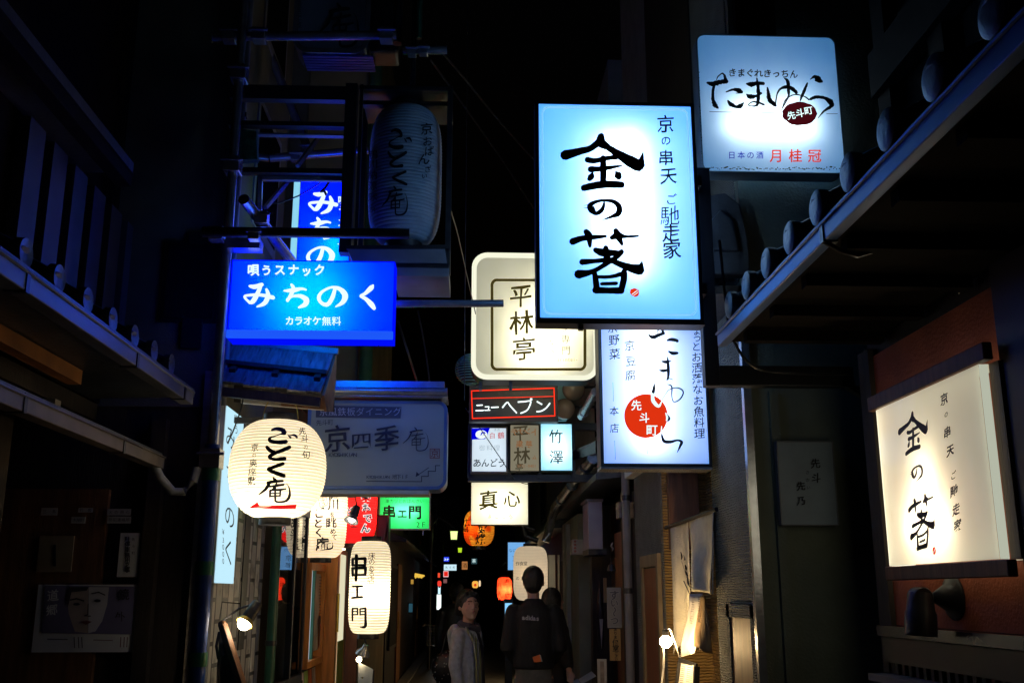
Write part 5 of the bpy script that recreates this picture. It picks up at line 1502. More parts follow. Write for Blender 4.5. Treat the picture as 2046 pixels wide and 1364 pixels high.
# ================================================================== right-hand fittings
bulb_m = glow('bare_bulb_glow', (1, .66, .3), 300)
t = thing('bare_bulb', 'bare glowing light bulb on a curled cord before the ochre stucco', 'light bulb', (1.2, 6.3, 1.2))
c = at(1330, 1281, 5.82)
MB().ball(c, .034, 14).build('glass_bulb', bulb_m, t, smooth=True)
MB().lathe(c + Vector((0, 0, .03)), [(.018, 0), (.018, .03), (.006, .036)], 12).build('socket', M['black'], t)
MB().tube([c + Vector((0, 0, .065)), c + Vector((.03, .02, .07)), at(1352, 1292, 5.85), at(1358, 1312, 5.95)], .004, 6).build('cord', M['white'], t, smooth=True)
MB().tube([at(1326, 1290, 5.86), at(1326, 1330, 5.95), at(1322, 1364, 6.0), at(1322, 1440, 6.0)], .006, 6).build('cord', M['white'], t, smooth=True)

clothm = mat('undyed_hemp_cloth', (.72, .69, .55), .9, var=.12, vs=20, bump=.5, bs=90)
def cloth(tl, tr, br, bl, parent, name, nx=14, ny=26, amp=.015, seed=0, m=clothm):
    """hanging cloth between four points, with soft folds"""
    vs, fs = [], []
    n = (tr - tl).cross(bl - tl).normalized()
    for j in range(ny + 1):
        v = j / ny
        for i in range(nx + 1):
            u = i / nx
            p = lerp(lerp(tl, tr, u), lerp(bl, br, u), v)
            f = amp * (.25 + v) * (math.sin(u * 9 + seed + v * 1.4) + .8 * noise.noise((u * 3, v * 2.2, seed)))
            p = p + n * f + (br - tl).normalized() * 0
            p.z += .008 * noise.noise((u * 4, v * 3, seed + 5))
            vs.append(p)
    for j in range(ny):
        for i in range(nx):
            a = j * (nx + 1) + i
            fs.append((a, a + 1, a + nx + 2, a + nx + 1))
    o = MB().add(vs, fs).build(name, m, parent, smooth=True)
    s = o.modifiers.new('thickness', 'SOLIDIFY'); s.thickness = .0025
    return o
t = thing('noren_curtain', 'undyed cloth noren curtain hanging in the ochre doorway beside the bare bulb', 'curtain', (1.27, 5.9, 1.9))
cloth(at(1338, 1050, 6.4), at(1377, 1037, 5.95), at(1388, 1240, 6.1), at(1350, 1310, 6.35), t, 'cloth_panel', amp=.022, seed=2)
cloth(at(1376, 1036, 5.93), at(1427, 1018, 5.28), at(1429, 1185, 5.28), at(1379, 1180, 5.72), t, 'cloth_panel', amp=.02, seed=7)
MB().tube([at(1330, 1054, 6.5), at(1432, 1017, 5.24)], .012, 8).build('rod', M['darkwood'], t, smooth=True)
k = Ink(lambda x, y, l=0: at(x, y, 6.05 - .002 * l))
k.brush([[(1360, 1102, 1), (1362, 1110, 4), (1361, 1118, 1)], [(1366, 1108, 1), (1368, 1118, 3)], [(1369, 1128, 2), (1371, 1136, 4), (1370, 1140, 1)], [(1370, 1142, 4), (1374, 1150, 2)], [(1373, 1152, 2), (1375, 1164, 3), (1377, 1170, 1)], [(1362, 1120, .7), (1378, 1172, .9)]], rough=.3)
k.build('lettering', INK, t)
MB().tube([at(1425, 1060, 5.25), at(1424, 1186, 5.24)], .003, 5).build('edge_seam', clothm, t)

paperm = mat('white_menu_paper', (.62, .6, .56), .7, var=.08)
t = thing('menu_sheet', 'curled white menu sheet hanging just right of the bare bulb', 'menu', (1.25, 5.9, 1.2))
vs, fs = [], []
rows = [((1378, 1186), (1404, 1184)), ((1377, 1210), (1403, 1212)), ((1373, 1235), (1402, 1240)), ((1366, 1262), (1395, 1270)), ((1361, 1288), (1391, 1294)), ((1360, 1312), (1389, 1304))]
for (a, b) in rows:
    for i in range(7):
        u = i / 6
        x, y = a[0] + (b[0] - a[0]) * u, a[1] + (b[1] - a[1]) * u
        vs.append(at(x, y, 6.02 - .22 * u + .03 * math.sin(u * 5)))
for j in range(len(rows) - 1):
    for i in range(6): fs.append((j * 7 + i, j * 7 + i + 1, j * 7 + i + 8, j * 7 + i + 7))
o = MB().add(vs, fs).build('sheet', paperm, t, smooth=True); o.modifiers.new('thickness', 'SOLIDIFY').thickness = .002
k = Ink(lambda x, y, l=0: at(x, y, 5.77 - .002 * l))
for i in range(12):
    k.line([(1395 + .4 * (i % 2), 1192 + i * 4.4), (1400, 1192 + i * 4.5)], 1.3)
    k.line([(1384 - i * .5, 1193 + i * 4.6), (1388 - i * .4, 1193 + i * 4.7)], .9)
k.build('printing', [mat('faint_print', (.2, .18, .17), .8)], t)
MB().tube([at(1378, 1186, 6.0), at(1366, 1160, 6.05)], .003, 5).build('string', M['black'], t)
t = thing('menu_board', 'framed menu board leaning below the curled white menu sheet', 'menu', (1.2, 5.9, .9))
q = [at(1361, 1318, 6.0), at(1389, 1330, 5.8), at(1386, 1440, 5.8), at(1345, 1440, 6.0)]
MB().prism(q, (.012, .02, 0)).build('sheet', paperm, t)
MB().bar(q[0] + Vector((-.008, 0, .0)), q[3] + Vector((-.008, 0, 0)), .012, .02).build('frame_bar', M['black'], t)
MB().bar(q[1] + Vector((.008, 0, .0)), q[2] + Vector((.008, 0, 0)), .03, .03).build('frame_bar', M['black'], t)
MB().bar(q[0] + Vector((-.01, 0, .004)), q[1] + Vector((.01, 0, .004)), .012, .02).build('frame_bar', M['black'], t)
k = Ink(lambda x, y, l=0: at(x, y, 5.78 - .002 * l))
for i in range(11):
    k.line([(1362 - i * .5, 1330 + i * 4), (1368 - i * .4, 1331 + i * 4)], 1).line([(1374 - i * .4, 1332 + i * 4), (1384 - i * .3, 1334 + i * 4)], 1)
k.build('printing', [mat('faint_print', (.2, .18, .17), .8)], t)
t = thing('brown_cloth', 'hanging brown cloth with a pointed corner right of the menu sheet', 'cloth', (1.3, 5.7, 1.2))
cloth(at(1402, 1190, 5.75), at(1409, 1190, 5.6), at(1415, 1304, 5.6), at(1393, 1292, 5.72), t, 'cloth_panel', 6, 16, .02, 4, mat('brown_hemp', (.2, .13, .06), .9, var=.2, bump=.4))

t = thing('shop_plaque', 'white hanging plaque with grey hiragana above a yellow plaque', 'plaque', (1.2, 8.5, 1.4))
a, b = at(1213, 1173, 8.2), at(1243, 1254, 8.2)
MB().box(a.x, b.x, 8.2, 8.23, b.z, a.z).build('board', mat('pale_grey_board', (.34, .34, .31), .6, var=.1), t, bevel=.002)
k = Ink(planeY(8.2)).zoom(1150, 900, 2.94)
hs = [('す', 226, 848, 62), ('い', 228, 895, 50), ('〜', 228, 945, 58), ('つ', 228, 998, 54)]
for c_, x, y, s in hs:
    k.ch(c_, x, y, s, m=1, wt=.06, rot=R(90) if c_ == '〜' else 0); k.ch(c_, x, y, s, m=0, wt=.02, rot=R(90) if c_ == '〜' else 0)
k.build('lettering', [mat('grey_letter', (.13, .13, .15), .6), mat('pale_outline', (.55, .55, .52), .6)], t)
MB().tube([at(1228, 1165, 8.21), at(1228, 1174, 8.21)], .003, 5).build('hook', M['darksteel'], t)
t = thing('shop_plaque', 'yellow wooden plaque with dark characters below the white hiragana plaque', 'plaque', (1.2, 8.5, 1.2))
a, b = at(1218, 1256, 8.2), at(1241, 1319, 8.2)
MB().box(a.x, b.x, 8.2, 8.23, b.z, a.z).build('board', mat('yellow_wood', (.5, .31, .1), .5, var=.15), t, bevel=.002)
k = Ink(planeY(8.2)).zoom(1150, 900, 2.94)
k.col([('あ', 234, 1050, 22), ('り', 234, 1072, 22), ('ま', 234, 1094, 22), ('個', 236, 1125, 40), ('室', 236, 1160, 40), ('ご', 238, 1190, 20), ('ざ', 238, 1208, 20), ('い', 240, 1224, 18)], wt=.02)
k.build('lettering', INK, t)
t = thing('shop_plaque', 'narrow tan plaque fixed left of the white hiragana plaque', 'plaque', (1.2, 9, 1.5))
a, b = at(1206, 1154, 8.9), at(1213, 1203, 8.9)
MB().box(a.x, b.x, 8.9, 8.93, b.z, a.z).build('board', mat('tan_wood', (.34, .22, .1), .6), t)
t = thing('wall_lamp', 'small dark bell-shaped lamp above the white hiragana plaque', 'lamp', (1.2, 8.3, 1.6))
c = at(1222, 1140, 8.25)
MB().lathe(c, [(.034, 0), (.032, .02), (.024, .045), (.008, .055), (.006, .08)], 18).build('shade', M['darksteel'], t, smooth=True)
MB().tube([c + Vector((0, 0, .08)), c + Vector((0, .04, .1)), c + Vector((.04, .1, .1))], .006, 6).build('arm', M['darksteel'], t)
t = thing('ornament', 'small pale twisted ornament on the brown door post on the right', 'ornament', (1.2, 8.3, 1.8))
MB().tube([at(1224, 1083, 8.3), at(1221, 1090, 8.3), at(1225, 1095, 8.3), at(1223, 1101, 8.3)], [.004, .009, .008, .003], 8).build('ornament', mat('pale_rope', (.4, .38, .33), .7), t, smooth=True)

t = thing('light_box_sign', 'unlit lavender-grey box sign with a plain face under the duct', 'sign', (1.1, 9.1, 1.9))
a, b = at(1175, 1002, 9.0), at(1205, 1096, 9.0)
MB().box(a.x, b.x, 9.0, 9.45, b.z, a.z).build('housing', mat('lavender_grey', (.36, .35, .45), .4, var=.1), t, bevel=.006)
MB().box(a.x - .015, b.x + .01, 8.99, 9.46, a.z, a.z + .025).build('cap', M['grey'], t)
MB().box(a.x - .005, b.x + .03, 9.0, 9.46, b.z - .05, b.z - .001).build('bracket', M['black'], t)
t = thing('notice_box', 'small white box with a pink stripe under the lavender-grey box sign', 'box', (1.1, 10.3, 1.9))
a, b = at(1143, 1077, 10.2), at(1166, 1107, 10.2)
MB().box(a.x, b.x, 10.2, 10.4, b.z, a.z).build('housing', mat('pinkish_white', (.42, .36, .34), .6), t, bevel=.004)
k = Ink(planeY(10.2))
for i in range(4): k.disc(1149, 1081 + i * 6.5, 2.6, 2.6, 8)
k.build('printing', [mat('dull_pink', (.4, .12, .1), .7)], t)
t = thing('light_box_sign', 'unlit white box seen edge-on under the sign with the red disc', 'sign', (1.2, 7.2, 2.2))
MB().box(1.13, 1.2, 6.85, 7.5, 2.32, 2.62).build('housing', M['white'], t, bevel=.006)
MB().box(1.2, 1.262, 7.1, 7.2, 2.4, 2.5).build('bracket', M['darksteel'], t)
t = thing('notice_board', 'small pale framed board standing low on the right', 'notice', (1.1, 8.1, .8))
a, b = at(1194, 1316, 8.0), at(1214, 1420, 8.0)
fr_ = MB()
fr_.box(a.x, b.x, 8.0, 8.03, a.z - .015, a.z).box(a.x, a.x + .018, 8.0, 8.03, b.z, a.z - .015).box(b.x - .018, b.x, 8.0, 8.03, b.z, a.z - .015)
fr_.build('frame', M['cream'], t)
MB().box(a.x + .018, b.x - .018, 8.012, 8.02, b.z, a.z - .015).build('panel', M['palewood'], t)
t = thing('umbrella', 'closed black umbrella hanging on the dark wall beside the plaques', 'umbrella', (1.15, 8.9, 1.1))
u0, u1 = at(1198, 1172, 8.95), at(1202, 1308, 8.95)
MB().tube([u0, lerp(u0, u1, .1), lerp(u0, u1, .35), lerp(u0, u1, .8), u1], [.006, .02, .032, .03, .004], 12).build('canopy', M['black'], t, smooth=True)
MB().tube([u0 + Vector((0, 0, .05)), u0], .006, 6).build('handle', M['darkwood'], t)
MB().prism([at(1198, 1236, 8.9), at(1205, 1236, 8.9), at(1202, 1295, 8.9)], (0, .01, 0)).build('tag', M['cream'], t)

t = thing('duct_pipe', 'shiny jointed metal duct running under the eave on the right', 'duct', (1, 9, 2.5))
pp = [at(1186, 914, 8.3), at(1150, 958, 9.6), at(1112, 1008, 11.2), at(1104, 1030, 11.5), at(1096, 1062, 11.6), at(1090, 1082, 11.6)]
MB().tube(pp, [.05, .05, .05, .05, .048, .048], 16).build('duct', M['steel'], t, smooth=True)
for u in (.15, .5, .85):
    q0 = lerp(pp[0], pp[2], u); MB().tube([q0, lerp(pp[0], pp[2], u + .012)], .056, 16).build('joint', M['darksteel'], t, smooth=True)
MB().tube([at(1068, 1058, 11.3), at(1050, 1052, 11.3), at(1040, 1040, 11.3), at(1050, 1070, 11.3), at(1075, 1080, 11.3)], .03, 10).build('elbow', M['darksteel'], t, smooth=True)
t = thing('duct_pipe', 'short open-ended metal pipe sticking out beside the round lamps', 'pipe', (1, 7.6, 3))
MB().tube([at(1190, 782, 7.3), at(1164, 829, 7.9)], .034, 14).build('pipe', M['steel'], t, smooth=True)
MB().tube([at(1167, 823, 7.82), at(1163, 830, 7.92)], .04, 14).build('collar', M['steel'], t, smooth=True)
for px, py, lab, rr_ in ((1146, 778, 'upper unlit beige globe lamp beside the red-bordered neon sign', 23), (1128, 817, 'lower unlit beige globe lamp beside the red-bordered neon sign', 21.5)):
    c = at(px, py, 8.15)
    t = thing('globe_lamp', lab, 'lamp', c - Vector((0, 0, .1)), 'unlit globe lamps')
    MB().ball(c, rr_ / F * 8.15, 28).build('globe', mat('beige_globe', (.36, .28, .2), .12, var=.06), t, smooth=True)
    MB().tube([c + Vector((.09, 0, .02)), Vector((1.2, 8.3, c.z + .05))], .012, 8).build('arm', M['black'], t)
t = thing('teal_light_panel', 'teal panel standing for sign light behind the round lamps and neon sign', 'panel', (.9, 8.4, 2.9))
a, b = at(1112, 770, 8.34), at(1132, 840, 8.34)
MB().box(a.x, b.x, 8.34, 8.38, b.z, a.z).build('panel', mat('painted_teal_light', (.25, .5, .5), .5), t)  # panel added where only sign light shows, its teal painted on

t = thing('door_panel', 'tall pale grey panel standing beside the big cream lantern', 'panel', (1.0, 13.2, 0))
a, b = at(1095, 1108, 13.2), at(1110, 1190, 13.2)
MB().box(a.x, b.x, 13.2, 13.25, 0, a.z).build('panel', mat('pale_door_panel', (.6, .62, .56), .6, var=.08), t)
MB().box(a.x - .03, a.x - .001, 13.19, 13.26, 0, a.z + .02).build('frame', M['darkwood'], t)
a, b = at(1115, 1108, 13.0), at(1119, 1190, 13.0)
MB().box(a.x, b.x, 13.0, 13.05, 0, a.z).build('edge_trim', mat('pale_door_trim', (.62, .58, .48), .6, var=.08), t)
# spot lamp under the wall light box
t = thing('spot_lamp', 'unlit black spot lamp with round base on the red-brown wall', 'lamp', (1.5, 3.2, 1.5))
bc = atX(1908, 1193, 1.6)
MB().lathe(bc, [(0, 0), (.072, 0), (.074, .006), (.068, .014), (.05, .02), (.034, .045), (.018, .07), (.012, .075)], 32, axis=(-1, 0, 0)).build('wall_base', M['black'], t, smooth=True)
jc = bc + Vector((-.125, -.02, .0))
MB().tube([bc + Vector((-.07, 0, 0)), jc], .01, 10).build('arm', M['black'], t, smooth=True)
MB().lathe(jc + Vector((0, .034, 0)), [(0, 0), (.03, .0), (.034, .006), (.034, .058), (.03, .064), (0, .064)], 24, axis=(0, -1, 0)).build('joint', M['black'], t, smooth=True)
hd = Vector((-.10, -.05, -1)).normalized()
MB().lathe(jc, [(.0, -.02), (.036, -.015), (.042, .01), (.045, .04), (.05, .05), (.051, .12), (.046, .12), (.043, .08), (0, .08)], 28, axis=hd).build('lamp_head', M['black'], t, smooth=True)
MB().lathe(jc + hd * .113, [(.047, 0), (.044, .004)], 28, axis=hd).build('trim_ring', M['steel'], t, smooth=True)
MB().lathe(jc + Vector((0, -.031, 0)), [(0, 0), (.005, 0), (.005, .004)], 8, axis=(0, -1, 0)).build('screw', M['brass'], t)

# clip lamp on the left
t = thing('clip_lamp', 'black clip lamp with a glowing bulb in front of the tiled wall', 'lamp', (-1.1, 4.95, 1.4))
h0, h1, Yc = at(514, 1206, 4.9), at(494, 1236, 4.86), 4.9
ax = (h1 - h0).normalized()
MB().lathe(h0, [(0, -.01), (.022, -.008), (.026, .0), (.028, .06), (.03, .085), (.0, .085)], 20, axis=ax).build('lamp_holder', M['black'], t, smooth=True)
MB().lathe(h0 + ax * .08, [(.025, 0), (.04, .016), (.043, .028), (.039, .028), (.024, .002)], 24, axis=ax).build('reflector', M['brass'], t, smooth=True)
MB().ball(h0 + ax * .108, .031, 16).build('bulb', glow('clip_bulb', (1, .86, .62), 38), t, smooth=True)
MB().tube([at(440, 1243, 4.9), at(478, 1215, 4.9), at(512, 1204, 4.9)], .005, 6).build('arm', M['steel'], t, smooth=True)
MB().tube([at(438, 1240, 4.9), at(444, 1202, 4.9), at(480, 1205, 4.9)], .003, 5).build('wire', M['cable'], t, smooth=True)
t = thing('leaning_signboard', 'dark signboard with a red-brown timber edge leaning by the scaffold', 'signboard', (-1.1, 4.85, 0))
MB().bar(at(445, 1247, 4.84), at(507, 1440, 4.75), .035, .03).build('edge_post', M['brownwood'], t, bevel=.003)
MB().ball(at(444, 1247, 4.84), .02, 10).build('knob', M['brownwood'], t, smooth=True)
MB().prism([at(439, 1256, 4.87), at(448, 1262, 4.87), at(500, 1440, 4.8), at(430, 1440, 4.87)], (0, .02, 0)).build('board', M['black'], t)
t = thing('coiled_cable', 'loop of black cable hanging on the scaffold foot', 'cable', (-1.12, 4.8, 1.2))
MB().tube([at(438, 1262, 4.82), at(432, 1290, 4.8), at(436, 1315, 4.8), at(446, 1308, 4.8), at(442, 1285, 4.8), at(436, 1330, 4.8), at(438, 1400, 4.8)], .007, 6).build('cable', M['cable'], t, smooth=True)
# lamp over the white lanterns
t = thing('clip_lamp', 'chrome-rimmed clip lamp in front of the red lantern', 'lamp', (-.95, 8.0, 2.1))
h0, h1 = at(713, 1012, 8.0), at(702, 1040, 7.95)
ax = (h1 - h0).normalized()
MB().lathe(h0, [(0, -.01), (.03, 0), (.036, .07), (.03, .09), (0, .09)], 18, axis=ax).build('lamp_holder', M['black'], t, smooth=True)
MB().lathe(h0 + ax * .08, [(.026, 0), (.05, .03), (.058, .05), (.054, .05), (.026, .004)], 22, axis=ax).build('reflector', M['steel'], t, smooth=True)
MB().ball(h0 + ax * .11, .028, 12).build('bulb', glow('clip_bulb_b', (1, .9, .7), 10), t, smooth=True)
MB().tube([h0, h0 + Vector((-.02, .05, .08)), h0 + Vector((-.3, .3, .1))], .006, 6).build('arm', M['cable'], t, smooth=True)
t = thing('clip_lamp', 'chrome reflector lamp shining on the tilted menu below the tall white lantern', 'lamp', (-.85, 7.8, 1.2))
c = at(726, 1302, 7.8)
MB().lathe(c, [(0, .06), (.02, .058), (.024, .03), (.05, .0), (.056, -.02), (.052, -.022), (.02, .01), (0, .012)], 26, axis=(.35, -.2, .9)).build('reflector', M['steel'], t, smooth=True)
MB().ball(c + Vector((-.028, -.02, -.05)), .02, 12).build('bulb', glow('clip_bulb_c', (1, .82, .5), 26), t, smooth=True)
MB().tube([c + Vector((.02, 0, .05)), c + Vector((.0, .0, .12)), c + Vector((-.02, .1, .16))], .008, 6).build('arm', M['darksteel'], t, smooth=True)
t = thing('menu_board', 'tilted white menu lit by the chrome lamp under the tall white lantern', 'menu', (-.85, 7.9, .8))
MB().prism([at(716, 1322, 7.82), at(745, 1336, 7.7), at(738, 1440, 7.6), at(714, 1440, 7.72)], (0, .02, 0)).build('sheet', paperm, t)
MB().prism([at(744, 1336, 7.72), at(748, 1340, 7.72), at(742, 1440, 7.62), at(737, 1440, 7.62)], (0, .02, 0)).build('edge', M['darkwood'], t)
k = Ink(lambda x, y, l=0: at(x, y, 7.58))
k.disc(724, 1353, 2, 2, 8)
k.build('emblem', [M['brass']], t)

# ================================================================== lights further down the alley
def far_sign(label, cat, x0, y0, x1, y1, Y, col, s, name='light_box_sign', d=.12, ink=None, group=None, mats=None):
    a, b = at(x0, y0, Y), at(x1, y1, Y)
    t = thing(name, label, cat, ((a.x + b.x) / 2, Y, b.z), group)
    MB().box(a.x - .015, b.x + .015, Y + .01, Y + d, b.z - .015, a.z + .015).build('casing', M['black'], t)
    MB().add([(a.x, Y, b.z), (b.x, Y, b.z), (b.x, Y, a.z), (a.x, Y, a.z)], [(0, 1, 2, 3)]).build('face', glow('lit_face', col, s), t)
    if ink:
        k = Ink(planeY(Y)); ink(k); k.build('lettering', mats or INK, t)
    return t
far_sign('light-blue lit sign behind the big cream lantern', 'sign', 1015, 1083, 1049, 1138, 18.4, (.2, .5, .95), .85,
         ink=lambda k: k.row('なにわ', 1020, 1036, 1099, 8, wt=-.01).ch('京', 1030, 1115, 13).ch('都', 1030, 1129, 11))
far_sign('narrow bright blue-white lit sign standing under the small red lantern', 'sign', 1009, 1198, 1023, 1257, 15.0, (.25, .62, 1), 1.1,
         ink=lambda k: k.poly([(1009, 1198), (1023, 1198), (1023, 1204), (1009, 1204)], 5).brush([[(1010, 1236, 1), (1014, 1240, 3), (1013, 1246, 1)], [(1021, 1214, 1), (1020, 1230, 3), (1022, 1250, 2)], [(1015, 1246, 2), (1020, 1250, 2)]], rough=.4))
a, b = at(1009, 1258, 15.05), at(1023, 1264, 15.05)
t = thing('sign_stand', 'dark stand with greenery below the narrow blue-white sign', 'stand', (.6, 15.05, 0))
MB().box(a.x, b.x, 15.0, 15.2, 0, b.z - .05).build('base', M['black'], t)
lf = MB()
for i in range(60):
    q0 = at(rnd.uniform(1009, 1024), rnd.uniform(1257, 1266), rnd.uniform(14.95, 15.1)); d_ = Vector((rnd.uniform(-.03, .03), rnd.uniform(-.02, .02), rnd.uniform(0, .04)))
    lf.add([q0, q0 + d_ + Vector((.012, 0, 0)), q0 + d_ * 1.6, q0 + d_ - Vector((.012, 0, 0))], [(0, 1, 2, 3)])
lf.build('leaves', mat('yellow_green_leaf', (.16, .2, .03), .6, var=.4), t)
far_sign('small deep-blue lit sign, highest of the distant lights on the left', 'sign', 887, 1112, 897, 1121, 30, (.03, .06, .9), 1, ink=lambda k: k.row('スナ', 889.5, 894.5, 1117, 5, m=2, wt=.04))
far_sign('wide white lit sign below the small deep-blue sign', 'sign', 887, 1127, 912, 1139, 28, (.6, .85, .95), 1.0, ink=lambda k: k.row('先斗町', 892, 907, 1133, 5, wt=0))
far_sign('square red lit sign with a white border far down the alley', 'sign', 886, 1140, 896, 1152, 26, (.95, .55, .55), 1.0, ink=lambda k: k.poly([(887, 1141.3), (895, 1141.3), (895, 1150.5), (887, 1150.5)], 6), mats=INK[:6] + [glow('lit_red_panel', (.9, .02, .01), .9)])
far_sign('small red lit sign left of the white-bordered red sign', 'sign', 875, 1144, 879, 1153, 25, (.95, .08, .03), 1.0)
far_sign('amber lit box sign right of the wide white sign', 'sign', 923, 1121, 934, 1137, 30, (.5, .2, .06), .8, ink=lambda k: k.ch('酒', 928.5, 1129, 10))
far_sign('dim teal sign high in the distance at mid alley', 'sign', 942, 1115, 953, 1126, 32, (.03, .07, .08), 1, ink=lambda k: k.ch('茶', 947, 1120, 8, m=2))
far_sign('tall white lit sign low on the left far down the alley', 'sign', 873, 1187, 881, 1217, 24, (.85, 1, .97), 1.6)
far_sign('slim white lit sign above the tall white sign', 'sign', 875.5, 1171, 880, 1186, 25, (.6, .9, 1), 1.2)
far_sign('dim pinkish lit sign under the white-bordered red sign', 'sign', 886, 1156, 893, 1164, 27, (.25, .1, .1), .8)
far_sign('small amber window lamp at the far left of the alley', 'sign', 821, 1157, 826, 1166, 20, (.55, .3, .05), .8)
far_sign('tiny pink lit sign left of the small red sign', 'sign', 860, 1157, 863, 1163, 24, (.9, .3, .2), .9)
far_sign('tiny cyan light above the head of the woman in grey', 'light', 945, 1185, 950, 1188, 24, (.4, .8, 1), 1)
far_sign('dim blue-green reflection put in as a glow low on the far left', 'window', 817, 1205, 824, 1222, 19, (.02, .07, .1), 1)  # a teal reflection, put in as a small glowing panel
for cx, cy, w_, h_, Y, col, lab in ((878, 1165, 3.8, 5.5, 24.5, (.95, .05, .03), 'small round red lantern above the slim white sign'), (949.5, 1167, 6, 7, 26, (1, .5, .08), 'glowing amber lantern with a red emblem far down the alley'), (958.5, 1165, 2, 6, 27, (1, .75, .45), 'slim cream lantern right of the glowing amber lantern')):
    t, pr = lantern(lab, cx, cy - h_, cy + h_, w_, Y, glow('far_lantern_paper', col, 1.0), n=3, m=2, cap=.4, ribs=8, loop=False, segs=16, amp=.003)
    if w_ == 6:
        k = Ink(pr); k.disc(949.5, 1168, 2.6, 3, 12); k.build('emblem', [glow('lit_red_emblem', (.9, .06, .01), .8)], t)
t = thing('shop_awning', 'yellow-lit ragged awning far down the alley on the left', 'awning', (-.9, 20, 1.9))
aw = MB()
xs = [828, 830, 833, 836, 839, 842, 845, 848]
ys = [1151, 1155, 1152, 1154, 1153, 1155, 1152, 1151]
aw.prism([at(829, 1144, 20), at(848, 1148, 20)] + [at(x, y, 20) for x, y in zip(xs[::-1], ys[::-1])], (0, .06, 0))
aw.build('valance', glow('lit_yellow_cloth', (1, .62, .08), .85), t)

def street_lamp(label, x0, y0, x1, y1, Y, col, s, px, sgn):
    a, b = at(x0, y0, Y), at(x1, y1, Y)
    cx = (a.x + b.x) / 2
    w, h = (b.x - a.x) / 2, a.z - b.z
    t = thing('street_lamp', label, 'street lamp', (at(px, y0, Y).x, Y, 0), 'lantern-shaped street lamps')
    MB().add([(cx + sx_ * w * q, Y + sy_ * w * q, z) for z, q in ((b.z, .8), (a.z, 1)) for sx_, sy_ in ((-1, -1), (1, -1), (1, 1), (-1, 1))],
             [(0, 1, 5, 4), (1, 2, 6, 5), (2, 3, 7, 6), (3, 0, 4, 7), (3, 2, 1, 0)]).build('lamp_glass', glow('street_lamp_glass', col, s), t)
    MB().lathe((cx, Y, a.z + .002), [(w * 1.35, 0), (w * .9, h * .15), (w * .2, h * .35), (0, h * .36)], 12).build('lamp_roof', M['black'], t)
    MB().box(cx - w * .7, cx + w * .7, Y - w * .7, Y + w * .7, b.z - .03, b.z - .002).build('lamp_base', M['black'], t)
    X = at(px, y0, Y).x
    MB().tube([(X, Y, 0), (X, Y, a.z + .35)], .045, 10).build('pole', M['darksteel'], t, smooth=True)
    MB().tube([(X, Y, a.z + .1), (X + (cx - X) * .3, Y, a.z + .3), (cx - (cx - X) * .15, Y, a.z + h * .9), (cx, Y, a.z + h * .4)], .02, 8).build('arm', M['darksteel'], t, smooth=True)
street_lamp('nearer yellow-green glowing street lamp below the green sign', 900, 1061, 914, 1077, 22, (.75, .95, .3), 1.5, 862, 1)
street_lamp('smaller yellow-green street lamp further down the alley', 915, 1094, 923, 1103, 33, (.45, .7, .02), 1.1, 884, 1)

# parked bicycle under the far signs
t = thing('bicycle', 'parked bicycle with chrome handlebars in shadow far down on the left', 'bicycle', (-.62, 17, 0))
bx = at(878, 1260, 17).x
for y in (16.5, 17.5):
    wl = MB()
    wl.tube([(bx, y + .31 * math.cos(a_), .33 + .31 * math.sin(a_)) for a_ in [2 * math.pi * i / 24 for i in range(25)]], .014, 6)
    for i in range(10): wl.tube([(bx, y, .33), (bx, y + .3 * math.cos(i * .628), .33 + .3 * math.sin(i * .628))], .002, 4)
    wl.build('wheel', M['darksteel'], t)
fm = MB()
for a_, b_ in (((bx, 16.5, .33), (bx, 16.62, .95)), ((bx, 16.6, .8), (bx, 17.05, .32)), ((bx, 17.05, .32), (bx, 17.18, .8)), ((bx, 17.15, .7), (bx, 16.62, .72)), ((bx, 17.05, .32), (bx, 17.5, .33)), ((bx, 17.16, .72), (bx, 17.5, .33))): fm.tube([a_, b_], .016, 8)
fm.build('frame', M['steel'], t, smooth=True)
MB().tube([(bx - .26, 16.78, 1.0), (bx - .2, 16.62, 1.03), (bx, 16.6, 1.0), (bx + .2, 16.62, 1.03), (bx + .26, 16.78, 1.0)], .013, 8).build('handlebar', M['steel'], t, smooth=True)
MB().ball((bx, 17.2, .86), .09, 12, s=(.7, 1.3, .45)).build('saddle', M['black'], t, smooth=True)
bk = MB()
for i in range(7):
    bk.box(bx - .17 + i * .055, bx - .165 + i * .055, 16.25, 16.255, .72, .98); bk.box(bx - .17, bx + .165, 16.25, 16.255, .72 + i * .043, .724 + i * .043)
bk.box(bx - .17, bx + .165, 16.25, 16.5, .72, .725)
bk.build('basket', M['steel'], t)
MB().ball((bx, 16.42, .68), .045, 12).build('headlight', M['steel'], t, smooth=True)

# ================================================================== cables overhead
def cable(label, pts, r=.006):
    q = [tuple(at(*p)) for p in pts]
    c = catmull([(a[0], a[1], a[2] + 100) for a in q], 8)
    o = MB().tube([(x, y, z - 100) for x, y, z in c], r, 6).build('power_cable', M['cable'], smooth=True)
    meta(o, label, 'cable', 'overhead cables')
cable('thin vertical cable hanging down mid alley from the top of the photo', [(935, -60, 6.3), (932, 300, 6.3), (929, 600, 6.3), (928, 800, 6.3)], .0025)
cable('upper slanting cable from the scaffold end toward the big sign', [(870, 90, 5.2), (930, 160, 6), (1000, 245, 7), (1090, 345, 8)])
cable('lower slanting cable crossing behind the tall unlit lantern', [(860, 120, 6), (940, 230, 7), (1010, 330, 8), (1075, 430, 9)])
cable('sagging cable running from the lantern frame down to the warm-white sign', [(900, 420, 5.3), (915, 470, 5.8), (935, 560, 6.4), (965, 690, 7.4)], .004)
cable('slanting cable left of the rounded warm-white sign', [(795, 640, 8), (820, 720, 8), (845, 800, 8.5), (862, 860, 9)], .01)
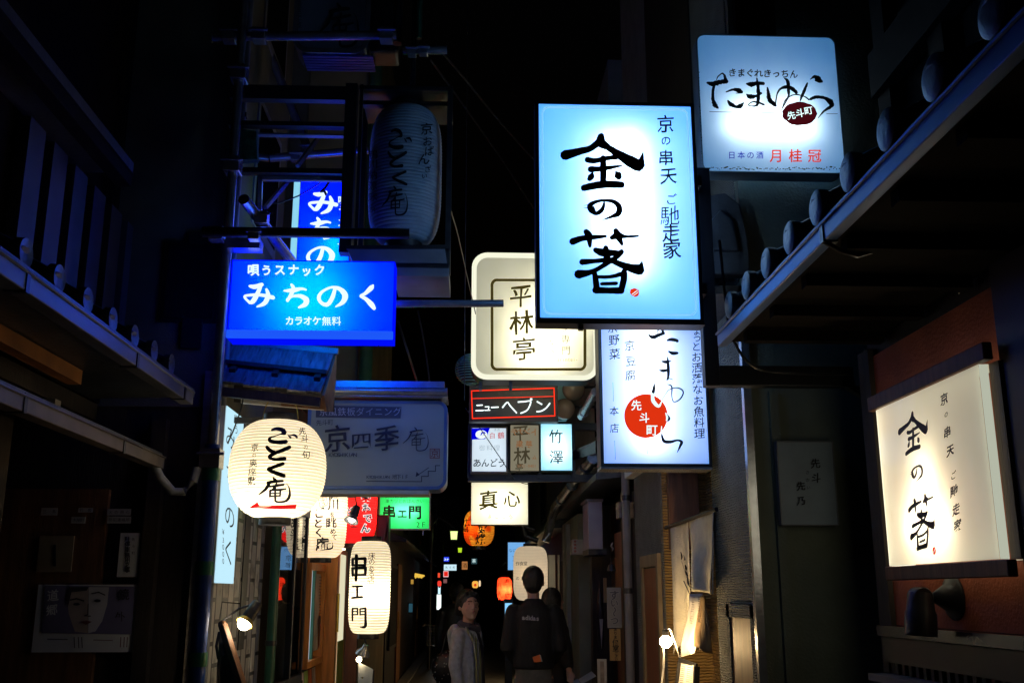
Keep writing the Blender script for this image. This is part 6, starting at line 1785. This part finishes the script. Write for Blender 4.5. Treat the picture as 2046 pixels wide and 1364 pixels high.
cable('second slanting cable behind the wide unlit sign', [(835, 620, 9), (850, 700, 9), (862, 790, 9), (870, 850, 9)], .008)
cable('cable drooping along the end of the right eave gutter', [(1438, 480, 4.12), (1450, 600, 4.1), (1462, 670, 4.05), (1500, 728, 4.05), (1560, 744, 4.1), (1700, 748, 4.2)], .006)
cable('thin wire crossing the row of three small signs', [(930, 815, 8.2), (957, 852, 8.2), (1000, 915, 8.2), (1030, 958, 8.6), (1060, 968, 9)], .0035)
cable('loose wire hanging from the left corner trim', [(478, 760, 5.0), (485, 800, 5.0), (470, 850, 5.0), (455, 885, 5.0)], .004)
t = thing('spiral_lamp', 'green patterned round shade peeping out left of the warm-white sign', 'lamp', (-.05, 7.5, 3.1))
c = at(941, 738, 7.3)
g_ = MB()
for i in range(13):
    z_ = -.11 + i * .018
    r0 = math.sqrt(max(.0004, .115 ** 2 - z_ ** 2))
    g_.tube([(c.x + r0 * math.cos(a_), 7.3 + r0 * math.sin(a_), c.z + z_) for a_ in [2 * math.pi * j / 24 for j in range(25)]], .0045, 5)
g_.build('wire_shade', mat('green_glass_rings', (.25, .6, .4), .2), t, smooth=True)
MB().ball(c, .1, 14).build('core', M['black'], t)

# ================================================================== people
def remesh(b, name, m, parent, vox=.012, smooth=3):
    o = b.build('tmp', m)
    md = o.modifiers.new('r', 'REMESH'); md.mode = 'VOXEL'; md.voxel_size = vox; md.use_smooth_shade = True
    if smooth:
        sm = o.modifiers.new('s', 'SMOOTH'); sm.factor, sm.iterations = .5, smooth
    dg = bpy.context.evaluated_depsgraph_get()
    me = bpy.data.meshes.new_from_object(o.evaluated_get(dg))
    bpy.data.objects.remove(o)
    me.name = name
    o0 = origin(parent)
    me.transform(Matrix.Translation(-o0))
    me.materials.clear(); me.materials.append(m)
    q = bpy.data.objects.new(name, me); COL.objects.link(q); q.parent = parent
    return q
def chain(b, pts, rs):
    b.tube([Vector(p) for p in pts], list(rs), 14)
    b.ball(pts[0], rs[0], 12); b.ball(pts[-1], rs[-1], 12)
def loft(b, secs, n=20, A=None):
    """secs: (x, y, z, rx, ry)"""
    vs, fs = [], []
    for x, y, z, rx, ry in secs:
        for k in range(n):
            a = 2 * math.pi * k / n
            vs.append((x + rx * math.cos(a), y + ry * math.sin(a), z))
    for i in range(len(secs) - 1):
        for k in range(n):
            fs.append((i * n + k, i * n + (k + 1) % n, (i + 1) * n + (k + 1) % n, (i + 1) * n + k))
    fs.append(tuple(range(n))[::-1]); fs.append(tuple(range((len(secs) - 1) * n, len(secs) * n)))
    b.add(vs, fs)
def hand(b, w, d, side):
    """palm, four bent fingers and a thumb hanging from wrist w along d"""
    w, d = Vector(w), Vector(d).normalized()
    s = Vector((side, 0, 0)) if abs(d.x) < .8 else Vector((0, side, 0))
    f = s.cross(d).normalized()
    chain(b, [w, w + d * .05, w + d * .085], (.024, .031, .03))
    for i, ln in enumerate((.062, .072, .067, .052)):
        o = (i - 1.5) * .017
        p = w + d * .085 + s * o
        chain(b, [p, p + d * ln * .5 + f * .008, p + d * ln * .85 + f * .028], (.009, .0085, .007))
    p = w + d * .03 + s * -.026
    chain(b, [p, p + d * .03 - s * .022 + f * .01, p + d * .06 - s * .024 + f * .02], (.011, .01, .008))
def turn(b, ang, loc, sc=1.0):
    Mx = Matrix.Translation(Vector(loc)) @ Matrix.Rotation(ang, 4, 'Z') @ Matrix.Scale(sc, 4)
    b.v = [Mx @ p for p in b.v]
    return b
skin = mat('skin', (.56, .34, .24), .55, var=.06)
def head_shape(b, c, yaw=0, pitch=0, s=1.0, w=1.0, fem=False):
    """head facing -Y before turning; c is the head's centre"""
    h = MB()
    h.ball((0, .012, .025), .098 * s, 20, s=(.80, 1.0, 1.02))
    loft(h, [(0, -.030, -.118, .022, .022), (0, -.032, -.100, .040, .044), (0, -.020, -.06, .060, .07), (0, -.012, -.02, .070, .082), (0, -.005, .02, .074, .09)])
    q_ = .8 if fem else 1
    chain(h, [(0, -.086, .012), (0, -.09 - .016 * q_, -.016), (0, -.09 - .013 * q_, -.028)], (.009 * q_, .012 * q_, .011 * q_))
    chain(h, [(-.011, -.094, -.028), (.011, -.094, -.028)], (.009 * q_, .009 * q_))
    if not fem: chain(h, [(-.04, -.084, .028), (0, -.092, .03), (.04, -.084, .028)], (.011, .011, .011))
    chain(h, [(-.018, -.086, -.058), (0, -.09, -.057), (.018, -.086, -.058)], (.008, .011, .008))
    chain(h, [(0, -.07, -.10), (0, -.066, -.108)], (.02, .016))
    for sx_ in (-1, 1):
        h.ball((sx_ * .078, .012, -.005), .03, 10, s=(.35, .7, 1.0))
        h.ball((sx_ * .042, -.06, -.03), .02 if fem else .026, 10)
    h.v = [Vector((p.x * w, p.y * (1 + (w - 1) * .6), p.z)) for p in h.v]
    Mx = Matrix.Translation(Vector(c)) @ Matrix.Rotation(yaw, 4, 'Z') @ Matrix.Rotation(pitch, 4, 'X')
    h.v = [Mx @ p for p in h.v]
    b.add(h.v, h.f)
    return Mx

# -- the woman in grey: body turned to the right, face toward us
Yw = 9.1
wl = Vector((at(940, 1200, Yw).x, Yw, 0))
t = thing('person', 'woman in a grey hooded jacket and striped scarf turning to look right', 'person', wl)
body = MB()
hc = (.0, .0, 1.39)
Mh = head_shape(body, hc, 0, 0, 1.0, w=1.06, fem=True)
hx = len(body.v)
TURN = R(62)      # local -Y turned toward +X
chain(body, [(0, .03, 1.2), (0, .01, 1.36)], (.05, .047))
loft(body, [(0, .02, .72, .13, .1), (0, .02, .82, .15, .11), (0, .01, .95, .12, .085), (0, .01, 1.08, .135, .095), (0, .02, 1.17, .14, .085), (0, .03, 1.22, .07, .06)])
for s_ in (-1, 1):
    chain(body, [(s_ * .08, .02, .74), (s_ * .085, -.01, .42), (s_ * .08, .03, .09)], (.085, .055, .04))
    chain(body, [(s_ * .08, .05, .05), (s_ * .085, -.1, .035)], (.04, .032))
    chain(body, [(s_ * .155, .03, 1.15), (s_ * .185, .04, .9), (s_ * .175, -.02, .70)], (.045, .036, .026))
    hand(body, (s_ * .175, -.025, .69), (0, -.15, -1), s_)
# the head alone turns back a little toward us and lifts
nh = hx
Mt = Matrix.Translation(Vector((0, .02, 1.30))) @ Matrix.Rotation(R(-36), 4, 'Z') @ Matrix.Rotation(R(-8), 4, 'X') @ Matrix.Translation(Vector((0, -.02, -1.30)))
body.v = [Mt @ p if i < nh else p for i, p in enumerate(body.v)]
turn(body, TURN, wl)
remesh(body, 'body', skin, t, .007, 2)
def local(b): return turn(b, TURN, wl)
jk = MB()
loft(jk, [(0, .02, .66, .165, .125), (0, .02, .8, .17, .13), (0, .01, .95, .15, .115), (0, .01, 1.08, .16, .12), (0, .025, 1.17, .16, .105), (0, .03, 1.225, .085, .075)])
for s_ in (-1, 1): chain(jk, [(s_ * .155, .03, 1.15), (s_ * .195, .04, .92), (s_ * .185, -.02, .66)], (.064, .056, .044))
chain(jk, [(-.09, .1, 1.2), (0, .15, 1.14), (.09, .1, 1.2)], (.05, .075, .05)); chain(jk, [(0, .15, 1.16), (0, .16, 1.05)], (.07, .045))
greyj = mat('grey_jersey', (.42, .44, .45), .9, var=.2, vs=30, bump=.5, bs=120)
remesh(local(jk), 'jacket', greyj, t, .010, 2)
jf = MB()
loft(jf, [(0, -.045, .62, .085, .10), (0, -.05, .85, .08, .085), (0, -.05, 1.05, .075, .07), (0, -.03, 1.2, .05, .05)])
remesh(local(jf), 'dark_jacket_front', mat('dark_jersey', (.02, .02, .024), .9, var=.3), t, .012, 2)
scf = MB()
chain(scf, [(-.07, .06, 1.24), (0, .085, 1.25), (.07, .06, 1.24), (.075, -.03, 1.225), (0, -.075, 1.2), (-.075, -.03, 1.225), (-.07, .06, 1.24)], (.032,) * 7)
remesh(local(scf), 'scarf_loop', mat('dark_scarf', (.05, .045, .06), .9, var=.3), t, .009, 2)
s2 = MB()
for x0_, w_ in ((-.105, .05), (-.055, .03)):
    cp = [(x0_, -.02, 1.22), (x0_ - .015, -.11, 1.1), (x0_ - .01, -.135, .95), (x0_ - .005, -.135, .8), (x0_, -.13, .72)]
    for a_, b_ in zip(cp, cp[1:]): s2.bar(a_, b_, w_, .012, up=(0, -1, .01))
sm_, nt, out = nodes('striped_scarf')
p = nt.nodes.new('ShaderNodeBsdfPrincipled'); tc = nt.nodes.new('ShaderNodeTexCoord'); wv = nt.nodes.new('ShaderNodeTexWave'); wv.inputs['Scale'].default_value = 9; wv.inputs['Distortion'].default_value = .6
nt.links.new(tc.outputs['Object'], wv.inputs['Vector'])
cr = nt.nodes.new('ShaderNodeValToRGB'); e_ = cr.color_ramp.elements; e_[0].color = (.4, .42, .36, 1); e_[1].color = (.35, .36, .12, 1); e2 = cr.color_ramp.elements.new(.5); e2.color = (.1, .12, .13, 1)
nt.links.new(wv.outputs['Fac'], cr.inputs[0]); nt.links.new(cr.outputs[0], p.inputs['Base Color']); p.inputs['Roughness'].default_value = .9; nt.links.new(p.outputs[0], out.inputs[0])
local(s2).build('striped_scarf', sm_, t)
jn = MB()
loft(jn, [(0, .02, .62, .15, .115), (0, .02, .76, .15, .115), (0, .02, .85, .13, .1)])
for s_ in (-1, 1): chain(jn, [(s_ * .075, .02, .72), (s_ * .085, -.01, .42), (s_ * .08, .03, .1)], (.095, .068, .058))
remesh(local(jn), 'jeans', mat('dark_denim', (.035, .045, .08), .85, var=.3, vs=20), t, .012, 2)
hr = MB()
hr.ball((0, .03, 1.432), .112, 20, s=(.9, 1.0, 1.02))
hr.ball((0, .06, 1.38), .085, 16, s=(.95, .8, 1.1))
hr.ball((0, .145, 1.38), .055, 14)
for s_ in (-1, 1): chain(hr, [(s_ * .05, -.05, 1.488), (s_ * .082, -.015, 1.45), (s_ * .086, .03, 1.41), (s_ * .07, .07, 1.35)], (.022, .026, .03, .03))
cut = MB()
hr.v = [Mt @ p for p in hr.v]
# hair sits back from the face
hair = mat('black_hair', (.012, .01, .01), .5, var=.4, vs=30, bump=.5, bs=80)
hh = remesh(local(hr), 'hair', hair, t, .008, 2)
fc = MB()
for sx_ in (-1, 1):
    fc.ball(Mh @ Vector((sx_ * .032, -.083, .010)), .0105, 10, s=(1.2, .5, .55))
    fc.tube([Mh @ Vector((sx_ * .048, -.086, .030)), Mh @ Vector((sx_ * .03, -.098, .034)), Mh @ Vector((sx_ * .014, -.098, .030))], .0035, 6)
fc.v = [Mt @ p for p in fc.v]
local(fc).build('eyes', M['ink'], t)
lp = MB(); lp.tube([Mh @ Vector((-.014, -.094, -.058)), Mh @ Vector((0, -.1, -.056)), Mh @ Vector((.014, -.094, -.058))], [.003, .006, .003], 8)
lp.v = [Mt @ p for p in lp.v]
local(lp).build('lips', mat('lips', (.3, .08, .07), .45), t, smooth=True)

# -- the man in black seen from behind
Ym = 8.6
ml = Vector((at(1066, 1240, Ym).x, Ym, 0))
t = thing('person', 'man in a black jacket and grey trousers seen from behind', 'person', ml)
def man(b): b.v = [Vector((p.x * .9, p.y, p.z)) for p in b.v]; return turn(b, R(176), ml, .955)
body = MB()
head_shape(body, (0, .0, 1.665), R(12), R(4), 1.05, w=1.2)
chain(body, [(0, .03, 1.46), (0, .015, 1.6)], (.06, .056))
loft(body, [(0, .02, .86, .15, .105), (0, .02, 1.0, .15, .11), (0, .01, 1.15, .15, .105), (0, .01, 1.32, .17, .11), (0, .02, 1.43, .17, .09), (0, .03, 1.49, .075, .065)])
for s_ in (-1, 1):
    chain(body, [(s_ * .09, .02, .88), (s_ * .1, 0, .48), (s_ * .1, .03, .09)], (.095, .06, .045))
    chain(body, [(s_ * .1, .05, .05), (s_ * .11, -.13, .04)], (.045, .036))
    chain(body, [(s_ * .19, .02, 1.41), (s_ * .235, .04, 1.13), (s_ * .15, -.16, 1.0)], (.052, .042, .03))
    hand(body, (s_ * .14, -.17, .995), (-s_ * .6, -.2, -.3), s_)
remesh(man(body), 'body', skin, t, .007, 2)
jk = MB()
loft(jk, [(0, .02, .955, .195, .15), (0, .02, 1.0, .195, .15), (0, .02, 1.15, .19, .145), (0, .02, 1.32, .205, .145), (0, .03, 1.43, .2, .115), (0, .03, 1.475, .12, .09), (0, .03, 1.53, .075, .075)])
for s_ in (-1, 1): chain(jk, [(s_ * .19, .025, 1.41), (s_ * .25, .045, 1.13), (s_ * .16, -.15, 1.0)], (.08, .072, .055))
blackj = mat('black_jacket', (.004, .004, .005), .8, var=.3, vs=20, bump=.4, bs=40)
jo = remesh(man(jk), 'jacket', blackj, t, .012, 3)
tz = MB()
loft(tz, [(0, .02, .80, .165, .125), (0, .02, .9, .178, .135), (0, .02, 1.0, .165, .125)])
for s_ in (-1, 1): chain(tz, [(s_ * .085, .02, .86), (s_ * .1, 0, .48), (s_ * .1, .03, .1)], (.105, .085, .075))
to = remesh(man(tz), 'trousers', mat('grey_brown_trousers', (.1, .095, .08), .9, var=.35, vs=14, bump=.7, bs=18), t, .012, 2)
hr = MB(); hr.ball((0, .03, 1.7), .11, 20, s=(.97, 1.05, .98)); hr.ball((0, .055, 1.65), .088, 16, s=(1.0, .9, .95))
remesh(man(hr), 'hair', hair, t, .009, 2)
# white logo lettering on the back, laid on the jacket
bpy.context.view_layer.update()
vv = [v.co + ml for v in jo.data.vertices]; ff = [tuple(p.vertices) for p in jo.data.polygons]
bvj = BVHTree.FromPolygons(vv, ff)
def pj(px, py, k=0):
    d = ray(px, py).normalized(); h = bvj.ray_cast(EYE, d)
    return (h[0] if h[0] else at(px, py, Ym - .15)) - d * (.003 + .0003 * k)
k = Ink(pj)
for i, c_ in enumerate('adidas'):
    k.ch(c_, (1046, 1052.6, 1057.6, 1061.6, 1067.6, 1074.2)[i], 1232.5 + i * .35, 12.5, wt=.035)
k.build('lettering', [mat('pale_print', (.5, .5, .5), .7)], t)
t = thing('booklet', 'orange booklet sticking out of the back pocket of the man in black', 'booklet', (.6, Ym - .15, .86))
q = [at(1064, 1312, Ym - .175), at(1078, 1307, Ym - .175), at(1082, 1321, Ym - .175), at(1067, 1322, Ym - .175)]
MB().prism(q, (.0, .012, 0)).build('cover', mat('orange_cover', (.75, .14, .02), .5), t)
MB().prism([q[1], q[1] + Vector((.01, .004, -.004)), q[2] + Vector((.01, .004, 0)), q[2]], (0, .01, 0)).build('pages', M['cream'], t)

# -- the companion beyond, holding a map
Yc = 9.0
cl = Vector((at(1104, 1230, Yc).x, Yc, 0))
t = thing('person', 'dark-coated person with long hair holding a white map, beside the man', 'person', cl)
def comp(b): return turn(b, R(150), cl, .93)
body = MB()
head_shape(body, (0, -.02, 1.53), R(-20), R(14), 1.0)
chain(body, [(0, .03, 1.34), (0, .0, 1.48)], (.05, .048))
loft(body, [(0, .02, .8, .14, .1), (0, .02, .95, .14, .1), (0, .01, 1.1, .125, .09), (0, .01, 1.22, .15, .1), (0, .02, 1.31, .15, .085), (0, .03, 1.36, .07, .06)])
for s_ in (-1, 1):
    chain(body, [(s_ * .085, .02, .82), (s_ * .09, 0, .44), (s_ * .09, .03, .09)], (.088, .056, .042))
    chain(body, [(s_ * .09, .05, .05), (s_ * .1, -.12, .04)], (.042, .034))
wr = turn(MB().add([(0, 0, 0)], []), 0, (0, 0, 0))
inv = (Matrix.Translation(cl) @ Matrix.Rotation(R(150), 4, 'Z') @ Matrix.Scale(.93, 4)).inverted()
hr_, hl_ = inv @ at(1136, 1336, 8.79), inv @ at(1130, 1356, 8.68)
el = inv @ at(1128, 1292, 8.91)
sh = inv @ at(1112, 1228, 9.0)
chain(body, [sh, el, hr_], (.046, .038, .028))
hand(body, hr_, (hr_ - el), 1)
chain(body, [(.16, .02, 1.29), (.2, .02, 1.02), (.12, -.16, .86)], (.046, .038, .028)); hand(body, (.12, -.17, .85), (-.2, -.8, -.3), 1)
remesh(comp(body), 'body', skin, t, .007, 2)
jk = MB()
loft(jk, [(0, .02, .62, .185, .14), (0, .02, .8, .18, .135), (0, .02, 1.0, .165, .12), (0, .02, 1.2, .175, .125), (0, .025, 1.31, .17, .1), (0, .03, 1.38, .075, .07)])
chain(jk, [sh, el, lerp(el, hr_, .8)], (.075, .07, .055)); chain(jk, [(.16, .02, 1.29), (.205, .02, 1.02), (.13, -.14, .87)], (.066, .058, .045))
remesh(comp(jk), 'coat', mat('black_coat', (.008, .008, .01), .75, var=.3, bump=.3), t, .012, 2)
tz = MB()
for s_ in (-1, 1): chain(tz, [(s_ * .085, .02, .82), (s_ * .09, 0, .44), (s_ * .09, .03, .1)], (.098, .074, .064))
remesh(comp(tz), 'jeans', mat('blue_jeans', (.07, .11, .2), .85, var=.2), t, .012, 2)
hr = MB(); hr.ball((0, .02, 1.565), .108, 18, s=(.86, 1.0, 1.0)); loft(hr, [(0, .06, 1.22, .06, .03), (0, .065, 1.34, .09, .05), (0, .05, 1.46, .1, .075), (0, .03, 1.56, .098, .09)])
remesh(comp(hr), 'hair', hair, t, .01, 2)
t = thing('map_sheet', 'folded white map held in the hand of the dark-coated person', 'map', (.9, 8.7, .8))
q = [at(1140, 1362, 8.70), at(1154, 1352, 8.74), at(1182, 1340, 9.6), at(1191, 1349, 9.55), at(1160, 1364, 8.64), at(1150, 1376, 8.64)]
MB().prism([at(1156, 1357, 8.74), at(1182, 1341, 8.70), at(1191, 1350, 8.64), at(1162, 1366, 8.64)], (0, .006, .004)).build('leaf', paperm, t)
MB().prism([at(1139, 1364, 8.72), at(1154, 1356, 8.74), at(1160, 1366, 8.64), at(1140, 1380, 8.64)], (0, .006, .004)).build('leaf', mat('bluish_paper', (.4, .5, .6), .6), t)
# a dark passer-by far behind the woman with a dotted bag
t = thing('person', 'shadowy dark-clothed passer-by behind the woman in grey', 'person', (-.2, 13, 0))
pl = Vector((at(912, 1200, 13).x, 13, 0))
t.location = pl
body = MB()
head_shape(body, (0, 0, 1.5), R(180), 0)
chain(body, [(0, .0, 1.3), (0, .0, 1.45)], (.05, .05))
loft(body, [(0, 0, .7, .14, .1), (0, 0, .95, .14, .1), (0, 0, 1.2, .16, .1), (0, 0, 1.3, .14, .08), (0, 0, 1.35, .06, .05)])
for s_ in (-1, 1):
    chain(body, [(s_ * .08, 0, .78), (s_ * .09, 0, .42), (s_ * .08, 0, .08)], (.09, .06, .045)); chain(body, [(s_ * .08, 0, .05), (s_ * .08, .12, .04)], (.04, .034))
    chain(body, [(s_ * .16, 0, 1.27), (s_ * .2, 0, 1.02), (s_ * .2, .04, .8)], (.05, .045, .03)); hand(body, (s_ * .2, .04, .79), (0, .1, -1), s_)
remesh(turn(body, 0, pl), 'body', skin, t, .009, 2)
jk = MB(); loft(jk, [(0, 0, .5, .2, .15), (0, 0, .95, .17, .125), (0, 0, 1.2, .18, .12), (0, 0, 1.31, .16, .1), (0, 0, 1.38, .07, .07)])
for s_ in (-1, 1): chain(jk, [(s_ * .16, 0, 1.27), (s_ * .21, 0, 1.02), (s_ * .205, .03, .83)], (.072, .065, .05))
remesh(turn(jk, 0, pl), 'coat', M['black'], t, .014, 2)
hr = MB(); hr.ball((0, -.02, 1.535), .108, 16, s=(.86, 1, 1)); hr.ball((0, -.06, 1.47), .08, 14)
remesh(turn(hr, 0, pl), 'hair', hair, t, .012, 2)
t = thing('handbag', 'black bag with white dots hanging behind the woman in grey', 'bag', wl + Vector((-.22, .25, .5)))
bb = MB(); bc_ = wl + Vector((-.16, .55, .84))
bb.ball(bc_, .17, 20, s=(1.1, .5, 1.0))
bb.build('bag', M['black'], t, smooth=True)
dd = MB()
for i in range(60):
    a_, z_ = rnd.uniform(math.pi, 2 * math.pi), rnd.uniform(-.9, .9)
    n_ = Vector((math.cos(a_) * math.sqrt(1 - z_ * z_), math.sin(a_) * math.sqrt(1 - z_ * z_), z_))
    p_ = bc_ + Vector((n_.x * .187, n_.y * .085, n_.z * .17)) * 1.01
    dd.ball(p_, .006, 6)
dd.build('dots', mat('white_dots', (.5, .5, .5), .6), t)
MB().tube([bc_ + Vector((-.1, 0, .13)), bc_ + Vector((-.05, 0, .32)), bc_ + Vector((.05, 0, .32)), bc_ + Vector((.1, 0, .13))], .008, 6).build('handle', M['black'], t, smooth=True)

bpy.data.objects.remove(_lo)
bpy.data.curves.remove(_lc)
bpy.data.scenes.remove(_ls)
